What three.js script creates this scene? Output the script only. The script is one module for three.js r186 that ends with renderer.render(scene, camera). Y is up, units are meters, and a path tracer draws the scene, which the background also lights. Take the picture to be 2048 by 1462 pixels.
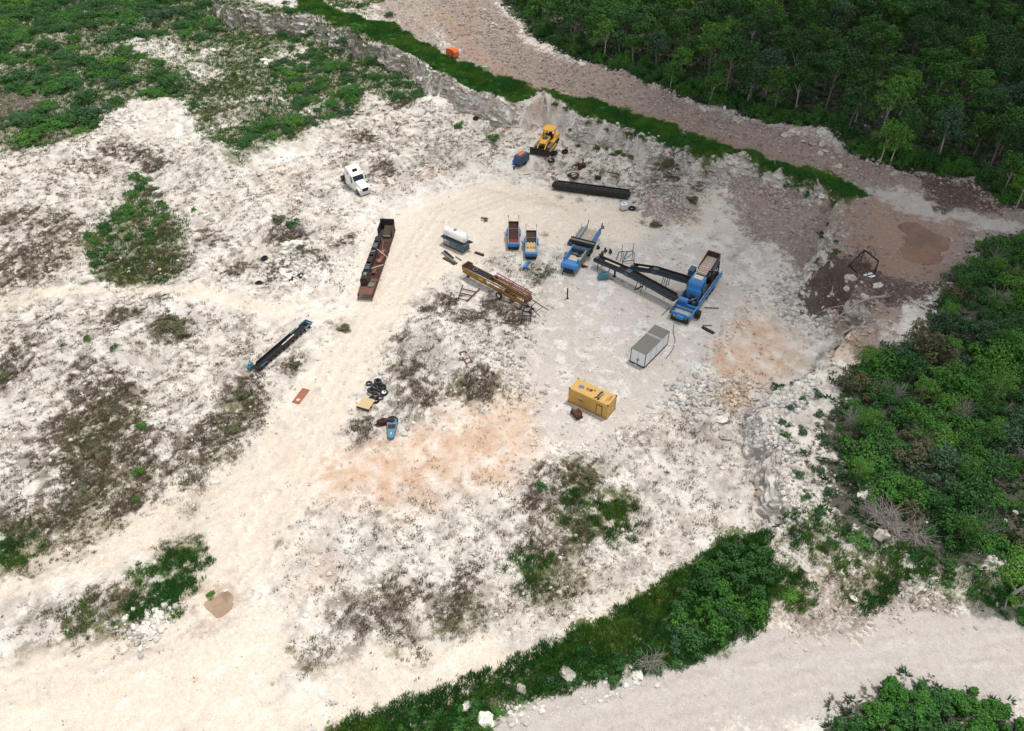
import * as THREE from 'three';
import { mergeGeometries, mergeVertices } from 'three/addons/utils/BufferGeometryUtils.js';

// ------------------------------------------------------------------ camera, sky, sun, exposure
const scene = new THREE.Scene();
const camera = new THREE.PerspectiveCamera(50, 1024 / 731, 1, 4000);
camera.position.set(0, 76.5, 0);
camera.rotation.set(THREE.MathUtils.degToRad(-42.5), 0, 0);

const sunDir = new THREE.Vector3(0.27, 1, -0.16).normalize();
{ // a bright, partly cloudy sky: blue air with white cloud fields, the same all round
  const W = 512, Hh = 256, d = new Float32Array(W * Hh * 4), hash = (x, y, z) => { const v = Math.sin(x * 127.1 + y * 311.7 + z * 74.7) * 43758.5453; return v - Math.floor(v); };
  const vn = (x, y, z) => { const a = Math.floor(x), b = Math.floor(y), c = Math.floor(z), f = q => q * q * (3 - 2 * q), u = f(x - a), v = f(y - b), w = f(z - c), L = (p, q, t) => p + (q - p) * t; return L(L(L(hash(a, b, c), hash(a + 1, b, c), u), L(hash(a, b + 1, c), hash(a + 1, b + 1, c), u), v), L(L(hash(a, b, c + 1), hash(a + 1, b, c + 1), u), L(hash(a, b + 1, c + 1), hash(a + 1, b + 1, c + 1), u), v), w); };
  for (let j = 0; j < Hh; j++) for (let i = 0; i < W; i++) {
    const el = ((j + 0.5) / Hh - 0.5) * Math.PI, az = (i + 0.5) / W * 2 * Math.PI, y = Math.sin(el), c = Math.cos(el), x = c * Math.cos(az), z = c * Math.sin(az), k = (j * W + i) * 4;
    const up = Math.max(y, 0), hz = Math.pow(1 - up, 3);
    let n = 0, am = 0.5, fr = 3.2; for (let o = 0; o < 5; o++, am *= 0.5, fr *= 2.1) n += am * vn(x * fr + 7, y * fr * 1.6 + 3, z * fr + 5);
    const cl = Math.min(1, Math.max(0, (n - 0.37) * 5));
    const blue = [0.36 + 0.33 * hz, 0.45 + 0.28 * hz, 0.60 + 0.15 * hz], white = [0.98, 0.955, 0.93];
    for (let q = 0; q < 3; q++) d[k + q] = y < 0 ? 0.35 : blue[q] + (white[q] - blue[q]) * cl;
    d[k + 3] = 1;
  }
  const t = new THREE.DataTexture(d, W, Hh, THREE.RGBAFormat, THREE.FloatType);
  t.mapping = THREE.EquirectangularReflectionMapping; t.magFilter = t.minFilter = THREE.LinearFilter; t.needsUpdate = true;
  scene.background = t; scene.environment = t;
}

const sun = new THREE.DirectionalLight(new THREE.Color(1.0, 0.965, 0.90), 3.5);
sun.position.copy(sunDir).multiplyScalar(1500).add(new THREE.Vector3(0, 0, -110));
sun.target.position.set(0, 0, -110);
sun.castShadow = true; sun.shadow.radius = 6;
sun.shadow.mapSize.set(4096, 4096);
Object.assign(sun.shadow.camera, { left: -190, right: 190, top: 190, bottom: -190, near: 10, far: 2000 });
scene.add(sun, sun.target);

const renderer = new THREE.WebGLRenderer({ antialias: true });
renderer.setSize(1024, 731);
renderer.toneMapping = THREE.LinearToneMapping;
renderer.toneMappingExposure = 0.98;
renderer.shadowMap.enabled = true;
renderer.shadowMap.type = THREE.PCFSoftShadowMap;

// ------------------------------------------------------------------ small helpers
let _s = 1;
function seed(n) { _s = n >>> 0 || 1; }
function rnd() { _s = (_s + 0x6D2B79F5) >>> 0; let t = _s; t = Math.imul(t ^ (t >>> 15), t | 1); t ^= t + Math.imul(t ^ (t >>> 7), t | 61); return ((t ^ (t >>> 14)) >>> 0) / 4294967296; }
const rr = (a, b) => a + (b - a) * rnd();
const clamp = (v, a = 0, b = 1) => v < a ? a : v > b ? b : v;
const sstep = (a, b, v) => { const t = clamp((v - a) / (b - a)); return t * t * (3 - 2 * t); };
const lerp = (a, b, t) => a + (b - a) * t;
const V = (x, y, z) => new THREE.Vector3(x, y, z);

const taken = {};
function numbered(n) { const k = taken[n] = (taken[n] ?? -1) + 1; return k ? n + '_' + String(k).padStart(3, '0') : n; }
function tag(o, label, category, group, kind) { o.userData.label = label; o.userData.category = category; if (group) o.userData.group = group; if (kind) o.userData.kind = kind; return o; }
function thing(name, label, category, x, z, turn = 0, group) {
  const o = new THREE.Group(); o.name = numbered(name); scene.add(o);
  o.position.set(x, hAt(x, z), z); o.rotation.y = turn; tag(o, label, category, group); return o;
}
// a thing whose local +x axis runs from ground point A to ground point B (origin at A)
function along(name, label, category, ax, az, bx, bz, group) {
  return thing(name, label, category, ax, az, Math.atan2(-(bz - az), bx - ax), group);
}
function mesh(name, geo, mat, parent) {
  const g = Array.isArray(geo) ? (geo.length > 1 ? mergeGeometries(geo.map(q => { const r = q.index ? q.toNonIndexed() : q; for (const k of Object.keys(r.attributes)) if (!['position', 'normal', 'uv'].includes(k)) r.deleteAttribute(k); return r; })) : geo[0]) : geo;
  const m = new THREE.Mesh(g, mat); m.castShadow = m.receiveShadow = true;
  if (parent) { m.name = name; parent.add(m); } else { m.name = numbered(name); scene.add(m); }
  return m;
}
const each = (name, geos, mat, parent) => geos.map(g => mesh(name, g, mat, parent));
function struct(name, geo, mat) { const m = mesh(name, geo, mat); m.userData.kind = 'structure'; return m; }
function B(w, h, d, x = 0, y = 0, z = 0, rx = 0, ry = 0, rz = 0) {      // a box with lightly chamfered edges
  const s = new THREE.Shape(), c = Math.min(0.03, w / 5, h / 5, d / 5);
  const a = w / 2 - c, b = h / 2 - c;
  s.moveTo(-a, -b); s.lineTo(a, -b); s.lineTo(a, b); s.lineTo(-a, b); s.closePath();
  const g = new THREE.ExtrudeGeometry(s, { depth: d - 2 * c, bevelEnabled: true, bevelThickness: c, bevelSize: c, bevelSegments: 1 });
  g.translate(0, 0, -(d / 2 - c)); g.rotateX(rx); g.rotateY(ry); g.rotateZ(rz); g.translate(x, y, z); return g;
}
function place(g, p, q) {                                             // turns a geometry lying along +z into one from p to q
  const d = q.clone().sub(p), m = new THREE.Matrix4(), zA = d.clone().normalize();
  let up = Math.abs(zA.y) > 0.97 ? V(1, 0, 0) : V(0, 1, 0);
  const xA = up.clone().cross(zA).normalize(), yA = zA.clone().cross(xA);
  m.makeBasis(xA, yA, zA); m.setPosition(p.clone().add(q).multiplyScalar(0.5)); g.applyMatrix4(m); return g;
}
const bar = (p, q, w, h = w) => place(B(w, h, p.distanceTo(q)), p, q);
const rod = (p, q, r, n = 8) => { const g = new THREE.CylinderGeometry(r, r, p.distanceTo(q), n); g.rotateX(Math.PI / 2); return place(g, p, q); };
const cylX = (r, l, x, y, z, n = 20) => { const g = new THREE.CylinderGeometry(r, r, l, n); g.rotateZ(Math.PI / 2); g.translate(x, y, z); return g; };
const cylZ = (r, l, x, y, z, n = 20) => { const g = new THREE.CylinderGeometry(r, r, l, n); g.rotateX(Math.PI / 2); g.translate(x, y, z); return g; };
const cylY = (r, l, x, y, z, n = 20) => { const g = new THREE.CylinderGeometry(r, r, l, n); g.translate(x, y, z); return g; };
function prof(pts, depth, z = 0, bevel = 0.04) {                       // side profile in x,y pushed out over width depth
  const s = new THREE.Shape(pts.map(p => new THREE.Vector2(p[0], p[1])));
  const g = new THREE.ExtrudeGeometry(s, { depth: depth - 2 * bevel, bevelEnabled: bevel > 0, bevelThickness: bevel, bevelSize: bevel, bevelSegments: 2, curveSegments: 6 });
  g.translate(0, 0, z - (depth / 2 - bevel)); return g;
}
function tube(pts, r0, r1, n = 6, seg = 4) {                            // tapered tube through points
  const c = new THREE.CatmullRomCurve3(pts), N = Math.max(2, (pts.length - 1) * seg), pos = [], idx = [], uv = [];
  const fr = c.computeFrenetFrames(N, false);
  for (let i = 0; i <= N; i++) {
    const p = c.getPoint(i / N), r = lerp(r0, r1, i / N);
    for (let k = 0; k < n; k++) {
      const a = k / n * Math.PI * 2, q = p.clone().addScaledVector(fr.normals[i], Math.cos(a) * r).addScaledVector(fr.binormals[i], Math.sin(a) * r);
      pos.push(q.x, q.y, q.z); uv.push(k / n, i / N);
      if (i < N) { const A = i * n + k, Bq = i * n + (k + 1) % n; idx.push(A, Bq, A + n, Bq, Bq + n, A + n); }
    }
  }
  const g = new THREE.BufferGeometry(); g.setAttribute('position', new THREE.Float32BufferAttribute(pos, 3)); g.setAttribute('uv', new THREE.Float32BufferAttribute(uv, 2)); g.setIndex(idx); g.computeVertexNormals(); return g;
}

// ------------------------------------------------------------------ noise
function makeNoise(size, cells, oct, sd, gain = 0.5) {
  seed(sd); const out = new Float32Array(size * size); let amp = 1, tot = 0, c = cells;
  for (let o = 0; o < oct && c <= size; o++, c *= 2, amp *= gain) {
    const L = new Float32Array(c * c).map(() => rnd()); tot += amp; const k = c / size;
    for (let y = 0; y < size; y++) {
      const fy = y * k, y0 = fy | 0, ty = fy - y0, sy = ty * ty * (3 - 2 * ty), r0 = (y0 % c) * c, r1 = ((y0 + 1) % c) * c;
      for (let x = 0; x < size; x++) {
        const fx = x * k, x0 = fx | 0, tx = fx - x0, sx = tx * tx * (3 - 2 * tx), a = x0 % c, b = (x0 + 1) % c;
        out[y * size + x] += amp * lerp(lerp(L[r0 + a], L[r0 + b], sx), lerp(L[r1 + a], L[r1 + b], sx), sy);
      }
    }
  }
  let m = 0, v = 0; for (const q of out) m += q; m /= out.length; for (const q of out) v += (q - m) ** 2; v = Math.sqrt(v / out.length);
  for (let i = 0; i < out.length; i++) out[i] = 0.5 + (out[i] - m) / v * 0.18;      // mean 0.5, deviation 0.18
  return { a: out, n: size };
}
const NA = makeNoise(1024, 8, 7, 11), NB = makeNoise(1024, 16, 6, 23, 0.65), NF = makeNoise(512, 64, 4, 37, 0.8);
function S(N, u, v) {
  const n = N.n, A = N.a; u = (u + 256) * n; v = (v + 256) * n;          // n is a power of two; the tables repeat
  const x0 = u | 0, y0 = v | 0, fx = u - x0, fy = v - y0, w = n - 1, xa = x0 & w, x1 = (x0 + 1) & w, p = (y0 & w) * n, q = ((y0 + 1) & w) * n;
  const a = A[p + xa], b = A[q + xa], e = a + (A[p + x1] - a) * fx; return e + (b + (A[q + x1] - b) * fx - e) * fy;
}

// ------------------------------------------------------------------ mask grids (0.5 m cells) over the site
const X0 = -175, Z0 = -270, CELL = 0.5, GX = 701, GZ = 525;
const grid = () => new Float32Array(GX * GZ);
function G(m, x, z) {
  let u = clamp((x - X0) / CELL, 0, GX - 1.001), v = clamp((z - Z0) / CELL, 0, GZ - 1.001);
  const i = u | 0, j = v | 0, fx = u - i, fz = v - j, p = j * GX + i;
  return (m[p] * (1 - fx) + m[p + 1] * fx) * (1 - fz) + (m[p + GX] * (1 - fx) + m[p + GX + 1] * fx) * fz;
}
let segT = 0;                                                          // squared distance to a segment; segT is where along it
function segDist(px, pz, a, b) { const dx = b[0] - a[0], dz = b[1] - a[1], qx = px - a[0], qz = pz - a[1]; let t = (qx * dx + qz * dz) / (dx * dx + dz * dz || 1); t = t < 0 ? 0 : t > 1 ? 1 : t; segT = t; const ex = qx - dx * t, ez = qz - dz * t; return ex * ex + ez * ez; }
function inside(px, pz, P) { let c = false; for (let i = 0, j = P.length - 1; i < P.length; j = i++) if ((P[i][1] > pz) !== (P[j][1] > pz) && px < (P[j][0] - P[i][0]) * (pz - P[i][1]) / (P[j][1] - P[i][1]) + P[i][0]) c = !c; return c; }
function box(P, pad) { const xs = P.map(p => p[0]), zs = P.map(p => p[1]); return [Math.max(0, ((Math.min(...xs) - pad - X0) / CELL) | 0), Math.min(GX - 1, ((Math.max(...xs) + pad - X0) / CELL) | 0), Math.max(0, ((Math.min(...zs) - pad - Z0) / CELL) | 0), Math.min(GZ - 1, ((Math.max(...zs) + pad - Z0) / CELL) | 0)]; }
function poly(m, P, v = 1, feather = 1.5, cut = false) {
  const [a, b, c, d] = box(P, feather);
  for (let j = c; j <= d; j++) for (let i = a; i <= b; i++) {
    const x = X0 + i * CELL, z = Z0 + j * CELL; let e = 1e9;
    for (let k = 0, l = P.length - 1; k < P.length; l = k++) e = Math.min(e, segDist(x, z, P[l], P[k]));
    e = Math.sqrt(e); if (!inside(x, z, P)) e = -e;
    const w = sstep(-feather, feather, e); const q = j * GX + i;
    m[q] = cut ? m[q] * (1 - w * v) : Math.max(m[q], w * v);
  }
}
function stroke(m, P, width, v = 1, feather = 1, cut = false) {
  const [a, b, c, d] = box(P, width + feather);
  for (let j = c; j <= d; j++) for (let i = a; i <= b; i++) {
    const x = X0 + i * CELL, z = Z0 + j * CELL; let e = 1e9;
    for (let k = 1; k < P.length; k++) e = Math.min(e, segDist(x, z, P[k - 1], P[k]));
    e = Math.sqrt(e); const w = sstep(feather, -feather, e - width / 2); const q = j * GX + i;
    m[q] = cut ? m[q] * (1 - w * v) : Math.max(m[q], w * v);
  }
}
const spot = (m, x, z, r, v = 1, f = r * 0.6) => stroke(m, [[x, z], [x + 0.01, z]], 2 * r, v, f);

// ------------------------------------------------------------------ terrain: pit floor at 0, the plateau behind and to the right of the quarry rim
// rim points: x, z, height of the plateau there, width of the slope below the rim
const rim = [[-119, -299.1, 5, 2], [-93.8, -253.9, 5, 1.5], [-79.6, -224.3, 5, 1.5], [-64.5, -217.9, 5, 1.5], [-52.8, -212.6, 5, 2], [-42.2, -203.2, 5, 1.5], [-32.3, -194.4, 5, 1.2], [-23, -186.7, 5, 1.2], [-16.3, -175.5, 5, 1.2], [-10.3, -167.9, 5, 1.2], [-2.6, -163.2, 5, 1.5], [3.1, -160.2, 5, 4], [9.1, -159.7, 5, 5], [13.9, -156.1, 5, 4], [17.6, -152.6, 5, 3], [23.2, -148.9, 5, 2.5], [26.6, -144.8, 5, 2.5], [30.1, -141.6, 5, 3], [36.5, -140.5, 4.5, 4], [41.5, -139.9, 4.5, 4], [50.7, -136.9, 4.5, 4], [52.8, -132.3, 4.5, 3.5], [59.2, -126.9, 4, 3], [60.8, -126.1, 3, 3], [56.6, -116.1, 3, 2], [54, -112.2, 3.5, 1.5], [51, -105.6, 4, 1.5], [49.8, -102.1, 4, 2], [51.9, -99.3, 4, 6], [52.8, -96.9, 4, 4], [53.9, -94.7, 4, 1.5], [53.3, -90.7, 4, 1.5], [49.8, -86.7, 4, 1.5], [46.9, -83.4, 4, 1.5], [42.2, -78.7, 3.5, 1.5], [38, -76, 3.5, 2], [34.9, -73, 3.5, 2], [32.5, -69.7, 3.5, 2], [31.3, -66.7, 3.5, 2], [31.5, -63.8, 3.5, 2], [32.1, -60.3, 3.5, 2], [32.2, -57.5, 3, 2.5], [31.5, -53.8, 2.5, 3], [30.2, -51.1, 2, 4], [25.9, -47.5, 2, 7], [18.6, -42.5, 1.5, 8], [8.9, -38.5, 1.5, 7], [1.3, -35.5, 1.2, 6], [-3.5, -31.7, 1.2, 5], [-4.8, -28.6, 1.2, 5]];
const plateau = [...rim, [-4, -5, 1.2, 5], [260, -5, 3, 5], [260, -330, 5, 5], [rim[0][0], -330, 5, 5]];
const H = grid(), HP = grid(), DR = grid();
{
  for (let j = 0; j < GZ; j++) for (let i = 0; i < GX; i++) {
    const x = X0 + i * CELL, z = Z0 + j * CELL; let e = 1e9, hp = 0, w = 2;
    const wob = 1.6;
    const xx = x + (S(NA, x / 40, z / 40) - 0.5) * wob * 2, zz = z + (S(NA, x / 40 + 0.5, z / 40 + 0.2) - 0.5) * wob * 2;
    for (let k = 1; k < rim.length; k++) { const r = segDist(xx, zz, rim[k - 1], rim[k]); if (r < e) { e = r; hp = lerp(rim[k - 1][2], rim[k][2], segT); w = lerp(rim[k - 1][3], rim[k][3], segT); } }
    e = Math.sqrt(e);
    if (!inside(xx, zz, plateau)) e = -e;
    const q = j * GX + i; HP[q] = hp; DR[q] = e; H[q] = sstep(-w, 0, e);
  }
  const T = grid(), R = 14;                                            // soften the plateau's level where two rims meet
  for (let p = 0; p < 2; p++) {
    for (let j = 0; j < GZ; j++) for (let i = 0; i < GX; i += 1) { let s = 0, n = 0; for (let k = -R; k <= R; k += 3) { const a = clamp(i + k, 0, GX - 1); s += HP[j * GX + a]; n++; } T[j * GX + i] = s / n; }
    for (let j = 0; j < GZ; j++) for (let i = 0; i < GX; i++) { let s = 0, n = 0; for (let k = -R; k <= R; k += 3) { const b = clamp(j + k, 0, GZ - 1); s += T[b * GX + i]; n++; } HP[j * GX + i] = s / n; }
  }
}
// ------------------------------------------------------------------ what the ground is made of
const M = { road: grid(), pad: grid(), orange: grid(), pink: grid(), mud: grid(), soil: grid(), grass: grid(), scrub: grid(), weed: grid(), floor: grid(), white: grid(), rough: grid(), lime: grid(), rut: grid(), oliv: grid() };
// worn tracks and the smooth yard
stroke(M.road, [[-54.7, -35.2], [-44.6, -38.3], [-36.5, -41.6], [-30.9, -50.8], [-28.3, -62.4], [-26.8, -70.8], [-24.7, -82.5], [-21.1, -93.9], [-16.4, -109.9], [-12.2, -124.2], [-2.3, -131.3], [8.9, -127.7], [19.6, -122.5]], 9, 1, 2.5);
stroke(M.road, [[-60.4, -46.3], [-51.4, -50.8], [-42.3, -54.2], [-34.9, -59.3], [-30, -67.3]], 7, 1, 2);
stroke(M.road, [[-83.6, -93.9], [-77.2, -100.2], [-63, -102.9], [-50, -100.2], [-39.5, -96.3], [-25, -93.9]], 3, 0.8, 1.2);
poly(M.road, [[-55.3, -38.3], [-42.8, -40.5], [-32.2, -43.3], [-25.4, -46.3], [-22.5, -39.9], [-23.1, -35.7], [-18.9, -34.7], [-19.2, -30.8], [-29.1, -29], [-50.5, -29]], 1, 3);
poly(M.road, [[-19.9, -39.9], [-11.6, -40.5], [-3.9, -42.1], [1.9, -42.1], [14.6, -46.9], [16.8, -46.3], [9.3, -42.1], [-1.2, -37.8], [-9.5, -34.2], [-15.7, -32.7], [-18.9, -34.7]], 0.9, 2);
poly(M.road, [[-22.5, -125.9], [-15.5, -131.3], [-2.4, -138.9], [7.1, -129.5], [19.7, -124.2], [27.2, -119.2], [22, -112.9], [14.5, -116], [-2.1, -112.9], [-13.4, -104.2], [-18.3, -96.3], [-24.6, -91.5], [-26.5, -98.9]], 1, 2.5);
poly(M.road, [[33.4, -135], [40.3, -131.3], [41.3, -122.5], [37.3, -116], [31.4, -117.6], [28.9, -124.2]], 0.7, 2);
// crushed stone pad under the crusher and the containers
poly(M.pad, [[4.5, -98.9], [7.1, -104.2], [14.3, -112.9], [27, -117.6], [37.5, -108.5], [38.1, -100.2], [31.2, -89.1], [23.6, -79.4], [18, -73.6], [10.7, -67.3], [7.5, -68.2], [3.8, -72.7], [2.5, -78.4], [4.1, -86.9]], 1, 2);
// orange and red sandy stains
poly(M.orange, [[-29.5, -62.4], [-28, -66.9], [-21.9, -69.5], [-14.9, -71.7], [-5.7, -75], [3.8, -75.7], [5, -69.9], [2.9, -65.2], [-1.5, -61.6], [-7.5, -59.3], [-15.9, -57.8], [-23.2, -58.5], [-28.1, -58.5]], 0.9, 6);
poly(M.orange, [[31.3, -93.9], [36.5, -96.3], [42.6, -92.7], [42.7, -84.7], [37.5, -81.5], [30.2, -80.4], [28.8, -84.7]], 0.75, 2.5);
poly(M.orange, [[-24.2, -51.4], [-19.8, -52.1], [-18, -48.2], [-20.3, -45.1], [-23.8, -46.3]], 0.5, 2.5);
poly(M.orange, [[-86.7, -109.9], [-76.3, -117.6], [-69.8, -109.9], [-74.2, -98.9], [-80.2, -96.3]], 0.3, 4);
spot(M.orange, -12.47, -152.64, 2.6, 0.8); spot(M.orange, -15.71, -139.92, 2.6, 0.6); spot(M.orange, 6.47, -163.24, 2.4, 0.9); spot(M.orange, 6.44, -156.72, 2.2, 0.5); spot(M.orange, -47.31, -139.92, 2.5, 0.5); spot(M.orange, -2.55, -156.07, 2, 0.7);
spot(M.orange, 35.74, -143.37, 1, 1); spot(M.orange, 33.98, -81.69, 3, 1); spot(M.orange, 30.64, -75.96, 2.5, 0.8); spot(M.orange, 47.64, -83.40, 3, 1); spot(M.orange, -3.06, -62.77, 3, 1); spot(M.orange, -10.68, -60.41, 4, 0.7);
// pinkish rubble of the upper haul road, piles
poly(M.pink, [[-28.5, -264.2], [-3.7, -264.2], [-4.7, -226.8], [4.4, -193.7], [10.1, -184.3], [25.6, -175.5], [41.7, -158.5], [54.4, -150.3], [65.2, -139.6], [72.7, -133.6], [86.4, -130.8], [90.2, -116.1], [87.1, -109.9], [74.2, -114.5], [63.4, -122.7], [54.1, -134], [44.4, -141.6], [32, -149.8], [13.5, -162.7], [-0.4, -170.6], [-11, -182.8], [-18.2, -203.9], [-23.9, -226.8]], 1, 1.5);
poly(M.pink, [[60.3, -126.2], [69, -122.7], [80.4, -116.1], [75.1, -104.2], [68.1, -98.8], [58.5, -93.7], [51.9, -83.4], [58.2, -83.4], [54.1, -76.2], [48, -80.2], [48.7, -89], [47.9, -98.8], [53.2, -111.4]], 1, 2);
poly(M.pink, [[40.3, -136], [49.7, -138.9], [57.8, -129.5], [62.5, -129.5], [57, -117.6], [51.3, -107], [47.2, -104.2], [46.1, -112.9], [41.1, -117.6]], 0.85, 2);
poly(M.pink, [[24.5, -133.1], [30.5, -135], [34.4, -129.5], [32, -120.8], [26.4, -119.2], [23.4, -124.2]], 0.7, 1.5);
poly(M.pink, [[-38.5, -222.7], [-32.2, -226.8], [-24.6, -218.7], [-22, -203.9], [-28.8, -207.4]], 0.8, 1.5);
poly(M.pink, [[30.9, -50.1], [35.8, -51.4], [40.3, -48.2], [46.9, -45.7], [50.6, -43], [45.3, -41.6], [37.1, -40.5], [29, -38.9], [25.1, -37.3], [27.4, -44.5]], 0.6, 3);
poly(M.pink, [[-1.4, -52.8], [12.9, -51.4], [22.1, -54.9], [17.9, -46.9], [9.4, -43.3], [1.3, -39.9], [-1.8, -43.3]], 0.25, 4);
// brown mud round the puddle, the spilled soil below the screen, wheel ruts
poly(M.mud, [[60.1, -122.7], [70, -125.3], [76.3, -121], [76.3, -114.5], [70.3, -104.2], [65, -98.8], [57.8, -96.2], [52.5, -98.8], [54.3, -107], [59.2, -114.5]], 1, 4);
stroke(M.mud, [[-18.6, -218.7], [-10.2, -192.1], [-1.6, -174.1], [13.5, -162.2], [33.1, -150.3], [46.3, -141.2], [57, -131.3]], 4, 0.85, 1);
poly(M.soil, [[45.3, -101.5], [49.3, -104.2], [52.2, -105.6], [54.8, -103.6], [54.4, -99.5], [52.1, -95.1], [47.2, -94.2], [44.7, -96.3]], 1, 1.5);
poly(M.soil, [[50, -100.8], [53, -102.8], [57.4, -107.6], [58.1, -101.4], [60.3, -98.8], [66, -97.5], [63, -93.7], [56.1, -91.3], [52.8, -95]], 0.8, 2);
poly(M.soil, [[75.1, -132.7], [86.8, -131.7], [85.6, -121], [76.2, -119.3], [74.5, -126.2]], 0.8, 2);
for (const o of [-0.8, 0.9]) stroke(M.rut, [[11.4, -163.2], [23.6, -156.8], [33.2, -151], [44.8, -143.3], [54.6, -136]].map(p => [p[0] + o * 0.3, p[1] + o]), 0.55, 1, 0.3);
for (const o of [-1, 1]) stroke(M.rut, [[-59.7, -46.9], [-54.2, -49.4], [-47.9, -53.5], [-41.5, -57], [-34.5, -60]].map(p => [p[0] + o * 0.5, p[1] + o * 1.2]), 0.4, 0.5, 0.3);
for (const o of [-3, -1, 2]) stroke(M.rut, [[-83, -92.7], [-80, -102.9], [-76.1, -112.9], [-71.3, -120.8]].map(p => [p[0] + o * 0.6, p[1] + o * 1.2]), 0.8, 0.8, 0.6);
for (const [o, w, v] of [[-3.2, 0.6, 0.55], [-1.7, 0.5, 0.7], [0.4, 0.6, 0.5], [1.9, 0.5, 0.7], [3.4, 0.6, 0.5]]) { stroke(M.rut, [[-54.7, -35.2], [-44.6, -38.3], [-36.5, -41.6], [-30.9, -50.8], [-28.3, -62.4], [-26.8, -70.8], [-24.7, -82.5], [-21.1, -93.9], [-16.4, -109.9], [-12.2, -124.2], [-2.3, -131.3], [8.9, -127.7]].map(p => [p[0] + o * 0.8, p[1] + o * 0.6]), w, v, 0.4); stroke(M.rut, [[-60.3, -46], [-51.2, -50.4], [-42.2, -53.8], [-34.8, -58.9], [-30, -67.3], [-26.6, -77.4]].map(p => [p[0] + o * 0.4, p[1] + o * 0.8]), w, v, 0.4); stroke(M.rut, [[-2, -28.5], [6, -32.1], [18.3, -34.7], [31.2, -37.3], [41.8, -38.9], [57.7, -40.2]].map(p => [p[0] + o * 0.3, p[1] + o * 0.9]), w, v * 0.9, 0.4); }
for (const o of [-0.9, 0.9]) { stroke(M.rut, [[-10.8, -32.3], [-13.1, -35.7], [-20, -40.5], [-25.5, -46.9], [-28.5, -56.3]].map(p => [p[0] + o, p[1]]), 0.5, 0.6, 0.4); stroke(M.rut, [[7.9, -104.2], [10.5, -93.9], [9, -82.5], [15.3, -80.4]].map(p => [p[0] + o, p[1]]), 0.5, 0.5, 0.4); }
// pale road along the lower right
stroke(M.lime, [[-2, -28], [5.9, -31.4], [18.2, -34.4], [31, -36.8], [41.6, -38.6], [57.4, -39.8]], 8.6, 1, 1.2);
stroke(M.lime, [[66.2, -125.9], [73.3, -121], [81.8, -116.4], [92, -112.9]], 6, 0.9, 2);
// chalk-white heaps and scrapings
for (const [x, z, r, v] of [[10.9, -88, 4, 0.9], [11.7, -79.4, 3, 0.8], [-30.5, -46.9, 4, 0.7], [-32, -107, 3, 0.7], [-19.6, -169.6, 1.4, 1], [-36.3, -107.8, 2.6, 1], [-38.5, -43, 2.5, 1], [-63.9, -210.8, 1.2, 1], [-78.6, -202.1, 1.4, 1], [-84.4, -184.8, 1.2, 1], [-87.1, -163.2, 3, 0.8], [28.3, -126.8, 2.5, 0.4], [-57.5, -98.9, 5, 0.5], [-61, -78.4, 6, 0.5], [-43, -71.7, 4, 0.6], [-60.1, -62.4, 6, 0.6], [-13.4, -93.9, 4, 0.7], [-4.6, -82.5, 4, 0.6], [-15.2, -52.1, 7, 0.5], [-7.3, -54.9, 8, 0.5], [-18.7, -45.7, 6, 0.4], [9.4, -50.8, 2, 0.9], [12.6, -60.4, 2.5, 0.8], [22.8, -62.4, 5, 0.5], [-26.6, -104.2, 4, 0.5], [-58.2, -149.3, 4, 0.6], [-59.6, -133.1, 5, 0.4], [-34.5, -125.9, 5, 0.5]]) spot(M.white, x, z, r, v);
// green ground
poly(M.grass, [[-65.2, -253.9], [-48.5, -217.9], [-39.9, -213.3], [-30, -206.7], [-21.4, -196.3], [-14.7, -186.7], [-7.3, -178.4], [1.8, -171.1], [9.3, -163.2], [16.6, -161], [24.5, -155.4], [32, -149.8], [39.3, -145.4], [44.7, -140.8], [39.2, -139.6], [30.9, -142.2], [23.8, -148.9], [17, -152.6], [10.1, -158.3], [1.7, -162.2], [-7, -166.8], [-14.1, -175.5], [-23.1, -187.3], [-35.3, -199], [-42.8, -206.7], [-56.7, -218.7]], 1, 0.8);
poly(M.grass, [[45, -140], [54.2, -134.6], [60.6, -130.8], [65, -125.5], [61.7, -124.3], [56.9, -127.6], [51.2, -130.4], [45.2, -136.3]], 1, 0.7);
poly(M.scrub, [[-179.8, -282.6], [-100.2, -282.6], [-77.1, -225.8], [-58.2, -221.9], [-42.5, -209], [-29.1, -194], [-20.3, -177.7], [-23, -169.6], [-32.9, -176.3], [-35.7, -164.5], [-40.4, -159.6], [-48.3, -151.1], [-52.9, -146.7], [-54.2, -141.9], [-61.3, -149.3], [-66.9, -157.9], [-74.5, -172.2], [-87.5, -173.6], [-87.9, -159.6], [-95.3, -151.5], [-111.3, -148.2]], 1, 2);
poly(M.scrub, [[-76.3, -117.6], [-73.9, -127.7], [-73.1, -138.9], [-64, -125.9], [-58.4, -120.5], [-55.3, -108.5], [-56, -104], [-62.9, -102.6], [-69.2, -106.3]], 0.9, 2);
for (const P of [[[-104.2, -207.2], [-91.2, -209.4], [-78.4, -197.2], [-66.4, -184.8], [-69.2, -181.9], [-78.1, -187.8], [-88, -195.6], [-98.7, -201.1]], [[-80.9, -205.5], [-76.5, -203.8], [-75.5, -195.6], [-80.2, -198.8]], [[-68.8, -176.3], [-61.2, -173.6], [-60.5, -162], [-64.8, -157.9]], [[-82.7, -163.2], [-75.5, -164.5], [-67.1, -158.4], [-76.6, -154.9]], [[-48.6, -173.6], [-41.9, -174.9], [-41.3, -164.5], [-48, -165.2]], [[-59.8, -203.8], [-52.4, -205.5], [-52, -197.2], [-59.7, -197.8]], [[-121, -176.3], [-110.6, -179.1], [-103.6, -173.6], [-105.8, -165.7], [-114.6, -163.2]]]) poly(M.scrub, P, 0.7, 2.5, true);
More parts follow.
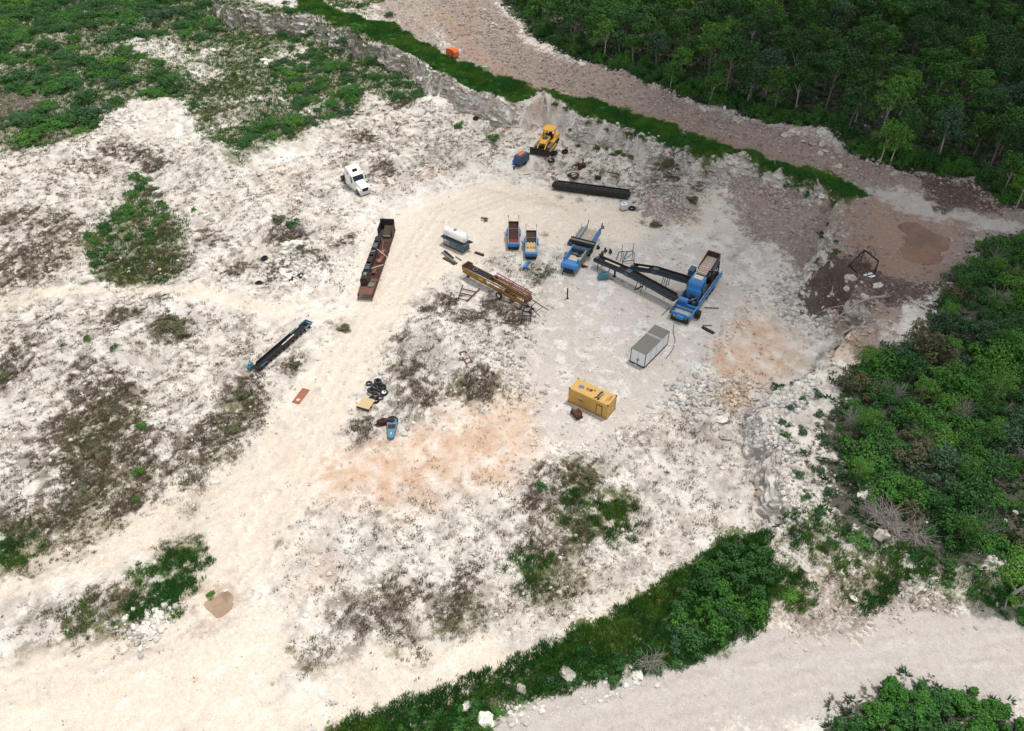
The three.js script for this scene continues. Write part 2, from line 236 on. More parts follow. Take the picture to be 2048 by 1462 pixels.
poly(M.soil, [[-122.8, -177.7], [-113.2, -179.6], [-104.7, -174.9], [-104.2, -167], [-109.1, -163.2], [-115.1, -162]], 0.85, 3.5);
stroke(M.scrub, [[-77.6, -157.9], [-70.7, -163.2], [-66.2, -170.9], [-60.4, -174.9], [-53.2, -173.6]], 1.6, 0.8, 0.8, true);
poly(M.grass, [[-18.7, -30.8], [-16.2, -33.1], [-12, -34.3], [-7.2, -36.1], [-1.2, -38], [3.9, -40.4], [9.4, -43], [15.1, -46.2], [20.7, -50.1], [24.1, -53.1], [29.3, -53.1], [28.4, -45.7], [25.3, -40.7], [20.7, -38.6], [13.9, -37.1], [9.8, -35.8], [5.2, -35.2], [0.8, -34.3], [-1.9, -32.7], [-3, -29], [-18.2, -28.2]], 1, 1);
for (const [x, z, r, v] of [[10.5, -56.3, 3.3, 1], [8.8, -58.5, 2.2, 0.8], [2, -49.4, 2, 1], [30, -45.7, 1.8, 1], [29.7, -47.5, 1.5, 0.8], [38.3, -46.9, 2.5, 0.8], [36.6, -45.1, 2, 0.6], [34.5, -53.1, 3, 0.8], [-40.2, -47.8, 2, 0.9], [-38.3, -48.8, 2.2, 1], [-36.6, -49.8, 2, 0.9], [-38, -46.3, 2.4, 1], [-40.7, -44.8, 2, 0.8], [-45, -43.3, 2, 0.5], [-56.7, -52.4, 2, 0.8], [91.6, -218.1, 0.1, 0.1]]) spot(M.grass, x, z, r * 1.15, v * 0.62, r * 0.9);
poly(M.grass, [[35.6, -51.7], [40.9, -50.7], [48.1, -49.4], [50.8, -48.1], [56.7, -46.9], [54.1, -41.6], [48.8, -43.6], [45.5, -45.7], [40.9, -47.8], [36.4, -48.8]], 0.55, 2.5);
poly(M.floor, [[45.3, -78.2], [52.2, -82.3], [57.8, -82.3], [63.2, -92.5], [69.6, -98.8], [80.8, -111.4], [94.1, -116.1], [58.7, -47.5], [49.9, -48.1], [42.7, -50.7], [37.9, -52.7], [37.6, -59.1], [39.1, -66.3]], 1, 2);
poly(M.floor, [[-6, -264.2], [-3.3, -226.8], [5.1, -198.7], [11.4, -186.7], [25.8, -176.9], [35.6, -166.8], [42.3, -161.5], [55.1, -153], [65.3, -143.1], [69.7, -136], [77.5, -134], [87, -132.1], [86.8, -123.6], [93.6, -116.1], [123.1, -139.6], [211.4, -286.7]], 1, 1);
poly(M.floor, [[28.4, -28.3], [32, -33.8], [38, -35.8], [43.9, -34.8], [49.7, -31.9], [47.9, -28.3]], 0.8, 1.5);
for (const [x, z, r, v] of [[-54.6, -69.1, 4, 0.9], [-54, -71.7, 4, 0.8], [-47.3, -62.4, 3, 0.9], [-51.6, -63.2, 4, 0.9], [-47.7, -59.3, 3, 0.8], [-50.7, -59.3, 3, 0.8], [-60.7, -116, 3, 0.9], [-60.8, -108.5, 4, 0.9], [-64.5, -107, 4, 0.9], [9.8, -63.2, 3, 0.8], [4.8, -48.2, 3.4, 0.8], [-4.5, -44.2, 2.4, 1], [-5.8, -43, 2, 0.9], [-20.8, -39.4, 2, 0.6], [-10, -39.9, 2, 0.5], [-55.4, -52.1, 4, 0.8], [-52.2, -54.2, 4, 0.7], [-49, -56.3, 3, 0.7], [-38.3, -50.8, 3, 0.7], [-42, -43.9, 4, 0.8], [-52.7, -91.5, 3, 0.6], [-36.8, -73.6, 3, 0.7], [-37.7, -67.3, 3, 0.6], [7.9, -53.5, 3, 0.7], [12.2, -56.3, 3, 0.7], [34.5, -53.1, 3, 0.6], [35.3, -62.4, 3, 0.5], [39.6, -47.5, 3, 0.7], [-6.5, -77.9, 2, 0.7], [-2.7, -77.4, 2, 0.7], [-45, -179.1, 6, 0.5], [-46.6, -158.4, 5, 0.6], [-68, -181.9, 6, 0.8], [-66.6, -168.3, 5, 0.8]]) spot(M.oliv, x, z, r, v);
poly(M.scrub, [[-67.3, -264.2], [-25.4, -264.2], [-24.6, -235.3], [-30.8, -226.8], [-38.5, -222.7], [-37.4, -214.8], [-48.5, -217.9]], 0.75, 1.5); poly(M.pink, [[-39.7, -253.9], [-21.6, -253.9], [-20.3, -214.8], [-14.7, -187.3], [-21.3, -195.3], [-28.6, -205.6], [-36.1, -214.8]], 0.8, 2);
// dry weeds: where they stand thick
for (const [P, v] of [[[[-88.9, -104.2], [-71.9, -98.9], [-57.5, -98.9], [-38.9, -93.9], [-33.3, -82.5], [-33.4, -70.8], [-37, -62.4], [-45.7, -55.6], [-55.4, -52.1], [-60.6, -48.8]], 0.55], [[[-110.8, -147.2], [-88.6, -158.4], [-63, -151.5], [-51.5, -138.9], [-37.1, -140.9], [-29.9, -125.9], [-27.4, -104.2], [-38.8, -100.2], [-52.4, -102.9], [-66.5, -101.5], [-88.9, -104.2]], 0.4], [[[-39.4, -173.6], [-21.8, -168.3], [-4.8, -163.2], [2.7, -151.5], [-4.4, -143], [-16.9, -137], [-26.7, -129.5], [-37.5, -143]], 0.6],
  [[[2.7, -153.8], [16.1, -149.3], [27.4, -140.9], [34.7, -125.9], [24.4, -117.6], [20.3, -129.5], [7.4, -137]], 0.6], [[[-24, -82.5], [-17.3, -93.9], [-9.9, -98.9], [2, -96.3], [4.9, -86.9], [2.5, -80.4], [3.2, -76.4], [-8.4, -73.6], [-14.8, -70.8], [-21.9, -69.1]], 0.55], [[[-26.9, -58.5], [-13.6, -59.3], [1.6, -63.2], [17.5, -64.8], [34, -67.3], [31.7, -53.5], [22.9, -52.8], [12.3, -45.7], [-1.3, -41.6], [-13.7, -39.9], [-22.6, -43.3]], 0.5], [[[2.1, -104.2], [6.3, -107], [4.3, -93.9], [-0.3, -92.7], [-7.3, -95.1]], 0.4], [[[25.6, -78.4], [38, -80.4], [30.8, -67.3], [22.2, -62.4], [13.5, -62.4], [11.3, -66.5]], 0.55], [[[-20.7, -38.8], [-6.4, -40.5], [-7.2, -36.7], [-15.8, -33.7]], 0.3], [[[-26.7, -226.8], [-3.2, -218.7], [6.7, -187.3], [17.7, -175.5], [8.5, -172.7], [-8.8, -187.3]], 0.15], [[[-49.9, -39.9], [-42.4, -46.3], [-34.3, -50.8], [-31, -46.9], [-36.6, -42.1], [-45.4, -40.5]], 0.6], [[[-13.6, -117.6], [-2.1, -116], [6.4, -109.9], [7.7, -101.5], [-2, -104.2]], 0.3], [[[30, -50.7], [47.7, -47.5], [48.3, -42.7], [29.2, -39.4]], 0.5], [[[27.7, -143], [40.1, -145], [34.7, -125.9], [29.3, -133.1]], 0.7]]) poly(M.weed, P, v * 0.6, 4);
for (const [x, z, r, v] of [[-53.3, -67.3, 5, 1], [-53.2, -62.4, 4, 1], [-54, -74.5, 5, 1], [-59, -80.4, 4, 0.8], [-54.1, -58.5, 4, 0.8], [-61.2, -64.8, 3, 0.6], [-50.8, -90.3, 3.2, 1], [-25.5, -92.1, 1.8, 1], [-31.4, -83.8, 1.8, 1], [-37.7, -77.4, 2.5, 0.9], [-35.2, -72.7, 2.5, 0.9], [-38.9, -69.1, 3, 0.8], [-43.6, -67.3, 4, 0.8], [-14.6, -82.5, 2.6, 1], [-12.1, -77.4, 3, 1], [-4.5, -78.4, 3, 1], [-20.3, -71.7, 2.4, 1], [-12.8, -96.3, 2, 0.8], [-6.5, -93.9, 2.8, 1], [-1.9, -97.6, 3, 1], [0.5, -93.9, 2.4, 1], [5.9, -60.8, 4, 1], [4, -57.8, 3, 1], [3.2, -52.8, 2.6, 1], [-7.8, -45.7, 4, 0.8], [-13.1, -44.5, 4, 0.8], [-16.2, -43.3, 3, 0.8], [-4.7, -48.8, 2.5, 0.6], [-25.4, -170.9, 3, 0.8], [-25.5, -143, 3, 1], [-31, -153.8, 3, 0.8], [-76, -147.2, 3, 0.8], [-70.5, -143, 3, 0.6], [31.1, -138.9, 3, 1], [27.6, -135, 2.5, 0.9], [35, -133.1, 2.5, 1], [22.3, -122.5, 2, 0.8], [-38.7, -57.8, 3, 0.8], [-38.5, -61.2, 3, 0.8], [-48.8, -42.1, 3, 0.7], [-45.5, -41.9, 3, 0.9], [-43.6, -43.9, 3, 0.9], [-71.2, -86.9, 3, 0.6], [-71.8, -80.4, 3, 0.8], [-59.7, -93.9, 3, 0.9], [-56, -98.9, 3, 0.7], [-38.9, -116, 3.4, 1], [-52.9, -116, 4, 0.6], [-57.1, -109.9, 4, 0.7], [-84.2, -109.9, 6, 0.6], [-83.3, -117.6, 5, 0.6], [-86.4, -133.1, 3, 0.5], [8.5, -54.2, 3, 0.7], [4.6, -106.3, 2.4, 0.8], [-56.9, -78.4, 4, 1.2], [-50, -67.3, 4, 1], [-57.9, -70.8, 4, 1.2], [-54.5, -65.6, 4, 1.2], [-45.3, -59.3, 3, 1], [-54, -55.6, 4, 1], [-57.8, -54.9, 4, 1], [-72.1, -82.5, 4, 1], [-36.8, -79.4, 2, 1.2], [-35.4, -76.4, 2, 1.2], [-38.7, -70.8, 3, 1], [-44, -64.8, 3, 1], [-72.5, -143, 3, 1], [-80.9, -149.3, 4, 0.8], [-84.6, -143, 4, 0.7], [-81.6, -109.9, 7, 0.9], [-81.2, -120.8, 5, 0.8], [-89.1, -122.5, 5, 0.7], [-29.2, -116, 2, 0.8], [-32.5, -109.9, 2, 0.8], [-38.7, -107, 2.5, 1], [-45.3, -107, 3, 0.7], [-16.7, -88, 2, 0.8], [-9.9, -98.9, 2.4, 0.9], [-0.3, -100.2, 2, 1]]) spot(M.weed, x, z, r, v * 1.25);
for (const k of ['road']) for (let q = 0; q < GX * GZ; q++) M.weed[q] *= 1 - 0.8 * M.road[q];

// heaps: centre, radius, height
const heaps = [[-86.7, -162, 4, 1.6], [-57.5, -143, 8, 2.2], [-63.4, -149.3, 6, 1.4], [-90.6, -143, 12, 1], [-125.7, -207.2, 30, 2], [-98.1, -218.1, 25, 1.5], [-60.7, -116, 9, 1], [-35.9, -109.9, 4, 1.7], [-41, -117.6, 7, 0.8], [-56.7, -96.3, 10, 0.8], [-64.5, -86.9, 12, 1], [-51.3, -69.1, 8, 0.5], [-60.4, -63.2, 10, 0.9], [-40.3, -71.7, 8, 0.5], [-14.7, -91.5, 9, 1.3], [-7, -88, 9, 1.7], [-3.1, -80.4, 6, 1.1], [-11.5, -78.4, 8, 0.8], [-10.7, -149.3, 6, 2], [-15.3, -140.9, 5, 1.2], [6.6, -158.9, 6, 2.2], [-1.5, -156.1, 5, 1.3], [29.1, -128.6, 5, 2.6], [26.3, -125.1, 4, 1.5], [43.4, -132.2, 6, 2], [47.5, -129.5, 6, 1.4], [51.3, -122.5, 7, 1.2], [49.5, -100.9, 6, 2.2], [31.6, -77.4, 5, 1], [33.7, -74.5, 5, 1.2], [-38.5, -43, 4, 0.8], [-43.9, -43.3, 8, 0.5], [-19.6, -169.6, 1.8, 0.7], [-43, -156.1, 10, 0.8], [-29, -163.2, 12, 0.6], [9, -52.1, 10, 0.6], [-13, -53.5, 14, 0.7], [6.5, -60.8, 6, 0.6], [-37.5, -48.2, 7, 0.5], [79.3, -172.2, 5, 0.8], [18.2, -149.3, 6, 1], [2.2, -58.5, 6, 0.4]];
const heapsHigh = [[-31.1, -216.8, 4, 1.2], [9.2, -192.1, 3, 0.8], [22.8, -181.3, 3, 0.8], [43.8, -158.5, 3, 0.8], [61.9, -148.1, 4, 1.1], [63.2, -145.9, 3, 0.9], [72.1, -134.6, 5, 1.2], [51.3, -47.4, 3, 2.2], [56.3, -94.9, 6, 1.4], [54.4, -99.4, 3, 0.3], [49.5, -92.4, 3, 0.8]];
function bump(x, z) {
  let h = 0;
  for (const L of [heaps, heapsHigh]) for (const [cx, cz, r, k] of L) { const d = ((x - cx) ** 2 + (z - cz) ** 2) / (r * r); if (d < 4) h += k * Math.exp(-d * 1.7); }
  return h;
}
for (let j = 0; j < GZ; j++) for (let i = 0; i < GX; i++) {
  const x = X0 + i * CELL, z = Z0 + j * CELL, q = j * GX + i;
  const flat = clamp(M.road[q] + M.pad[q] + M.lime[q]), f = S(NF, x / 9, z / 9), slope = 4 * H[q] * (1 - H[q]);
  const rough = 0.35 + 0.9 * M.pink[q] * (1 - M.mud[q]) + 0.6 * M.weed[q] + 1.5 * slope;
  H[q] = H[q] * HP[q] + bump(x, z) * (1 - 0.8 * flat) + (S(NA, x / 60, z / 60) - 0.5) * (1 - flat * 0.9) * 2.4 * (1 - 0.4 * M.floor[q]) + (S(NB, x / 17, z / 17) - 0.5) * 0.8 * rough * (1 - flat * 0.85) + (f - 0.5) * 0.16 * rough;
}
function hAt(x, z) { return G(H, x, z); }
// level ground where the machines were parked, and the puddles' hollows
for (const [ax, az, bx, bz, w] of [[-32.47, -136.58, -27.17, -129.83, 4], [-23.76, -98.90, -21.37, -120.01, 5], [-37.13, -82.00, -30.59, -92.90, 3.5], [-11.73, -116.00, -6.77, -112.16, 5], [0.26, -112.92, 0.27, -120.01, 4], [3.19, -108.47, 3.36, -117.91, 4], [8.80, -106.33, 15.20, -118.87, 6], [25.05, -93.27, 34.10, -106.33, 6], [13.94, -108.47, 25.71, -97.61, 4], [17.44, -109.93, 27.93, -101.53, 4], [-7.66, -107.04, 4.38, -96.35, 5], [7.89, -134.47, 21.91, -130.74, 4], [0.40, -141.94, 3.62, -144.00, 4], [4.65, -144.62, 8.04, -154.91, 5], [7.99, -76.45, 12.84, -72.84, 5], [17.78, -83.59, 22.92, -89.14, 5], [-20.68, -79.43, -16.07, -69.93, 5], [-29.81, -75.96, -28.47, -77.92, 3], [-15.04, -188.28, -12.40, -187.96, 5], [20.06, -127.33, 22.26, -126.27, 3], [-8.28, -99.16, -6.02, -102.87, 4], [18.71, -109.93, 20.23, -110.67, 4], [8.20, -74.05, 9.16, -73.12, 3], [68.13, -112.20, 67.52, -105.30, 14], [-32.21, -45.20, -31.02, -45.20, 3.5]]) {
  let s = 0; for (let k = 0; k <= 10; k++) s += hAt(lerp(ax, bx, k / 10), lerp(az, bz, k / 10)) / 11;
  const m = grid(); stroke(m, [[ax, az], [bx, bz]], w, 1, 1.2); for (let q = 0; q < m.length; q++) if (m[q]) H[q] = lerp(H[q], s, m[q]);
}
const pools = [[[66.1, -115], [67.9, -116.3], [69.7, -116.1], [70.4, -115], [71.3, -113], [72.2, -112.1], [73.2, -111.3], [72.9, -110.1], [71.8, -108.2], [70.1, -107.2], [69.9, -105.6], [68.5, -104.1], [66.5, -103.7], [64.9, -104.5], [63.7, -105.5], [64, -106.9], [64, -108.2], [65.5, -109.8], [66.4, -111.8], [67.1, -112.7], [66.4, -113.3]], [[-33.4, -45.3], [-32.4, -46], [-31.5, -46.8], [-30.5, -46], [-30.3, -44.7], [-30.9, -43.9], [-31.5, -43.6], [-32.2, -44.1], [-33, -44.7]]], poolY = [];
for (const P of pools) { const cx = P.reduce((a, p) => a + p[0], 0) / P.length, cz = P.reduce((a, p) => a + p[1], 0) / P.length, m = grid(), w = grid(), y = hAt(cx, cz); poolY.push(y - 0.06); poly(w, P, 1, 2.5); poly(m, P, 1, 0.6); for (let q = 0; q < m.length; q++) { if (w[q]) H[q] = lerp(H[q], y, clamp(w[q] * 2)); if (m[q]) H[q] -= 0.22 * m[q]; } }

spot(M.mud, -31.56, -45.20, 3, 0.5);
// rubble grows from slopes and piles: where stones lie
const stoneD = grid();
for (let j = 1; j < GZ - 1; j++) for (let i = 1; i < GX - 1; i++) {
  const q = j * GX + i, sl = Math.hypot(H[q + 1] - H[q - 1], H[q + GX] - H[q - GX]) / (2 * CELL);
  stoneD[q] = clamp(0.5 * M.pink[q] * (1 - 0.85 * M.mud[q]) + sl * 0.8 + 0.25 * M.pad[q]) * (1 - M.lime[q]) * (1 - 0.85 * M.grass[q]) * (1 - 0.85 * M.soil[q]);
}
stroke(stoneD, [[3.6, -68.2], [10.7, -67.3], [17.9, -72.7], [24.3, -79.4], [30.9, -88], [36.5, -96.3], [38.4, -101.5]], 2.4, 1, 1);
stroke(stoneD, [[25.4, -77.4], [29.9, -78.9], [34.2, -73.6], [37.6, -76.4]], 6, 1, 2); stroke(stoneD, [[31.8, -71.7], [32.7, -67.3], [32.5, -62.4], [31.9, -56.3]], 4, 0.9, 1.5); stroke(stoneD, [[27.3, -39.9], [34.9, -41.6], [45.9, -43]], 3, 0.6, 2);
stroke(stoneD, [[-7, -88], [-1, -80.4], [3.2, -78.4]], 4, 0.7, 2);
stroke(stoneD, [[-1.6, -32.1], [2.7, -33.8], [6.1, -34], [11.1, -35.5], [13.7, -36.5]], 2.5, 1, 1);
stroke(stoneD, [[46.4, -104.2], [43.1, -97.6], [46.4, -92.7], [52.1, -93.9]], 4, 0.8, 1.5);
for (const [x, z, r, v] of [[-87.1, -163.2, 3, 1], [-36.3, -107.8, 2.4, 1], [-38.5, -43, 2.4, 1], [-19.6, -169.6, 1.5, 1], [-63.9, -210.8, 1.2, 1], [-78.6, -202.1, 1.6, 1], [-84.4, -184.8, 1.4, 1], [-60.7, -194, 1.4, 1], [-48, -70.8, 1.2, 0.8], [9.4, -50.8, 2, 0.7], [-42.3, -81.5, 4, 0.5], [-60, -84.7, 4, 0.5]]) spot(stoneD, x, z, r, v);

// ------------------------------------------------------------------ ground sheets with their own colour maps
const mixc = (c, d, t) => { c[0] += (d[0] - c[0]) * t; c[1] += (d[1] - c[1]) * t; c[2] += (d[2] - c[2]) * t; };
const LIN = new Uint8Array(4097); for (let i = 0; i <= 4096; i++) { const v = i / 4096; LIN[i] = Math.round(255 * (v <= 0.0031308 ? 12.92 * v : 1.055 * Math.pow(v, 1 / 2.4) - 0.055)); }
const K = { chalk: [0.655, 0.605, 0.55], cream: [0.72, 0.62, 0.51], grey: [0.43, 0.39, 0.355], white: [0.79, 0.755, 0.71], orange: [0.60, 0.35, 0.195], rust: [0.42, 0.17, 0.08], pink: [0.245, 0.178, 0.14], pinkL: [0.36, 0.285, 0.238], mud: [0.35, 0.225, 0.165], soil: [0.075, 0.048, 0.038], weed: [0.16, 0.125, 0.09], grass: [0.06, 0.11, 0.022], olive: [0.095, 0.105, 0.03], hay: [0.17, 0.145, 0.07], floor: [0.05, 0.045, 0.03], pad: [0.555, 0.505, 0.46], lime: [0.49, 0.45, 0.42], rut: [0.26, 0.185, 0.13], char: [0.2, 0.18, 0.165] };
const edge = (m, n, k = 2.2) => clamp((m + (n - 0.5) * 1.5 * (m > 0.01 ? 1 : 0) * (1 - Math.abs(2 * m - 1) * 0.6) - 0.5) * k + 0.5);
const keys = Object.keys(M), BC = 8, BX = Math.ceil(GX / BC), BZ = Math.ceil(GZ / BC), has = new Uint32Array(BX * BZ);   // which masks occur near each 4 m block
keys.forEach((k, b) => { const m = M[k]; for (let j = 0; j < GZ; j++) for (let i = 0; i < GX; i++) if (m[j * GX + i] > 0.004) { const I = (i / BC) | 0, J = (j / BC) | 0; for (let v = Math.max(0, J - 1); v <= Math.min(BZ - 1, J + 1); v++) for (let u = Math.max(0, I - 1); u <= Math.min(BX - 1, I + 1); u++) has[v * BX + u] |= 1 << b; } });
const bit = Object.fromEntries(keys.map((k, b) => [k, 1 << b]));
function groundColour(x, z, c) {
  const hm = has[clamp(((z - Z0) / CELL / BC) | 0, 0, BZ - 1) * BX + clamp(((x - X0) / CELL / BC) | 0, 0, BX - 1)];
  const g = (k, u, v) => hm & bit[k] ? G(M[k], u, v) : 0;
  const w1 = S(NA, x / 53, z / 53), w2 = S(NB, x / 23 + 0.37, z / 23 + 0.11), n1 = S(NA, x / 11 + 0.7, z / 11), n2 = S(NB, x / 5.1, z / 5.1 + 0.4), f1 = S(NF, x / 6.3, z / 6.3), f2 = S(NF, x / 2.1 + 0.31, z / 2.1);
  const xx = x + (w2 - 0.5) * 5 + (n1 - 0.5) * 2, zz = z + (w1 - 0.5) * 5 + (n2 - 0.5) * 2;
  c[0] = K.chalk[0]; c[1] = K.chalk[1]; c[2] = K.chalk[2];
  mixc(c, K.cream, clamp((w1 - 0.42) * 2.4) * 0.7); mixc(c, K.grey, clamp((w2 - 0.5) * 3.2) * 0.55); mixc(c, K.white, clamp((n1 - 0.52) * 3) * 0.75);
  const pt = S(NB, x / 41 + 0.13, z / 41 + 0.71), pq = S(NB, x / 19 + 0.5, z / 19 + 0.9); mixc(c, K.white, clamp((pt * 0.6 + pq * 0.4 - 0.53) * 6) * 0.7); mixc(c, K.grey, clamp((0.46 - pt * 0.5 - pq * 0.5) * 6) * (0.35 + 0.65 * n1));
  const white = edge(g('white', xx, zz), n2); mixc(c, K.white, white * 0.8);
  const orange = g('orange', xx, zz); mixc(c, K.orange, clamp(orange * 1.1 - 0.1 + (n2 - 0.5) * 1.1 * orange + (w2 - 0.5) * 1.6 * orange) * 0.6); if (orange > 0.5) mixc(c, K.rust, clamp((n1 * 0.6 + w2 * 0.4 - 0.63) * 5) * 0.45 * orange);
  const road = edge(g('road', xx, zz), n1, 1.4); mixc(c, K.cream, road * 0.85); mixc(c, K.white, road * clamp((n1 - 0.58) * 3) * 0.5);
  const pad = edge(g('pad', xx, zz), n2, 1.5); mixc(c, K.pad, pad * 0.85); mixc(c, K.white, pad * clamp((w2 - 0.56) * 4) * 0.7);
  const pink = edge(g('pink', xx, zz), n2, 1.6); if (pink) { mixc(c, K.pink, pink * 0.85); mixc(c, K.pinkL, pink * clamp((n2 - 0.45) * 3) * 0.7); }
  const weed = g('weed', xx, zz); mixc(c, K.weed, clamp(weed * 1.4 * (0.05 + 1.5 * clamp((n1 * 0.35 + n2 * 0.25 + w2 * 0.4 - 0.45) * 5)) * (0.4 + f1)) * 0.72);
  mixc(c, K.grey, clamp((n2 - 0.5) * 2) * 0.5 * clamp(weed * 2) * (1 - road));
  const mud = edge(g('mud', xx, zz), w2, 1.3); mixc(c, K.mud, mud * clamp(0.62 + 0.45 * (n1 - 0.3) + 0.3 * (n2 - 0.5)));
  const lime = edge(g('lime', xx, zz), n1, 1.6); mixc(c, K.lime, lime * 0.95); mixc(c, K.white, lime * clamp((n1 - 0.55) * 2) * 0.25);
  const soil = edge(g('soil', xx, zz), n2, 2); mixc(c, K.soil, soil * 0.94);
  const rut = g('rut', x + (n2 - 0.5), z + (n1 - 0.5)); mixc(c, K.rut, clamp(rut * (0.2 + 1.6 * (n1 - 0.3))) * 0.7);
  const oliv = edge(g('oliv', xx, zz), n1, 1.3); mixc(c, K.hay, oliv * clamp(n2 * 1.4 - 0.1) * 0.8); mixc(c, K.olive, oliv * clamp((w2 - 0.35) * 2.4) * 0.6);
  const scrub = edge(g('scrub', xx, zz), n1, 2); mixc(c, K.olive, scrub * (0.45 + 0.9 * clamp(n2 - 0.25)));
  const grass = edge(g('grass', xx, zz), n2 * 0.5 + n1 * 0.5, 1.6); mixc(c, K.olive, grass * 0.7); mixc(c, K.grass, grass * clamp(n1 * 1.6 - 0.1) * 0.9); mixc(c, K.hay, grass * clamp((w2 * 0.6 + n2 * 0.4 - 0.55) * 5) * 0.6);
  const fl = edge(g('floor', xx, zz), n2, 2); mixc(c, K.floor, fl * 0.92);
  const grain = 0.80 + 0.26 * f1 + 0.16 * f2 + (n2 - 0.5) * 0.2; c[0] *= grain; c[1] *= grain; c[2] *= grain;
  const speck = clamp((f2 * 0.55 + f1 * 0.45 - 0.70) * 9) * (1 - road * 0.8) * (1 - lime * 0.7); mixc(c, K.char, speck * 0.55);
  const chip = clamp((0.31 - f2 * 0.6 - f1 * 0.4) * 9); mixc(c, K.white, chip * 0.5 * (1 - fl) * (1 - grass));
}
const bumpTex = (() => { const n = 512, d = new Uint8Array(n * n * 4); for (let i = 0; i < n * n; i++) { const v = clamp(NF.a[i] * 0.8 + 0.1) * 255; d[4 * i] = d[4 * i + 1] = d[4 * i + 2] = v; d[4 * i + 3] = 255; } const t = new THREE.DataTexture(d, n, n); t.wrapS = t.wrapT = THREE.RepeatWrapping; t.magFilter = THREE.LinearFilter; t.minFilter = THREE.LinearMipmapLinearFilter; t.generateMipmaps = true; t.needsUpdate = true; return t; })();
function groundTile(ix0, ix1, iz0, iz1, tw, th, st = 1) {
  const nx = (ix1 - ix0) / st, nz = (iz1 - iz0) / st, W = (ix1 - ix0) * CELL, D = (iz1 - iz0) * CELL, ox = X0 + ix0 * CELL, oz = Z0 + iz0 * CELL;
  const pos = new Float32Array((nx + 1) * (nz + 1) * 3), nor = new Float32Array(pos.length), uv = new Float32Array((nx + 1) * (nz + 1) * 2), idx = new Uint32Array(nx * nz * 6);
  for (let j = 0, p = 0; j <= nz; j++) for (let i = 0; i <= nx; i++, p++) {
    const gi = clamp(ix0 + i * st, 1, GX - 2), gj = clamp(iz0 + j * st, 1, GZ - 2), q = gj * GX + gi;
    pos[3 * p] = ox + i * st * CELL; pos[3 * p + 1] = H[(iz0 + j * st) * GX + ix0 + i * st]; pos[3 * p + 2] = oz + j * st * CELL;
    const n = V(H[q - 1] - H[q + 1], 2 * CELL, H[q - GX] - H[q + GX]).normalize(); nor[3 * p] = n.x; nor[3 * p + 1] = n.y; nor[3 * p + 2] = n.z;
    uv[2 * p] = i / nx; uv[2 * p + 1] = j / nz;
  }
  for (let j = 0, k = 0; j < nz; j++) for (let i = 0; i < nx; i++) { const a = j * (nx + 1) + i, b = a + nx + 1; idx[k++] = a; idx[k++] = b; idx[k++] = a + 1; idx[k++] = a + 1; idx[k++] = b; idx[k++] = b + 1; }
  const g = new THREE.BufferGeometry(); g.setAttribute('position', new THREE.BufferAttribute(pos, 3)); g.setAttribute('normal', new THREE.BufferAttribute(nor, 3)); g.setAttribute('uv', new THREE.BufferAttribute(uv, 2)); g.setIndex(new THREE.BufferAttribute(idx, 1));
  const d = new Uint8Array(tw * th * 4), c = [0, 0, 0];
  for (let y = 0, p = 0; y < th; y++) { const z = oz + (y + 0.5) / th * D; for (let x = 0; x < tw; x++, p += 4) { groundColour(ox + (x + 0.5) / tw * W, z, c); for (let k = 0; k < 3; k++) d[p + k] = LIN[(clamp(c[k], 0.005, 1) * 4096) | 0]; d[p + 3] = 255; } }
  const t = new THREE.DataTexture(d, tw, th); t.colorSpace = THREE.SRGBColorSpace; t.magFilter = THREE.LinearFilter; t.minFilter = THREE.LinearMipmapLinearFilter; t.generateMipmaps = true; t.needsUpdate = true;
  const bt = bumpTex.clone(); bt.repeat.set(W / 7, D / 7); bt.needsUpdate = true;
  struct('ground', g, new THREE.MeshStandardMaterial({ map: t, roughness: 0.97, bumpMap: bt, bumpScale: 0.12 }));
}
const ZM = 330;                                                        // near band (finer maps) and far band
groundTile(0, 350, 0, ZM, 1536, 1024); groundTile(350, 700, 0, ZM, 1536, 1024);
groundTile(130, 350, ZM, GZ - 1, 1536, 1400); groundTile(350, 570, ZM, GZ - 1, 1536, 1400);
groundTile(0, 130, ZM, GZ - 1, 256, 384, 2); groundTile(570, 700, ZM, GZ - 1, 256, 384, 2);
{ // the land beyond the site, out to the horizon
  const R = [-2600, -1200, -600, -330, X0, -90, 0, 90, X0 + 350, 330, 600, 1200, 2600], Q = [-2600, -1400, -700, -400, Z0, -200, -130, -70, Z0 + (GZ - 1) * CELL, 60, 300, 900, 2600];
  const pos = [], idx = [];
  for (const z of Q) for (const x of R) pos.push(x, hAt(x, z) - (x >= X0 && x <= X0 + 350 && z >= Z0 && z <= Z0 + (GZ - 1) * CELL ? 0 : 0), z);
  const n = R.length;
  for (let j = 0; j < Q.length - 1; j++) for (let i = 0; i < n - 1; i++) {
    if (R[i] >= X0 && R[i + 1] <= X0 + 350 && Q[j] >= Z0 && Q[j + 1] <= Z0 + (GZ - 1) * CELL) continue;
    const a = j * n + i, b = a + n; idx.push(a, b, a + 1, a + 1, b, b + 1);
  }
  const g = new THREE.BufferGeometry(); g.setAttribute('position', new THREE.Float32BufferAttribute(pos, 3)); g.setIndex(idx); g.computeVertexNormals();
  struct('far_ground', g, new THREE.MeshStandardMaterial({ color: new THREE.Color().setRGB(0.09, 0.11, 0.05), roughness: 1 }));
}

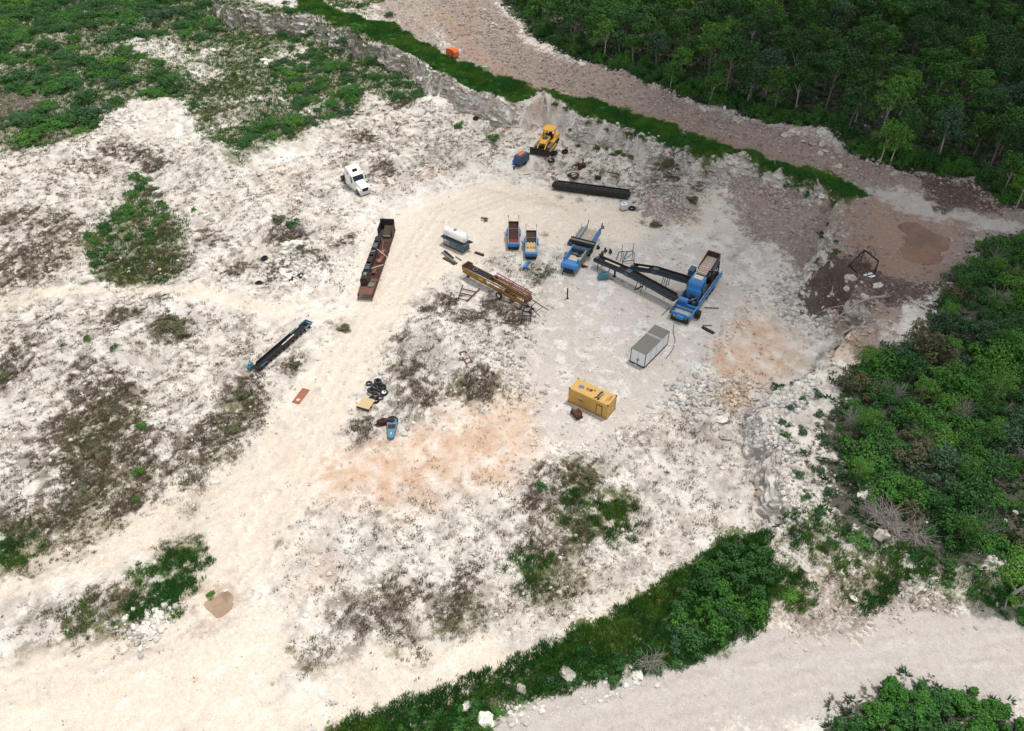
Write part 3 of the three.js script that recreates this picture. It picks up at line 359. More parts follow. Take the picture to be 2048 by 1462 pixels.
// ------------------------------------------------------------------ the cloud that shades the right and back of the site, high above
{
  seed(91); const lobes = [];
  const [cx, cz] = [42.02, -117.59], lift = 1100, off = sunDir.clone().multiplyScalar(lift / sunDir.y);
  const base = V(cx + 116 + off.x, lift, cz - 78 + off.z);
  for (let k = 0; k < 46; k++) {
    const u = rr(-1, 1), v = rr(-1, 1); if (u * u + v * v > 1.1) { k--; continue; }
    const r = rr(28, 52), g = new THREE.IcosahedronGeometry(r, 3), p = g.attributes.position;
    for (let i = 0; i < p.count; i++) { const q = V(p.getX(i), p.getY(i), p.getZ(i)), n = q.clone().normalize(); q.addScaledVector(n, (S(NA, n.x * 0.35 + k * 0.13, n.z * 0.35 + n.y * 0.21) - 0.5) * r * 0.7); if (q.y < -r * 0.25) q.y = -r * 0.25; p.setXYZ(i, q.x, q.y, q.z); }
    g.computeVertexNormals(); g.translate(base.x + u * 125 + v * 40, base.y + r * 0.2 + (1 - u * u - v * v) * 22, base.z + v * 140 - u * 30); lobes.push(g);
  }
  const c = mesh('cloud', lobes, new THREE.MeshStandardMaterial({ color: new THREE.Color().setRGB(0.9, 0.9, 0.92), roughness: 1 }));
  tag(c, 'broad white cumulus cloud high above the quarry, out of frame', 'cloud', null, 'structure');
}

// ------------------------------------------------------------------ quarry face: a broken, layered rock wall below the rim
const mat = (hex, rough = 0.8, metal = 0, extra = {}) => new THREE.MeshStandardMaterial({ color: hex, roughness: rough, metalness: metal, ...extra });
function noiseTex(n, rep, fn) {
  const d = new Uint8Array(n * n * 4); for (let j = 0; j < n; j++) for (let i = 0; i < n; i++) { const c = fn(i / n, j / n); for (let k = 0; k < 3; k++) d[4 * (j * n + i) + k] = LIN[(clamp(c[k]) * 4096) | 0]; d[4 * (j * n + i) + 3] = 255; }
  const t = new THREE.DataTexture(d, n, n); t.wrapS = t.wrapT = THREE.RepeatWrapping; t.repeat.set(rep, rep); t.colorSpace = THREE.SRGBColorSpace; t.magFilter = THREE.LinearFilter; t.minFilter = THREE.LinearMipmapLinearFilter; t.generateMipmaps = true; t.needsUpdate = true; return t;
}
const rockTex = noiseTex(512, 1, (u, v) => { const a = S(NA, u * 0.5, v * 2), b = S(NB, u, v), f = S(NF, u * 2, v * 2), c = [0.42, 0.385, 0.35]; mixc(c, [0.62, 0.58, 0.53], clamp((b - 0.4) * 3)); mixc(c, [0.2, 0.175, 0.15], clamp((a - 0.58) * 5) * 0.8); mixc(c, [0.32, 0.16, 0.09], clamp((S(NA, u + 0.4, v + 0.3) - 0.72) * 6) * 0.5); const g = 0.75 + 0.5 * f; return [c[0] * g, c[1] * g, c[2] * g]; });
const rockMat = new THREE.MeshStandardMaterial({ map: rockTex, roughness: 0.95, side: THREE.DoubleSide, flatShading: true });
{
  function face(k0, k1) {
    const pts = []; for (let k = k0; k < k1; k++) { const a = rim[k], b = rim[k + 1], L = Math.hypot(b[0] - a[0], b[1] - a[1]), n = Math.max(1, Math.round(L / 0.45)); for (let i = 0; i < n; i++) pts.push(a.map((v, q) => lerp(v, b[q], i / n))); } pts.push(rim[k1]);
    const R = 14, pos = [], uv = [], idx = []; let run = 0;
    pts.forEach((p, i) => {
      const q = pts[Math.min(i + 1, pts.length - 1)], o = pts[Math.max(i - 1, 0)], tx = q[0] - o[0], tz = q[1] - o[1], L = Math.hypot(tx, tz) || 1, ox = -tz / L, oz = tx / L;   // outward, into the pit
      if (i) run += Math.hypot(p[0] - o[0], p[1] - o[1]) * (i > 1 ? 0.5 : 1);
      const wx = (S(NA, p[0] / 40, p[1] / 40) - 0.5) * 3.2, wz = (S(NA, p[0] / 40 + 0.5, p[1] / 40 + 0.2) - 0.5) * 3.2, X = p[0] - wx, Z = p[1] - wz;
      const top = hAt(X - ox * 0.3, Z - oz * 0.3), foot = Math.min(hAt(X + ox * (p[3] + 0.6), Z + oz * (p[3] + 0.6)), top - 0.4);
      for (let r = 0; r <= R; r++) {
        const t = r / R, y = lerp(foot - 0.3, top + 0.06, t), layer = Math.floor(y / 0.62 + S(NA, run / 30, 0.3) * 2), block = S(NA, Math.floor(run / 1.3 + layer * 0.37) * 0.173, layer * 0.291) - 0.5;
        const out = lerp(p[3] + 0.35, 0.15, Math.pow(t, 0.75)) + block * 2.4 * Math.sin(Math.PI * clamp(t * 0.92 + 0.04)) + (S(NF, run / 5, y / 5) - 0.5) * 1.1;
        pos.push(X + ox * out, y, Z + oz * out); uv.push(run / 6, y / 6);
        if (r < R && i < pts.length - 1) { const a = i * (R + 1) + r, b = a + R + 1; idx.push(a, b, a + 1, a + 1, b, b + 1); }
      }
    });
    const g = new THREE.BufferGeometry(); g.setAttribute('position', new THREE.Float32BufferAttribute(pos, 3)); g.setAttribute('uv', new THREE.Float32BufferAttribute(uv, 2)); g.setIndex(idx);
    const h = g.toNonIndexed(); h.computeVertexNormals(); return h;
  }
  const back = struct('quarry_face', face(1, 11), rockMat); back.userData.label = 'long pale layered rock face below the grass strip';
  const mid = struct('quarry_face', face(13, 22), rockMat); mid.userData.label = 'broken rock bank behind the bulldozer and black beam';
  const right = struct('quarry_face', face(24, 28), rockMat); right.userData.label = 'short rock step left of the brown spoil';
  const low = struct('quarry_face', face(30, 42), rockMat); low.userData.label = 'grey rock bank winding down beside the right thicket';
}

// ------------------------------------------------------------------ stones
function rockGeo(sd, d = 0, sy = 0.65) {
  seed(sd); const g = mergeVertices(new THREE.IcosahedronGeometry(1, d).deleteAttribute('normal').deleteAttribute('uv')), p = g.attributes.position;
  for (let i = 0; i < p.count; i++) { const k = rr(0.72, 1.2); p.setXYZ(i, p.getX(i) * k * 1.1, p.getY(i) * k * sy, p.getZ(i) * k * 0.9); }
  const h = g.toNonIndexed(); h.computeVertexNormals(); const uv = []; for (let i = 0; i < h.attributes.position.count; i++) uv.push(h.attributes.position.getX(i) * 0.2 + h.attributes.position.getY(i) * 0.13, h.attributes.position.getZ(i) * 0.2); h.setAttribute('uv', new THREE.Float32BufferAttribute(uv, 2)); return h;
}
const stoneMat = new THREE.MeshStandardMaterial({ color: 0xffffff, roughness: 0.95, flatShading: true });
function scatter(name, geo, material, want, dens, size, col, label, category, area, yoff = 0) {
  const list = []; let tries = 0;
  while (list.length < want && tries++ < want * 60) {
    const x = area ? rr(area[0], area[1]) : rr(-150, 150), z = area ? rr(area[2], area[3]) : rr(-255, -25);
    if (Math.abs(x) > 0.655 * (-z * 0.737 + 51.7) + 10) continue;           // the site seen from the drone, and some way round it
    const d = dens(x, z); if (rnd() > d) continue; list.push([x, z, size(x, z), rnd(), rnd(), rnd()]);
  }
  const im = new THREE.InstancedMesh(geo, material, list.length), m = new THREE.Matrix4(), q = new THREE.Quaternion(), e = new THREE.Euler(), c = new THREE.Color();
  list.forEach(([x, z, s, a, b, r], i) => { e.set((b - 0.5) * 0.5, a * 6.283, (r - 0.5) * 0.5); q.setFromEuler(e); m.compose(V(x, hAt(x, z) + yoff * s, z), q, V(s * (0.8 + 0.4 * b), s * (0.75 + 0.5 * r), s * (0.8 + 0.4 * a))); im.setMatrixAt(i, m); col(x, z, r, c); im.setColorAt(i, c); });
  im.castShadow = im.receiveShadow = true; im.name = numbered(name); scene.add(im); tag(im, label, category, null, 'stuff'); return im;
}
seed(501);
const stoneCol = (x, z, r, c) => { const pk = G(M.pink, x, z) * (1 - G(M.white, x, z)), o = G(M.orange, x, z), k = 0.32 + 0.4 * r; c.setRGB(k * lerp(1, 0.68, pk) , k * lerp(0.94, 0.56, pk) * lerp(1, 0.8, o), k * lerp(0.88, 0.50, pk) * lerp(1, 0.6, o)); };
scatter('rubble', rockGeo(5), stoneMat, 34000, (x, z) => { const s = G(stoneD, x, z); return s * s * clamp((S(NB, x / 14, z / 14) - 0.3) * 2.2); }, () => 0.07 + 0.26 * Math.pow(rnd(), 3), stoneCol, 'loose pale rubble strewn over banks, heaps and track edges', 'rubble', null, 0.2);
scatter('gravel', rockGeo(9), stoneMat, 16000, (x, z) => 0.1 + 0.9 * clamp(G(M.pad, x, z) * 0.5 + G(stoneD, x, z) + G(M.white, x, z) * 0.5) * (1 - G(M.lime, x, z)) * (1 - G(M.floor, x, z)), () => rr(0.04, 0.12), stoneCol, 'small stones scattered over the quarry floor', 'gravel', null, 0.2);

seed(555);
const fallD = grid(); stroke(fallD, [[25.6, -76.4], [29.8, -78.4], [33.5, -73.6], [37.6, -76.4]], 7, 1, 2.5); stroke(fallD, [[31.8, -71.7], [33, -67.3], [32.8, -62.4], [32, -55.6]], 5, 0.8, 2); stroke(fallD, [[46, -104.2], [43.5, -97.6], [46.4, -92.7], [52.7, -93.3]], 5, 0.8, 2); stroke(fallD, [[8.4, -164.5], [16.5, -154.9], [24.4, -149.3], [31.7, -143]], 4, 0.5, 2); stroke(fallD, [[2.9, -167], [6.6, -160.8], [9.4, -163.2]], 5, 0.8, 2); stroke(fallD, [[28.2, -132.2], [30.1, -125.9]], 6, 0.7, 2); stroke(fallD, [[41.1, -135], [47.2, -132.2], [53.1, -125.9]], 6, 0.7, 2); stroke(fallD, [[-3.2, -84.7], [2.5, -77.4]], 4, 0.6, 2); stroke(fallD, [[7.8, -187.3], [25.6, -175.5], [41.7, -158.5], [54.4, -150.3], [65.2, -139.6], [72.1, -134.6]], 2.5, 0.5, 1.5); for (const [x, z, r] of [[-86.9, -162.5, 4], [-36.5, -107.8, 3.5], [-12.4, -151.5, 4], [-38.5, -42.8, 3], [-19.1, -169.6, 2]]) spot(fallD, x, z, r, 1);
scatter('rockfall_rubble', rockGeo(7, 0, 0.7), stoneMat, 7500, (x, z) => Math.pow(G(fallD, x, z), 1.5) * (1 - G(M.grass, x, z)) * (1 - 0.9 * G(M.soil, x, z)), () => 0.16 + 0.34 * Math.pow(rnd(), 2.5), stoneCol, 'broken blocks of the rockfalls and rubble heaps', 'rubble', null, 0.25);
const boulderGeos = [rockGeo(21, 1), rockGeo(22, 1, 0.5), rockGeo(23, 1, 0.8), rockGeo(24, 1, 0.45)];
const bmats = [[0.60, 0.57, 0.53], [0.50, 0.46, 0.42], [0.82, 0.785, 0.73], [0.42, 0.36, 0.32]].map(c => new THREE.MeshStandardMaterial({ color: new THREE.Color().setRGB(...c), map: noiseTexRock(), roughness: 0.95 }));
function noiseTexRock() { return noiseTexRock.t ??= noiseTex(256, 1, (u, v) => { const k = 0.7 + 0.5 * (S(NB, u, v) - 0.2); return [k, k * 0.98, k * 0.95]; }); }
function boulder(x, z, r, label, group, mi = 0) {
  const m = new THREE.Mesh(boulderGeos[(rnd() * 4) | 0], bmats[mi]); m.castShadow = m.receiveShadow = true; m.name = numbered('boulder'); scene.add(m);
  m.position.set(x, hAt(x, z) + r * 0.18, z); m.rotation.set(rr(-0.2, 0.2), rr(0, 6.28), rr(-0.2, 0.2)); m.scale.set(r * rr(0.85, 1.25), r * rr(0.8, 1.1), r * rr(0.8, 1.1)); tag(m, label, 'boulder', group); return m;
}
seed(601);
function field(P, n, r0, r1, label, group, mi) { const b = [Math.min(...P.map(p => p[0])), Math.max(...P.map(p => p[0])), Math.min(...P.map(p => p[1])), Math.max(...P.map(p => p[1]))]; let k = 0, t = 0; while (k < n && t++ < 4000) { const x = rr(b[0], b[1]), z = rr(b[2], b[3]); if (!inside(x, z, P)) continue; boulder(x, z, lerp(r0, r1, Math.pow(rnd(), 2)), label, group, Array.isArray(mi) ? mi[(rnd() * mi.length) | 0] : mi); k++; } }
field([[26.3, -78.4], [31.4, -79.4], [37.2, -77.4], [33.8, -71.7], [29.5, -67.3], [25.2, -72.7]], 34, 0.3, 0.8, 'grey broken boulder in the rockfall left of the dark round shrub', 'boulders of the rockfall below the right bank', [0, 1]);
field([[33.3, -72.9], [38.9, -76.8], [46.9, -82.9], [47, -80.8], [41.1, -74.8], [35.2, -70.2]], 20, 0.4, 1.0, 'pale boulder on the rim of the right rock bank', 'boulders along the right rim', [0, 2]);
field([[2.3, -67.7], [10.7, -66.9], [17.8, -72.2], [25, -79.4], [25.6, -78.4], [18.3, -70.8], [11.2, -65.2]], 36, 0.2, 0.5, 'small pale boulder on the ridge edging the crushed stone pad', 'boulders edging the pad', [0, 2]);
field([[-91.3, -167], [-84.5, -168.3], [-80.5, -158.4], [-88.4, -157.9]], 18, 0.4, 1.1, 'white slab boulder in the rock pile under the left scrub', 'boulders of the left rock pile', [0, 2]);
field([[-39.9, -112.9], [-35.5, -112.9], [-33.1, -103.1], [-37.8, -103.1]], 34, 0.3, 0.75, 'chalk white boulder in the heap beside the loose tyre', 'boulders of the white heap', [2]);
field([[-39.9, -44.4], [-37.4, -44.4], [-36.5, -41], [-38.7, -41.1]], 30, 0.2, 0.55, 'small white boulder in the heap near the brown puddle', 'boulders of the lower left heap', [2]);
field([[10.9, -175.5], [23.7, -167.4], [29.8, -172.7], [44.9, -158.5], [42.4, -151.4], [24.5, -164.8]], 14, 0.25, 0.6, 'pale boulder at the forest edge above the upper track', 'boulders at the forest edge', [0, 3]);
field([[54.4, -150.3], [65.5, -140.6], [62.4, -133.6], [52.3, -145.9]], 16, 0.3, 0.8, 'grey boulder by the fallen branches at the forest edge', 'boulders under the tall pale-trunked trees', [0, 3]);
field([[-8.8, -226.8], [-1.8, -203.9], [-4.3, -200.4], [-9.9, -218.7]], 14, 0.3, 0.7, 'pinkish boulder at the top of the upper road', 'boulders at the top of the road', [0, 3]);
field([[38.8, -133.1], [48.8, -135], [54, -122.5], [46.1, -112.9]], 24, 0.2, 0.6, 'pinkish block in the gravel pile under the dark ledge', 'blocks of the pink gravel pile', [1, 3]);
field([[47.2, -104.2], [47.5, -93.9], [54.8, -92.7], [53.7, -98.9]], 14, 0.3, 0.8, 'pale block below the fallen dead tree', 'blocks below the dead tree', [0, 1]);
for (const [x, z, r, lab] of [[-49.35, -138.53, 0.8, 'ochre boulder at the foot of the bare mound left of the white truck'], [-47.77, -141.94, 0.6, 'cream boulder beside the larger ochre boulder'], [19.19, -149.32, 0.7, 'lone white boulder below the green bushes behind the black beam'], [-14.26, -70.29, 0.5, 'flat white stone right of the teal cone'], [-12.19, -157.23, 0.5, 'white stone on top of the reddish heap'], [-13.30, -157.94, 0.5, 'second white stone on top of the reddish heap'], [26.46, -73.77, 0.8, 'big pale boulder left of the rockfall'], [27.75, -71.74, 0.9, 'split pale slab in front of the rockfall'], [-65.08, -74.34, 0.45, 'lone white stone on the left weed field'], [-50.09, -75.00, 0.5, 'white stone behind the bright left shrub'], [-49.91, -70.65, 0.6, 'white stone left of the bright left shrub'], [-2.47, -32.17, 1.0, 'large cream boulder beside the lower right road end'], [-4.18, -34.13, 0.7, 'cream boulder in the lower green bank'], [0.93, -35.18, 0.5, 'white boulder in the grass bank gap'], [5.49, -36.50, 0.8, 'flat cream boulder on the grass bank'], [12.41, -36.40, 0.6, 'ochre boulder at the road by the brush heap'], [41.21, -51.70, 1.0, 'pale round boulder under the right thicket'], [42.14, -59.14, 1.3, 'pale slab above the right thicket clearing'], [41.94, -57.64, 1.1, 'second pale slab in the right thicket clearing'], [31.98, -48.15, 0.5, 'small white boulder on the pink bank by the lower right road'], [36.64, -44.96, 0.5, 'yellowish stone beside the olive grass patch'], [-60.25, -194.60, 1.5, 'white weathered boulder in the upper left meadow'], [-62.35, -197.17, 1.1, 'white boulder leaning on the largest meadow boulder'], [-78.51, -201.78, 1.2, 'white rock outcrop at the meadow bare patch'], [-77.35, -204.48, 0.9, 'smaller white rock of the meadow outcrop'], [-84.29, -186.29, 0.9, 'white rock at the end of the left scrub'], [-85.16, -184.23, 0.7, 'smaller white rock at the end of the left scrub'], [-19.15, -170.89, 1.2, 'white rock of the small heap below the long face'], [-17.68, -167.77, 0.9, 'grey white rock of the small heap below the long face'], [-38.31, -181.33, 0.7, 'white rock in the dark bushes below the long face'], [55.69, -96.22, 0.8, 'pale cliff block right of the dark soil spill'], [51.70, -90.83, 1.1, 'bluish white cliff block below the fallen dead tree'], [51.23, -92.86, 0.8, 'white cliff block under the fallen trunk'], [-103.29, -215.13, 1.0, 'pale boulder at the far left scrub edge']]) boulder(x, z, r, lab, null, (rnd() * 3) | 0);


// ------------------------------------------------------------------ vegetation
function leafCloud(sd, lobes, n, leaf, pal, opt = {}) {                 // many small leaf clumps spread through the outer part of several lobes
  seed(sd); const pos = [], col = [], idx = [], W = lobes.map(l => l[3] * l[3]); const tot = W.reduce((a, b) => a + b, 0);
  for (let k = 0; k < n; k++) {
    let r = rnd() * tot, li = 0; while ((r -= W[li]) > 0 && li < lobes.length - 1) li++;
    const [cx, cy, cz, R, sy = 0.75] = lobes[li];
    let y = rr(opt.low ?? -0.55, 1), a = rr(0, 6.2832), q = Math.sqrt(Math.max(0, 1 - y * y)); const d = V(q * Math.cos(a), y, q * Math.sin(a));
    const lump = 0.82 + 0.36 * Math.sin(d.x * 5.1 + li * 1.7) * Math.sin(d.z * 4.7 + li) * Math.sin(d.y * 4 + li * 2.3), f = R * lump * (1 - 0.5 * Math.pow(rnd(), 2.2)) * rr(0.92, 1.08);
    const p = V(cx + d.x * f, cy + d.y * f * sy, cz + d.z * f); if (p.y < 0.03) p.y = rr(0.03, 0.2);
    const nrm = d.clone().multiplyScalar(0.7).add(V(rr(-1, 1), rr(-0.4, 1.2), rr(-1, 1))).normalize();
    const u = V(rr(-1, 1), rr(-1, 1), rr(-1, 1)).cross(nrm).normalize(), v = nrm.clone().cross(u), s = leaf * rr(0.6, 1.35), b = pos.length / 3;
    const w = s * rr(0.4, 0.7), tipd = s * rr(0.1, 0.35);
    for (const [A, Bq, D] of [[-1, 0, -tipd], [0, -w / s, 0], [1, 0, -tipd], [0, w / s, 0]]) { const c = p.clone().addScaledVector(u, A * s * 0.5).addScaledVector(v, Bq * s * 0.5).addScaledVector(nrm, D); pos.push(c.x, Math.max(c.y, 0.01), c.z); }
    idx.push(b, b + 1, b + 3, b + 1, b + 2, b + 3);
    const c = pal[(rnd() * pal.length) | 0], g = rr(0.75, 1.25); for (let i = 0; i < 4; i++) col.push(c[0] * g, c[1] * g, c[2] * g);
  }
  const g = new THREE.BufferGeometry(); g.setAttribute('position', new THREE.Float32BufferAttribute(pos, 3)); g.setAttribute('color', new THREE.Float32BufferAttribute(col, 3)); g.setIndex(idx);
  const h = g.toNonIndexed(); h.computeVertexNormals(); return h;
}
const PAL = {
  dark: [[0.022, 0.10, 0.012], [0.017, 0.082, 0.015], [0.032, 0.12, 0.011]],
  mid: [[0.038, 0.148, 0.011], [0.052, 0.172, 0.011], [0.03, 0.125, 0.013]],
  lime: [[0.065, 0.19, 0.012], [0.085, 0.20, 0.015], [0.05, 0.165, 0.012]],
  blue: [[0.034, 0.088, 0.036], [0.046, 0.105, 0.045], [0.026, 0.076, 0.028]],
  tdark: [[0.017, 0.078, 0.007], [0.013, 0.06, 0.009], [0.024, 0.094, 0.007]], tmid: [[0.03, 0.118, 0.007], [0.044, 0.145, 0.007], [0.024, 0.095, 0.008]],
  olive: [[0.10, 0.10, 0.045], [0.13, 0.12, 0.065], [0.08, 0.09, 0.03]],
  dry: [[0.17, 0.14, 0.10], [0.13, 0.105, 0.075], [0.21, 0.18, 0.135], [0.10, 0.095, 0.05]],
};
const leafMat = new THREE.MeshStandardMaterial({ vertexColors: true, roughness: 0.75, side: THREE.DoubleSide });
const barkPale = mat(new THREE.Color().setRGB(0.42, 0.385, 0.33), 0.9), barkGrey = mat(new THREE.Color().setRGB(0.2, 0.175, 0.15), 0.95), deadWood = mat(new THREE.Color().setRGB(0.30, 0.27, 0.245), 0.95);

function treeKind(sd, h, r, pal, nLeaf, leaf, lean = 0.6) {
  seed(sd); const L = [], limbs = [], top = h * 0.6;
  const bx = rr(-lean, lean), bz = rr(-lean, lean), stem = [V(0, -0.3, 0), V(bx * 0.3, top * 0.35, bz * 0.3), V(bx * 0.7, top * 0.7, bz * 0.7), V(bx, top, bz)];
  limbs.push(tube(stem, 0.16, 0.08, 6, 3));
  const nl = 9 + (rnd() * 4 | 0);
  for (let k = 0; k < nl; k++) {
    const a = k * 2.4 + rr(-0.4, 0.4), f = k / nl, d = r * rr(0.35, 0.8) * (1 - 0.35 * f), y = lerp(h * 0.42, h - r * 0.3, Math.pow(f, 0.7)) + rr(-0.4, 0.4), c = V(bx + Math.cos(a) * d, y, bz + Math.sin(a) * d);
    L.push([c.x, c.y, c.z, r * rr(0.28, 0.46), rr(0.5, 0.75)]);
    if (k % 2) limbs.push(tube([V(bx * 0.7, Math.min(top, c.y) * rr(0.6, 0.85), bz * 0.7), V(lerp(bx, c.x, 0.5), lerp(top * 0.8, c.y, 0.55), lerp(bz, c.z, 0.5)), c], 0.07, 0.025, 5, 2));
  }
  L.push([bx, h - r * 0.42, bz, r * 0.5, 0.75]);
  return { trunk: mergeGeometries(limbs.map(g => g.toNonIndexed())), crown: leafCloud(sd + 7, L, nLeaf, leaf, pal) };
}
function bushKind(sd, pal, nLeaf, leaf, n = 10, tall = 0.75) {
  seed(sd); const L = [[rr(-0.1, 0.1), 0.36 * tall, rr(-0.1, 0.1), 0.55, tall]]; for (let k = 0; k < n; k++) { const a = rr(0, 6.28), d = rr(0.25, 0.85), r = rr(0.16, 0.42) * (1.15 - 0.4 * d); L.push([Math.cos(a) * d, rr(0.1, 0.75) * tall * (1.1 - 0.5 * d), Math.sin(a) * d, r, rr(0.6, 1.1) * tall + 0.15]); }
  const stems = []; for (let k = 0; k < 6; k++) { const q = L[k % L.length]; stems.push(tube([V(0, -0.1, 0), V(q[0] * 0.5, q[1] * 0.5, q[2] * 0.5), V(q[0] * 1.1, q[1] + q[3] * 0.8, q[2] * 1.1)], 0.022, 0.007, 4, 2)); }
  return { trunk: mergeGeometries(stems.map(g => g.toNonIndexed())), crown: leafCloud(sd + 3, L, nLeaf, leaf, pal, { low: -0.3 }) };
}
function plant(name, kind, bark, x, z, s, sy, label, category, group, parts = ['trunk', 'crown'], turn = rnd() * 6.28) {
  const o = new THREE.Group(); o.name = numbered(name); o.position.set(x, hAt(x, z), z); o.rotation.y = turn; o.scale.set(s, s * sy, s); scene.add(o);
  mesh(parts[0], kind.trunk, bark, o); mesh(parts[1], kind.crown, leafMat, o); tag(o, label, category, group); return o;
}
function fill(P, gap, most, fn, z0 = -1e9) {
  const b = [Math.min(...P.map(p => p[0])), Math.max(...P.map(p => p[0])), Math.min(...P.map(p => p[1])), Math.max(...P.map(p => p[1]))], got = []; let t = 0;
  while (got.length < most && t++ < 30000) { const x = rr(b[0], b[1]), z = rr(b[2], b[3]); if (z < z0 || Math.abs(x) > 0.655 * (-z * 0.737 + 51.7) + 7 || !inside(x, z, P)) continue; const g = typeof gap === 'function' ? gap(x, z) : gap; if (got.some(q => (q[0] - x) ** 2 + (q[1] - z) ** 2 < g * g)) continue; got.push([x, z]); }
  got.forEach(([x, z], i) => fn(x, z, i)); return got.length;
}
// forest on the plateau
const TK = [treeKind(71, 9.5, 3.9, PAL.tdark, 1350, 0.46), treeKind(72, 8.8, 3.6, PAL.tmid, 1300, 0.44), treeKind(73, 10.5, 4.2, PAL.tdark, 1450, 0.48), treeKind(74, 7.8, 3.4, PAL.tmid, 1250, 0.42), treeKind(75, 9, 3.6, PAL.blue, 1300, 0.42), treeKind(76, 9.2, 3.5, PAL.lime, 1250, 0.42)];
const TL = ['dark green broadleaf tree in the dense upper right forest', 'mid green broadleaf tree in the dense upper right forest', 'tall dark green tree standing in the upper right forest', 'small rounded green tree in the upper right forest', 'bluish green tree in the upper right forest', 'light yellow-green tree in the upper right forest'];
const TG = ['dark forest trees', 'mid green forest trees', 'tall dark forest trees', 'small rounded forest trees', 'bluish forest trees', 'light green forest trees'];
seed(701);
const forest = [[-2.1, -253.9], [0.8, -231], [7.7, -202.1], [13.4, -190.5], [27.3, -180.7], [36, -169.5], [43.2, -163.7], [55.8, -155.9], [66.2, -145.9], [71.1, -138.5], [78.5, -136.5], [88.3, -134], [88.7, -125.3], [95.7, -116.9], [127.9, -139.6], [199.2, -253.9]];
const nForest = fill(forest, 4.5, 280, (x, z) => { const t = rnd(), k = t < 0.26 ? 0 : t < 0.56 ? 1 : t < 0.74 ? 2 : t < 0.88 ? 3 : t < 0.94 ? 4 : 5; plant('forest_tree', TK[k], rnd() < 0.88 ? barkGrey : barkPale, x, z, rr(0.9, 1.3), rr(0.85, 1.1), TL[k], 'tree', TG[k]); }, -238);
seed(702);
for (const [x, z, k, s, lab] of [[21.56, -183.68, 5, 1.05, 'yellow-green crowned tree with a pale bare trunk at the forest edge'], [41.83, -160.21, 1, 0.85, 'slim pale-trunked tree alone at the forest edge above the track'], [49.90, -160.71, 4, 1.15, 'wide bluish-crowned tree on two trunks at the forest edge'], [59.78, -158.25, 0, 1.05, 'tree with a long leaning grey trunk at the forest edge'], [69.93, -135.95, 5, 1.0, 'twin-trunked pale tree in front of the forest beside the rubble heap'], [71.54, -135.17, 5, 0.95, 'yellow-green round tree leaning from the rubble heap'], [88.93, -125.86, 1, 1.0, 'bright green tree at the right end of the upper road'], [89.13, -121.01, 5, 0.9, 'bright low tree at the right frame edge above the road'], [34.69, -167.88, 3, 0.85, 'small green tree in the gap of the forest edge'], [27.81, -179.82, 1, 0.9, 'green tree beside the bare grey bush at the forest edge']]) plant('edge_tree', TK[k], barkPale, x, z, s, 0.95, lab, 'tree');
// bare grey bushes and brush
function twigs(sd, n, R, h, r0 = 0.03) { seed(sd); const g = []; for (let k = 0; k < n; k++) { const a = rr(0, 6.28), d = R * rr(0.2, 1), b = R * 0.4; const p0 = V(rr(-b, b), -0.05, rr(-b, b)), p2 = V(Math.cos(a) * d, h * rr(0.3, 1), Math.sin(a) * d), p1 = p0.clone().lerp(p2, 0.5).add(V(rr(-0.2, 0.2) * R, h * 0.15, rr(-0.2, 0.2) * R)); g.push(tube([p0, p1, p2], r0, r0 * 0.35, 4, 2).toNonIndexed()); } return mergeGeometries(g); }
const twigA = twigs(801, 90, 1, 1, 0.011), twigB = twigs(802, 80, 1, 0.6, 0.011);
seed(803);
for (const [x, z, s, sy, lab] of [[24.49, -181.29, 3.2, 1.3, 'bare grey leafless bush at the forest edge beside the pale trunk'], [26.50, -178.37, 2.2, 1, 'smaller bare grey bush at the forest edge'], [59.21, -153.04, 3.2, 0.5, 'heap of fallen grey branches at the forest edge'], [13.79, -37.54, 2.1, 0.6, 'brown brush heap on the lower green bank'], [42.36, -53.40, 3.4, 0.7, 'large heap of bare grey branches in the right thicket'], [45.26, -52.04, 2.8, 0.6, 'bare fallen branches at the edge of the right thicket'], [41.42, -54.79, 2.0, 1, 'pale bare shrub in the right thicket clearing'], [68.07, -98.79, 2.6, 0.9, 'bare grey shrub at the thicket corner by the soil'], [77.98, -107.01, 2.4, 0.9, 'bare grey shrub behind the puddle'], [-107.22, -187.79, 3.2, 0.6, 'grey leafless bush in the left scrub'], [-97.03, -183.35, 2.6, 0.6, 'dark purple-grey leafless bush in the left scrub'], [-36.99, -117.59, 1.8, 1.2, 'bare stemmed shrub behind the white heap'], [51.58, -65.89, 2.5, 0.8, 'bare dead branches inside the right thicket']]) { const m = new THREE.Mesh(rnd() < 0.5 ? twigA : twigB, deadWood); m.castShadow = m.receiveShadow = true; m.name = numbered('bare_brush'); m.position.set(x, hAt(x, z), z); m.rotation.y = rnd() * 6; m.scale.set(s, s * sy, s); scene.add(m); tag(m, lab, 'brush'); }

// bushes: unit radius, scaled
const two = (sd, pal, n = 10, tall = 0.75) => ({ s: bushKind(sd, pal, 400, 0.2, n, tall), m: bushKind(sd + 30, pal, 850, 0.15, n, tall), b: bushKind(sd + 60, pal, 1650, 0.105, n + 3, tall) });   // small, middle and big bushes keep about the same leaf
const BK = { dark: [two(1811, PAL.dark), two(1812, PAL.dark, 13, 0.9)], mid: [two(1813, PAL.mid), two(1814, PAL.mid, 13, 0.9)], lime: [two(1815, PAL.lime)], blue: [two(1816, PAL.blue)], olive: [two(1817, PAL.olive)], dry: [1818, 1819].map(q => ({ s: bushKind(q, PAL.dry, 300, 0.1, 14, 0.5), m: bushKind(q + 30, PAL.dry, 520, 0.07, 18, 0.45), b: bushKind(q + 60, PAL.dry, 700, 0.06, 20, 0.45) })) };
const pick = (k, s) => { const v = BK[k][(rnd() * BK[k].length) | 0]; return s < 1.1 ? v.s : s < 2.1 ? v.m : v.b; };
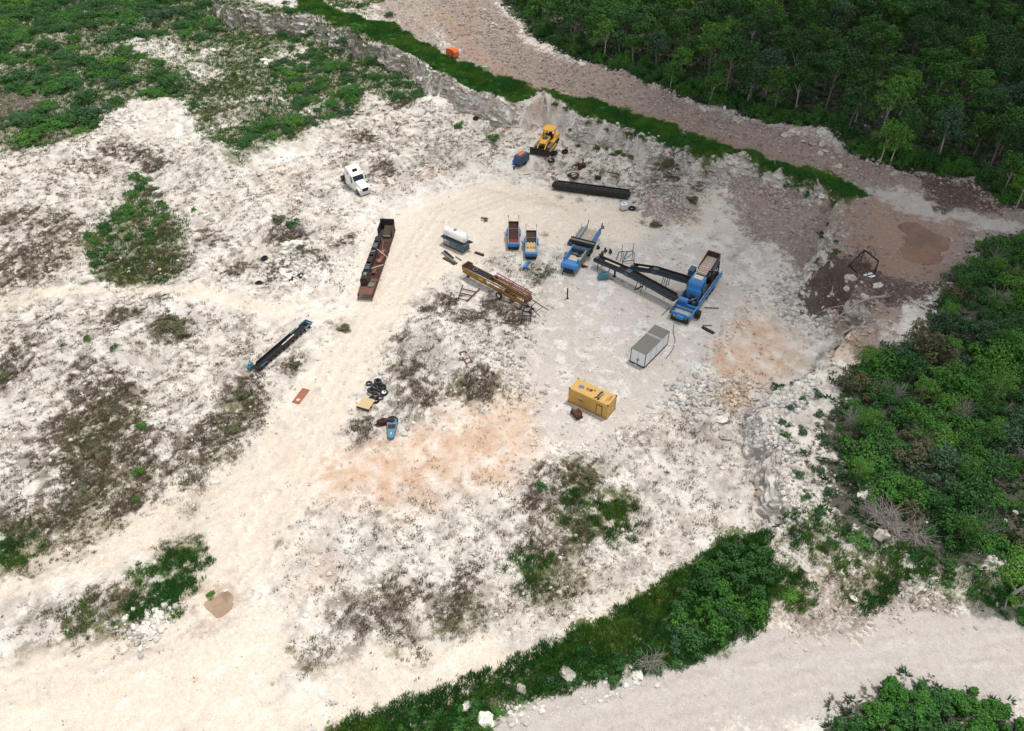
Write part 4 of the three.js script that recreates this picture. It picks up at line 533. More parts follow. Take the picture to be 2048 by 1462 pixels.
const bush = (k, x, z, s, sy, label, group, name = 'bush') => plant(name, pick(k, s), barkGrey, x, z, s, sy, label, 'bush', group, ['stem', 'foliage']);
seed(821);
const scrubP = [[-168.4, -266.5], [-95.6, -266.5], [-79.2, -218.1], [-79.3, -209], [-91.4, -210.1], [-104.2, -209], [-101, -200.4], [-86.2, -194], [-79, -179.1], [-79.5, -173.6], [-88.6, -174.9], [-88.9, -160.8], [-93.7, -152.6], [-100, -150.4], [-111.9, -149.3]];
fill(scrubP, 3.0, 235, (x, z) => { if (G(M.scrub, x, z) < 0.5 && rnd() < 0.85) return; const t = rnd(), k = t < 0.45 ? 'dark' : t < 0.75 ? 'mid' : t < 0.85 ? 'lime' : 'blue'; bush(k, x, z, rr(2.2, 4.6), rr(0.5, 0.85), { dark: 'dark green bush in the dense upper left scrub', mid: 'mid green bush in the dense upper left scrub', lime: 'bright green bush in the dense upper left scrub', blue: 'bluish green bush in the dense upper left scrub' }[k], 'upper left scrub bushes, ' + k, 'scrub_bush'); });
const meadow = [[-66.4, -234], [-57.5, -218.1], [-42, -205.5], [-28.7, -190.8], [-20.6, -174.9], [-23.1, -170.9], [-33.5, -180.5], [-34.8, -173.6], [-35.9, -165.7], [-41.7, -160.8], [-48.6, -152.6], [-53.3, -148.2], [-55, -145], [-56.3, -158.4], [-47.1, -160.8], [-49.1, -176.3], [-58.7, -187.8], [-59.8, -203.8]];
fill(meadow, 2.5, 85, (x, z) => { const t = rnd(), k = t < 0.5 ? 'dark' : t < 0.75 ? 'mid' : t < 0.9 ? 'blue' : 'lime'; bush(k, x, z, rr(1.2, 3.0), rr(0.5, 0.9), { dark: 'dark green bush in the meadow below the long rock face', mid: 'mid green bush in the meadow below the long rock face', lime: 'bright green bush in the meadow below the long rock face', blue: 'bluish green bush in the meadow below the long rock face' }[k], 'meadow bushes, ' + k, 'meadow_bush'); });
const thicket = [[46.5, -77.7], [51.6, -80.8], [55.6, -80.2], [62.2, -89], [68.5, -96.2], [80.3, -108.5], [94.2, -113], [60.4, -48.7], [52.1, -49.4], [46.3, -52.7], [42.4, -56.2], [40.6, -61.4], [42.4, -68.9]];
fill(thicket, 2.7, 165, (x, z) => { const t = rnd(), k = t < 0.34 ? 'dark' : t < 0.66 ? 'mid' : t < 0.78 ? 'blue' : t < 0.9 ? 'lime' : 'olive'; bush(k, x, z, 1.3 + 2.7 * Math.pow(rnd(), 1.3), rr(0.7, 1.4), { dark: 'dark green shrub in the right hand thicket', mid: 'mid green shrub in the right hand thicket', lime: 'bright green shrub in the right hand thicket', blue: 'bluish green shrub in the right hand thicket', olive: 'dull olive shrub in the right hand thicket' }[k], 'right thicket shrubs, ' + k, 'thicket_shrub'); });
fill(thicket, 6.5, 24, (x, z) => { const k = rnd() < 0.5 ? 3 : 5; plant('thicket_tree', TK[k], barkPale, x, z, rr(0.42, 0.62), rr(0.9, 1.1), k === 3 ? 'small dark tree rising from the right hand thicket' : 'small light green tree rising from the right hand thicket', 'tree', k === 3 ? 'dark trees of the right thicket' : 'light trees of the right thicket'); });
fill(thicket, 8, 9, (x, z) => { const m = new THREE.Mesh(twigA, deadWood); m.castShadow = m.receiveShadow = true; m.name = numbered('bare_brush'); m.position.set(x, hAt(x, z), z); m.rotation.y = rnd() * 6; m.scale.set(rr(1.8, 2.8), rr(2, 3.4), rr(1.8, 2.8)); scene.add(m); tag(m, 'bare grey twiggy shrub showing among the right hand thicket', 'brush', 'bare twigs in the right thicket'); });
const edgeP = [[-2.7, -239.8], [0.8, -226.8], [7, -198.7], [12.6, -188], [25.7, -176.7], [35.6, -166.6], [42.1, -160.7], [55, -152.6], [65.2, -142.7], [70.2, -136], [77.5, -134], [87.5, -132.1], [87.6, -123.4], [88.8, -120.3], [90.8, -124.4], [88.8, -129.8], [89, -136.5], [79.7, -139.6], [72.3, -142], [67.5, -149.8], [56.8, -159.7], [44, -167.9], [36.6, -173.3], [27.8, -184.9], [14.2, -194.4], [8.5, -207.4], [2.3, -235.3]];
fill(edgeP, 2.2, 120, (x, z) => { const k = rnd() < 0.6 ? 'dark' : 'mid'; bush(k, x, z, rr(1.5, 2.7), rr(1.0, 1.9), k === 'dark' ? 'dark shrub under the trees along the forest edge' : 'green shrub under the trees along the forest edge', 'forest edge shrubs, ' + k, 'edge_shrub'); });
const bank = [[20.2, -47.2], [23.4, -50.7], [27.9, -51.1], [27.3, -46], [24.5, -40.8], [20.6, -39.1], [18.1, -39.7], [17, -42.5]];
fill(bank, 1.9, 26, (x, z) => bush(rnd() < 0.7 ? 'dark' : 'mid', x, z, rr(1.3, 2.3), rr(1, 1.5), 'dark leafy bush of the clump on the lower green bank', 'bushes of the clump on the lower bank', 'bank_bush'));
const corner = [[30.3, -29.3], [32.4, -33], [37.9, -35], [42.5, -34.5], [46, -32.6], [49.4, -30.7], [47.8, -27.6], [29.5, -26.7]];
const nearB = [bushKind(831, PAL.dark, 2400, 0.13, 9), bushKind(832, PAL.mid, 2400, 0.13, 9)];
fill(corner, 2.3, 22, (x, z) => plant('corner_bush', nearB[(rnd() * 2) | 0], barkGrey, x, z, rr(1.7, 2.4), rr(0.9, 1.25), 'leafy green bush of the clump in the lower right corner', 'bush', 'bushes in the lower right corner', ['stem', 'foliage']));
fill([[-15.2, -30.7], [-11.6, -32.6], [-6, -34.2], [-2.1, -34], [-1.1, -33], [-3, -30.7], [-8, -29.3]], 1.4, 30, (x, z) => bush(rnd() < 0.6 ? 'mid' : 'dark', x, z, rr(0.6, 1.1), 0.6, 'low leafy plant at the foot of the lower green bank', 'low plants of the lower bank', 'low_bush'));
fill([[3.7, -36], [8.8, -37.3], [16.1, -39.7], [19.2, -39.7], [20.5, -38.6], [15.2, -37], [8.6, -35.2]], 1.8, 26, (x, z) => bush(rnd() < 0.6 ? 'dark' : 'blue', x, z, rr(0.6, 1.2), 0.7, 'dark low plant along the road side of the lower bank', 'low plants by the lower road', 'low_bush'));
fill([[-75.2, -116], [-72.3, -125.9], [-72.9, -137], [-71.2, -138.9], [-64.6, -127.7], [-60.4, -117.6], [-62.3, -112.9], [-68, -114.4], [-68.6, -107]], 2.3, 34, (x, z) => bush(rnd() < 0.5 ? 'mid' : rnd() < 0.6 ? 'olive' : 'dark', x, z, rr(0.9, 1.8), 0.8, 'bush of the scrub island left of the white truck', 'bushes of the left scrub island', 'island_bush'));
fill([[13.2, -152.6], [18.4, -152.6], [24.4, -149.3], [27.8, -144], [24.7, -143], [18, -147.2]], 1.6, 16, (x, z) => bush(rnd() < 0.7 ? 'dark' : 'mid', x, z, rr(0.8, 1.3), 0.8, 'dark bush of the row below the bank behind the black beam', 'bushes behind the black beam', 'row_bush'));
fill([[4.6, -169.6], [10.6, -164.5], [11.3, -156.1], [16.3, -151.5], [14, -149.3], [9.1, -156.1], [7.2, -163.2]], 1.9, 10, (x, z) => bush('dark', x, z, rr(0.8, 1.3), 0.8, 'dark bush climbing the rubble slope behind the bulldozer', 'bushes behind the bulldozer', 'slope_bush'));
fill([[55.7, -122.7], [56.4, -119.3], [54.9, -111.4], [53.4, -104.2], [51.4, -104.2], [52.8, -111.4]], 1.5, 8, (x, z) => bush('dark', x, z, rr(0.5, 0.9), 0.8, 'dark tuft on the rim left of the puddle', 'tufts on the rim left of the puddle', 'rim_bush'));
fill([[31.9, -149.2], [39.3, -145.4], [44.3, -141.2], [53.9, -133.6], [61.2, -127.1], [59.6, -124.8], [53.2, -130.8], [43.9, -139.2], [36.3, -140], [30, -142.7]], 1.5, 46, (x, z) => bush(rnd() < 0.6 ? 'dark' : 'mid', x, z, rr(0.5, 1.0), 0.7, 'low bush on the grass strip between rim and upper track', 'bushes on the upper grass strip', 'strip_bush'));
fill([[-55.5, -226.8], [-48.3, -216.4], [-36.5, -207.4], [-21.1, -192.1], [-8.4, -175.5], [3.9, -164.8], [13.4, -161], [24.2, -152.6], [16.1, -154.4], [1.7, -163.5], [-10.4, -170], [-24.6, -190.5], [-43, -208.1], [-54, -218.7]], 1.8, 60, (x, z) => { const k = rnd() < 0.5 ? 'mid' : rnd() < 0.5 ? 'dark' : 'lime'; bush(k, x, z, rr(0.5, 1.3), rr(0.5, 0.9), { mid: 'mid green bush on the grass strip above the long rock face', dark: 'dark bush on the grass strip above the long rock face', lime: 'light green bush on the grass strip above the long rock face' }[k], 'bushes above the long rock face, ' + k, 'strip_bush'); });
fill([[-56.8, -249.1], [-27.2, -249.1], [-26.7, -226.8], [-38.6, -223.5], [-49, -220.7]], 3, 24, (x, z) => bush(rnd() < 0.5 ? 'mid' : 'dark', x, z, rr(1, 2.4), 0.7, 'bush on the plateau beside the top of the upper road', 'bushes beside the top of the upper road', 'plateau_bush'));
fill([[34.8, -70.7], [41.1, -74.4], [44.1, -73.4], [38.9, -56.9], [34.8, -52.7], [32.9, -58.4]], 2.6, 26, (x, z) => bush(rnd() < 0.5 ? 'dark' : 'blue', x, z, rr(0.6, 1.2), 0.8, 'small dark shrub dotted on the pale right bank', 'shrubs dotted on the right bank', 'bank_shrub'));
fill([[35.5, -51.4], [42.1, -51], [49.8, -49.4], [49.8, -45.7], [54.8, -45.1], [53.4, -42.2], [46.6, -45.7], [39.8, -49.1]], 2.4, 20, (x, z) => bush(rnd() < 0.5 ? 'mid' : 'dark', x, z, rr(0.7, 1.4), 0.6, 'low green bush on the bank above the lower right road', 'low bushes above the lower right road', 'verge_bush'));
for (const [x, z, k, s, sy, lab] of [[-48.46, -70.65, 'lime', 1.15, 1.3, 'bright green shrub beside the white stones on the left field'], [-46.45, -63.01, 'lime', 1.0, 1.1, 'bright round shrub left of the main track, upper of two'], [-45.91, -59.03, 'mid', 0.95, 1.1, 'green round shrub left of the main track, lower of two'], [-61.95, -87.10, 'lime', 0.8, 1.5, 'slim light green sapling on the grey stony mound'], [-57.68, -85.54, 'mid', 0.7, 1.4, 'small sapling right of the slim light green one'], [-65.55, -86.32, 'mid', 0.55, 1.2, 'small green plant left on the grey stony mound'], [-73.37, -137.35, 'mid', 1.4, 1, 'green bush at the top of the scrub island'], [-58.63, -125.92, 'lime', 0.7, 1, 'small light green bush between scrub island and truck'], [-70.89, -144.00, 'olive', 2.0, 0.5, 'olive grass mound above the scrub island'], [-39.08, -119.20, 'dark', 2.0, 0.9, 'dark olive shrub behind the white heap'], [-41.49, -120.01, 'olive', 2.0, 0.8, 'olive shrub left behind the white heap'], [-35.48, -109.93, 'olive', 1.3, 0.9, 'olive shrub on the white heap'], [37.69, -79.43, 'dark', 1.5, 1.5, 'dark round shrub standing alone in the rockfall'], [39.94, -79.93, 'olive', 1.0, 1, 'olive shrub right of the dark round shrub'], [-25.38, -91.47, 'olive', 1.5, 0.6, 'grey-olive clump right of the blue ended conveyor'], [-31.52, -83.59, 'olive', 1.3, 0.7, 'grey-olive clump just below the blue ended conveyor'], [-50.39, -90.06, 'olive', 2.6, 0.6, 'wide grey-olive clump in the left field'], [-37.27, -76.93, 'olive', 1.6, 0.7, 'olive clump at the left field edge beside the track'], [-36.72, -70.83, 'olive', 1.8, 0.6, 'olive clump lower on the left field edge'], [3.95, -163.24, 'lime', 1.6, 0.8, 'bright green bush above the bulldozer'], [-4.10, -153.32, 'mid', 1.8, 0.9, 'green bush left of the bulldozer'], [-11.84, -160.80, 'mid', 1.6, 0.8, 'green bush in the gap below the long rock face'], [30.08, -138.93, 'olive', 2.4, 0.8, 'dark olive thorn clump behind the pink pile'], [33.73, -128.57, 'olive', 1.8, 0.8, 'dark olive clump right of the pink pile'], [25.64, -120.51, 'olive', 1.6, 0.6, 'dark clump in front of the pink pile'], [3.44, -60.41, 'dark', 1.0, 0.7, 'dark green bush beside the grey weed patch'], [9.69, -61.97, 'olive', 1.7, 0.7, 'olive clump above the green grass spot'], [-32.79, -46.29, 'lime', 0.7, 0.8, 'light green bush at the brown puddle edge'], [1.23, -93.87, 'dry', 2.2, 0.9, 'round grey weed mound at the end of the yellow conveyor'], [-51.35, -59.26, 'olive', 1.3, 0.6, 'low olive shrub left of the lower round shrub'], [-72.15, -80.45, 'olive', 1.8, 0.8, 'olive shrub at the left frame edge'], [-66.36, -234.01, 'dark', 3, 1, 'dark overgrown bush on the notch of the long rock face'], [-38.70, -176.27, 'mid', 2.4, 0.9, 'green bush at the meadow corner'], [22.39, -43.03, 'blue', 1.6, 0.9, 'bluish leafy bush on the lower green bank'], [17.30, -40.76, 'blue', 1.5, 0.9, 'teal leafy bush on the road side of the bank clump'], [-4.89, -122.50, 'olive', 0.9, 0.5, 'small weed clump behind the white tank'], [29.58, -45.08, 'lime', 1.6, 0.5, 'bright grass mound left of the pink bank'], [-31.96, -212.95, 'dark', 1.8, 0.9, 'round dark bush on the grass strip above the long face'], [-40.64, -218.71, 'dark', 1.6, 0.8, 'dark bush at the top of the grass strip']]) bush(k, x, z, s, sy, lab, null);
seed(851);
for (const [x, z, k] of [[-14.6, -82.3, 1.5], [-12, -76.9, 1.6], [-4.5, -77.9, 1.7], [-20.3, -71.6, 1.5], [-6.5, -93.3, 1.7], [-12.8, -96.1, 1.2], [-1.9, -97.4, 1.5], [-25.3, -141.9, 1.6], [-29.3, -149.3, 1.5], [5.1, -106.3, 1.2], [5.8, -117.6, 1], [4.6, -58.5, 1.6], [-53.3, -67.3, 1.6], [-52.9, -62.4, 1.6], [-53.5, -74.1, 1.5], [-54.1, -58.5, 1.5], [-38.9, -69.1, 1.4], [-43.4, -66.9, 1.5], [-38.7, -57.8, 1.4], [-38.5, -61.2, 1.4], [-59.6, -93.6, 1.5], [-7.8, -45.4, 1.7], [-13.1, -44.4, 1.6], [-16.4, -43, 1.4], [-45.4, -41.7, 1.5], [-43.3, -43.8, 1.5], [-52.9, -116, 1.5], [-56.6, -108.5, 1.6], [3.5, -52.8, 1.5], [-26.8, -52.8, 0.8], [8.5, -54.2, 1.2], [30.6, -136, 1.4], [21, -137, 1.2], [9.1, -130.4, 1], [12.7, -129.1, 1]]) bush('dry', x, z, k * 1.2, 0.55, 'patch of dry grey-brown weeds on the quarry floor', 'dry weed patches', 'weed_clump');

// the tall leaning tree by the lower right road
{ const k = (() => { seed(861); const limbs = [tube([V(0, -0.3, 0), V(0.25, 1.2, 0.1), V(0.9, 2.6, 0.3), V(1.2, 3.8, 0.2)], 0.2, 0.09, 7, 3), tube([V(0.4, 1.5, 0.1), V(-0.5, 2.8, -0.3), V(-1.4, 4.2, -0.4)], 0.11, 0.04, 5, 3), tube([V(0.95, 2.7, 0.3), V(1.6, 3.6, 1), V(2, 4.4, 1.4)], 0.08, 0.03, 5, 2), tube([V(0, 0.1, 0), V(-0.5, 0.05, 0.4), V(-0.9, -0.2, 0.7)], 0.14, 0.05, 5, 2)];
    return { trunk: mergeGeometries(limbs.map(g => g.toNonIndexed())), crown: leafCloud(862, [[1.2, 4.5, 0.2, 1.4, 0.7], [-1.4, 4.6, -0.4, 1.2, 0.7], [2, 4.7, 1.3, 1.1, 0.7], [0, 5.1, -0.8, 1.1, 0.6], [0.4, 4, 1, 0.8, 0.6], [-0.9, 2, 0.8, 0.7, 0.5]], 3600, 0.24, PAL.lime) }; })();
  plant('roadside_tree', k, barkPale, 52.04, -44.19, 1.1, 1, 'bright leaved tree with a pale forked trunk by the lower right road', 'tree', null, ['trunk', 'crown'], 0.4); }
// fallen dead tree over the right bank
{ const [ax, az] = [55.56, -92.99], o = thing('fallen_tree', 'fallen dead grey tree lying over the bank below the soil', 'dead tree', ax, az, Math.PI + 0.28);
  mesh('trunk', tube([V(0, 0.5, 0), V(2.2, 0.5, 0.2), V(4.6, 0.1, 0.1), V(7, -0.8, -0.4), V(10, -2.4, -1.2)], 0.24, 0.05, 7, 4), deadWood, o);
  seed(871); for (let k = 0; k < 7; k++) { const s = rr(2, 6), e = rr(2.5, 5); mesh('branch', tube([V(s, 0.45 - s * 0.08, 0.1), V(s + e * 0.5, -0.2 - s * 0.1, rr(0.5, 1.4) * (k % 2 ? 1 : -0.6)), V(s + e, -1.2 - s * 0.15, rr(1, 2.6) * (k % 2 ? 1 : -0.7))], 0.07, 0.02, 5, 3), deadWood, o); }
  for (let k = 0; k < 4; k++) mesh('root', tube([V(0.1, 0.5, 0), V(-0.4, rr(0.3, 0.9), rr(-0.6, 0.6)), V(-0.8, rr(0.1, 1.2), rr(-0.9, 0.9))], 0.1, 0.03, 5, 2), deadWood, o); }

// grass and weeds too many to count
function tuft(sd, n, spread, h, w, up = 1) {
  seed(sd); const pos = [], idx = []; for (let k = 0; k < n; k++) { const a = rr(0, 6.28), d = spread * Math.sqrt(rnd()), x = Math.cos(a) * d * 0.5, z = Math.sin(a) * d * 0.5, t = rr(0, 6.28), b = pos.length / 3, l = rr(0.6, 1.2) * h; pos.push(x - Math.cos(t) * w, -0.03, z - Math.sin(t) * w, x + Math.cos(t) * w, -0.03, z + Math.sin(t) * w, x + Math.cos(a) * spread * rr(0.4, 1), l * up, z + Math.sin(a) * spread * rr(0.4, 1)); idx.push(b, b + 1, b + 2); }
  const g = new THREE.BufferGeometry(); g.setAttribute('position', new THREE.Float32BufferAttribute(pos, 3)); g.setIndex(idx); g.computeVertexNormals(); return g;
}
const bladeMat = new THREE.MeshStandardMaterial({ color: 0xffffff, roughness: 0.85, side: THREE.DoubleSide });
const tuftG = tuft(901, 9, 0.3, 0.45, 0.05), weedG = tuft(902, 12, 0.22, 0.24, 0.022), leafyG = tuft(903, 9, 0.42, 0.35, 0.13, 0.7);
seed(911);
scatter('grass', tuftG, bladeMat, 60000, (x, z) => { const g = G(M.grass, x, z); return g < 0.12 ? 0 : clamp((g + (S(NB, x / 9, z / 9) * 0.5 + S(NA, x / 13, z / 13) * 0.5 - 0.5) * 2.2 - 0.25) * 1.3); }, () => rr(0.6, 1.35), (x, z, r, c) => { const y = clamp((S(NA, x / 30, z / 30) - 0.42) * 3), b = 0.75 + 0.6 * r; c.setRGB(b * lerp(0.035, 0.10, y), b * lerp(0.15, 0.21, y), b * lerp(0.018, 0.02, y)); }, 'green grass on the rim strip, the lower bank and scattered patches', 'grass');
scatter('meadow_grass', tuftG, bladeMat, 36000, (x, z) => { const g = G(M.scrub, x, z); return g < 0.15 ? 0 : g * clamp(0.2 + (S(NB, x / 9, z / 9) - 0.3) * 2); }, () => rr(0.7, 1.6), (x, z, r, c) => { const y = clamp((S(NA, x / 24, z / 24 + 0.4) - 0.4) * 3), b = 0.7 + 0.6 * r; c.setRGB(b * lerp(0.035, 0.11, y), b * lerp(0.145, 0.165, y), b * lerp(0.02, 0.025, y)); }, 'rough green meadow grass between the left scrub bushes', 'grass');
scatter('undergrowth', leafyG, bladeMat, 24000, (x, z) => G(M.floor, x, z) * 0.9, () => rr(0.8, 2), (x, z, r, c) => { const b = 0.7 + 0.6 * r; c.setRGB(0.03 * b, 0.08 * b, 0.02 * b); }, 'leafy undergrowth between the forest and thicket plants', 'undergrowth');
scatter('dry_weeds', weedG, bladeMat, 100000, (x, z) => { const w = G(M.weed, x, z) + 0.03; return w * Math.pow(clamp((S(NB, x / 12, z / 12) * 0.45 + S(NA, x / 7, z / 7 + 0.3) * 0.3 + S(NB, x / 31, z / 31 + 0.6) * 0.25 - 0.45 + 0.12 * Math.max(0, w - 0.45)) * 5), 1.4) * (1 - 0.9 * G(M.road, x, z)) * (1 - 0.92 * G(M.pad, x, z)) * (1 - G(M.lime, x, z)) * (1 - G(M.floor, x, z)); }, () => 0.45 + 1.1 * Math.pow(rnd(), 2), (x, z, r, c) => { const y = clamp((S(NA, x / 20, z / 20 + 0.7) - 0.45) * 3), b = 0.55 + 0.9 * r; c.setRGB(b * lerp(0.16, 0.12, y), b * lerp(0.118, 0.112, y), b * lerp(0.085, 0.05, y)); }, 'dry grey-brown weeds speckling the quarry floor', 'weeds');
scatter('hay_grass', tuftG, bladeMat, 26000, (x, z) => { const g = G(M.oliv, x, z); return g < 0.1 ? 0 : clamp((g + (S(NB, x / 9, z / 9) * 0.5 + S(NA, x / 13, z / 13) * 0.5 - 0.5) * 2.4 - 0.3) * 1.2); }, () => rr(0.35, 0.9), (x, z, r, c) => { const y = clamp((S(NA, x / 15, z / 15 + 0.2) - 0.42) * 3), b = 0.7 + 0.7 * r; c.setRGB(b * lerp(0.19, 0.12, y), b * lerp(0.155, 0.145, y), b * lerp(0.085, 0.04, y)); }, 'olive and straw coloured grass patches on the quarry floor', 'grass');

// ------------------------------------------------------------------ machines and scrap
const worn = noiseTex(256, 1, (u, v) => { const k = 1 - 0.35 * clamp((S(NB, u, v) - 0.5) * 3) - 0.25 * clamp((S(NA, u * 2, v * 2) - 0.6) * 5); return [k, k * 0.97, k * 0.93]; });
const rusty = noiseTex(256, 1, (u, v) => { const c = [0.13, 0.055, 0.035]; mixc(c, [0.23, 0.105, 0.06], clamp((S(NB, u, v) - 0.45) * 3)); mixc(c, [0.085, 0.04, 0.03], clamp((S(NA, u * 2, v * 2) - 0.55) * 4)); return c; });
const yrust = noiseTex(256, 1, (u, v) => { const c = [0.46, 0.27, 0.045]; mixc(c, [0.16, 0.075, 0.035], clamp((S(NB, u, v) - 0.42) * 4)); mixc(c, [0.07, 0.04, 0.03], clamp((S(NA, u * 3, v * 3) - 0.62) * 5)); return c; });
const dusty = noiseTex(256, 1, (u, v) => { const c = [0.36, 0.29, 0.235]; mixc(c, [0.62, 0.55, 0.49], clamp((S(NB, u, v) - 0.45) * 3)); mixc(c, [0.17, 0.10, 0.07], clamp((S(NA, u * 2, v * 2) - 0.6) * 4)); return c; });
function paint(hex, rough, dust = 0.5, rustA = 0.35) {                    // old paint: dusty, scuffed, rusting in patches
  const k = new THREE.Color(hex), o = (hex % 97) / 97; return mat(0xffffff, rough, 0, { map: noiseTex(128, 1, (u, v) => { const c = [k.r, k.g, k.b]; mixc(c, [0.42, 0.37, 0.32], clamp((S(NB, u + o, v) - 0.42) * 2.6) * dust); mixc(c, [0.11, 0.055, 0.035], clamp((S(NA, u * 2, v * 2 + o) - 0.62) * 6) * rustA * 1.6); const g = 0.82 + 0.36 * S(NF, u, v); return [c[0] * g, c[1] * g, c[2] * g]; }) });
}
const P = {
  white: mat(0xf2f4f5, 0.35, 0, { map: worn }), glass: new THREE.MeshPhysicalMaterial({ color: 0x0a0f14, roughness: 0.08, clearcoat: 1 }), black: paint(0x14161a, 0.7, 0.08, 0.2), belt: mat(0x1a1b1f, 0.85), rubber: mat(0x1b1b1c, 0.9), greyRubber: mat(0x3b3b3c, 0.95), chrome: mat(0xbfc4c8, 0.3, 0.9), steel: mat(0x8a8a88, 0.55, 0.6, { map: worn }),
  blue: paint(0x1478bd, 0.5, 0.2, 0.4), deep: paint(0x0f3f63, 0.55, 0.15, 0.4), teal: paint(0x2a7690, 0.55, 0.25, 0.4), navy: paint(0x123a5c, 0.5, 0.12, 0.25), bluegrey: paint(0x2c4a58, 0.6, 0.2, 0.3), paleblue: paint(0x8fa6b4, 0.6, 0.35, 0.4),
  rust: mat(0xffffff, 0.9, 0, { map: rusty }), rustL: mat(0x9c6253, 0.9, 0, { map: worn }), rustO: mat(0x82370f, 0.85, 0, { map: worn }), redrust: mat(0x46241c, 0.85, 0, { map: worn }), yellow: paint(0xe3a81a, 0.5, 0.3, 0.35), yrust: mat(0xffffff, 0.75, 0, { map: yrust }), brown: mat(0x4a3a30, 0.9, 0, { map: worn }), dust: mat(0xffffff, 0.95, 0, { map: dusty }), wood: mat(0xcdb78e, 0.85, 0, { map: worn }), orange: mat(0xe0703a, 0.5, 0, { map: worn }), roof: mat(0x6f6f69, 0.75, 0, { map: worn }), cwhite: paint(0xdfe6ec, 0.5, 0.2, 0.15), cyellow: paint(0xc79d48, 0.6, 0.3, 0.25), dark: mat(0x25201e, 0.85), grey: mat(0x777470, 0.85, 0, { map: worn }), sand: mat(0xd2c4b4, 0.95, 0, { map: worn }),
};
const pt = (a, b, c) => V(a, b, c);
function tyreGeo(R, w, hole = 0.56) { const h = w / 2, r = R * hole, g = new THREE.LatheGeometry([[r, -h * 0.8], [r * 1.1, -h], [R * 0.9, -h], [R, -h * 0.7], [R, h * 0.7], [R * 0.9, h], [r * 1.1, h], [r, h * 0.8], [r * 0.96, 0], [r, -h * 0.8]].map(p => new THREE.Vector2(...p)), 22); return g; }
function wheel(parent, x, y, z, R, w, rimMat = P.steel) {              // axle along local z
  const g = tyreGeo(R, w); g.rotateX(Math.PI / 2); g.translate(x, y, z); const t = mesh('wheel', g, P.rubber, parent);
  mesh('rim', cylZ(R * 0.55, w * 0.7, x, y, z, 16), rimMat, t); return t;
}
const sheetY = (x0, x1, y, z0, z1, t = 0.06) => B(x1 - x0, t, z1 - z0, (x0 + x1) / 2, y, (z0 + z1) / 2);

{ // ---- white road tractor
  const [ax, az] = [-33.11, -136.38], [bx, bz] = [-28.42, -130.01], d = V(bx - ax, 0, bz - az).normalize(), nx = -d.z, nz = d.x;
  const t = along('truck_tractor', 'white long-nosed sleeper cab truck tractor parked on the pale quarry floor', 'truck', ax - nx * 1.15 - d.x * 0.3, az - nz * 1.15 - d.z * 0.3, bx - nx * 1.15, bz - nz * 1.15);
  for (const z of [-0.42, 0.42]) mesh('frame_rail', B(8.0, 0.28, 0.12, 4.1, 0.85, z), P.black, t);
  mesh('fifth_wheel', [cylY(0.5, 0.12, 1.35, 1.12, 0), B(1.0, 0.14, 0.7, 1.5, 1.02, 0)], P.dark, t);
  for (const x of [0.7, 2.0]) { for (const z of [-0.78, -1.1, 0.78, 1.1]) wheel(t, x, 0.52, z, 0.52, 0.28); mesh('axle', cylZ(0.12, 2.1, x, 0.52, 0, 10), P.dark, t); }
  for (const z of [-1.0, 1.0]) wheel(t, 7.15, 0.52, z, 0.52, 0.32, P.chrome);
  const cab = mesh('cab', prof([[2.75, 0.75], [2.75, 3.55], [2.9, 3.85], [3.4, 3.98], [4.2, 3.75], [5.35, 2.98], [5.95, 2.05], [5.95, 0.75]], 2.4, 0, 0.09), P.white, t);
  mesh('windscreen', bar(pt(5.5, 2.92, 0), pt(6.02, 2.16, 0), 2.1, 0.1), P.glass, cab);
  for (const z of [-1.2, 1.2]) { mesh('side_window', B(0.8, 0.75, 0.08, 5.1, 2.42, z * 1.01), P.glass, cab); mesh('sleeper_window', B(0.45, 0.5, 0.08, 3.75, 2.95, z * 1.01), P.glass, cab); mesh('door', B(1.15, 1.6, 0.05, 5.2, 1.65, z * 1.003), P.white, cab); }
  mesh('roof_window', bar(pt(4.35, 3.8, 0), pt(4.85, 3.46, 0), 1.0, 0.14), P.glass, cab);
  const hood = mesh('hood', prof([[5.95, 0.95], [5.95, 2.06], [6.6, 1.95], [7.7, 1.68], [8.05, 1.45], [8.1, 0.75], [7.9, 0.7]], 1.7, 0, 0.12), P.white, t);
  mesh('grille', B(0.16, 0.66, 1.2, 8.16, 1.18, 0), P.dark, hood);
  for (const z of [-1, 1]) {
    mesh('fender', prof([[6.2, 0.75], [6.35, 1.25], [6.75, 1.42], [7.5, 1.4], [8.0, 1.15], [8.05, 0.75], [7.75, 0.75], [7.65, 1.0], [7.3, 1.12], [6.95, 1.08], [6.65, 0.8]], 0.45, z * 0.98, 0.05), P.white, t);
    mesh('headlight', B(0.16, 0.22, 0.36, 8.0, 1.02, z * 0.95), P.chrome, t);
    mesh('side_fairing', prof([[2.5, 0.32], [2.5, 0.85], [6.1, 0.95], [6.2, 0.32]], 0.16, z * 1.14, 0.03), P.white, t);
    const m = mesh('mirror', B(0.14, 0.62, 0.2, 5.85, 2.3, z * 1.5), P.dark, t); mesh('mirror_arm', rod(pt(5.8, 2.5, z * 1.2), pt(5.85, 2.5, z * 1.5), 0.03), P.dark, m);
    mesh('cab_fairing', B(0.35, 2.3, 0.06, 2.6, 2.2, z * 1.15), P.white, t);
  }
  mesh('bumper', prof([[7.95, 0.3], [7.95, 0.72], [8.3, 0.68], [8.35, 0.35]], 2.4, 0, 0.05), P.chrome, t);
}
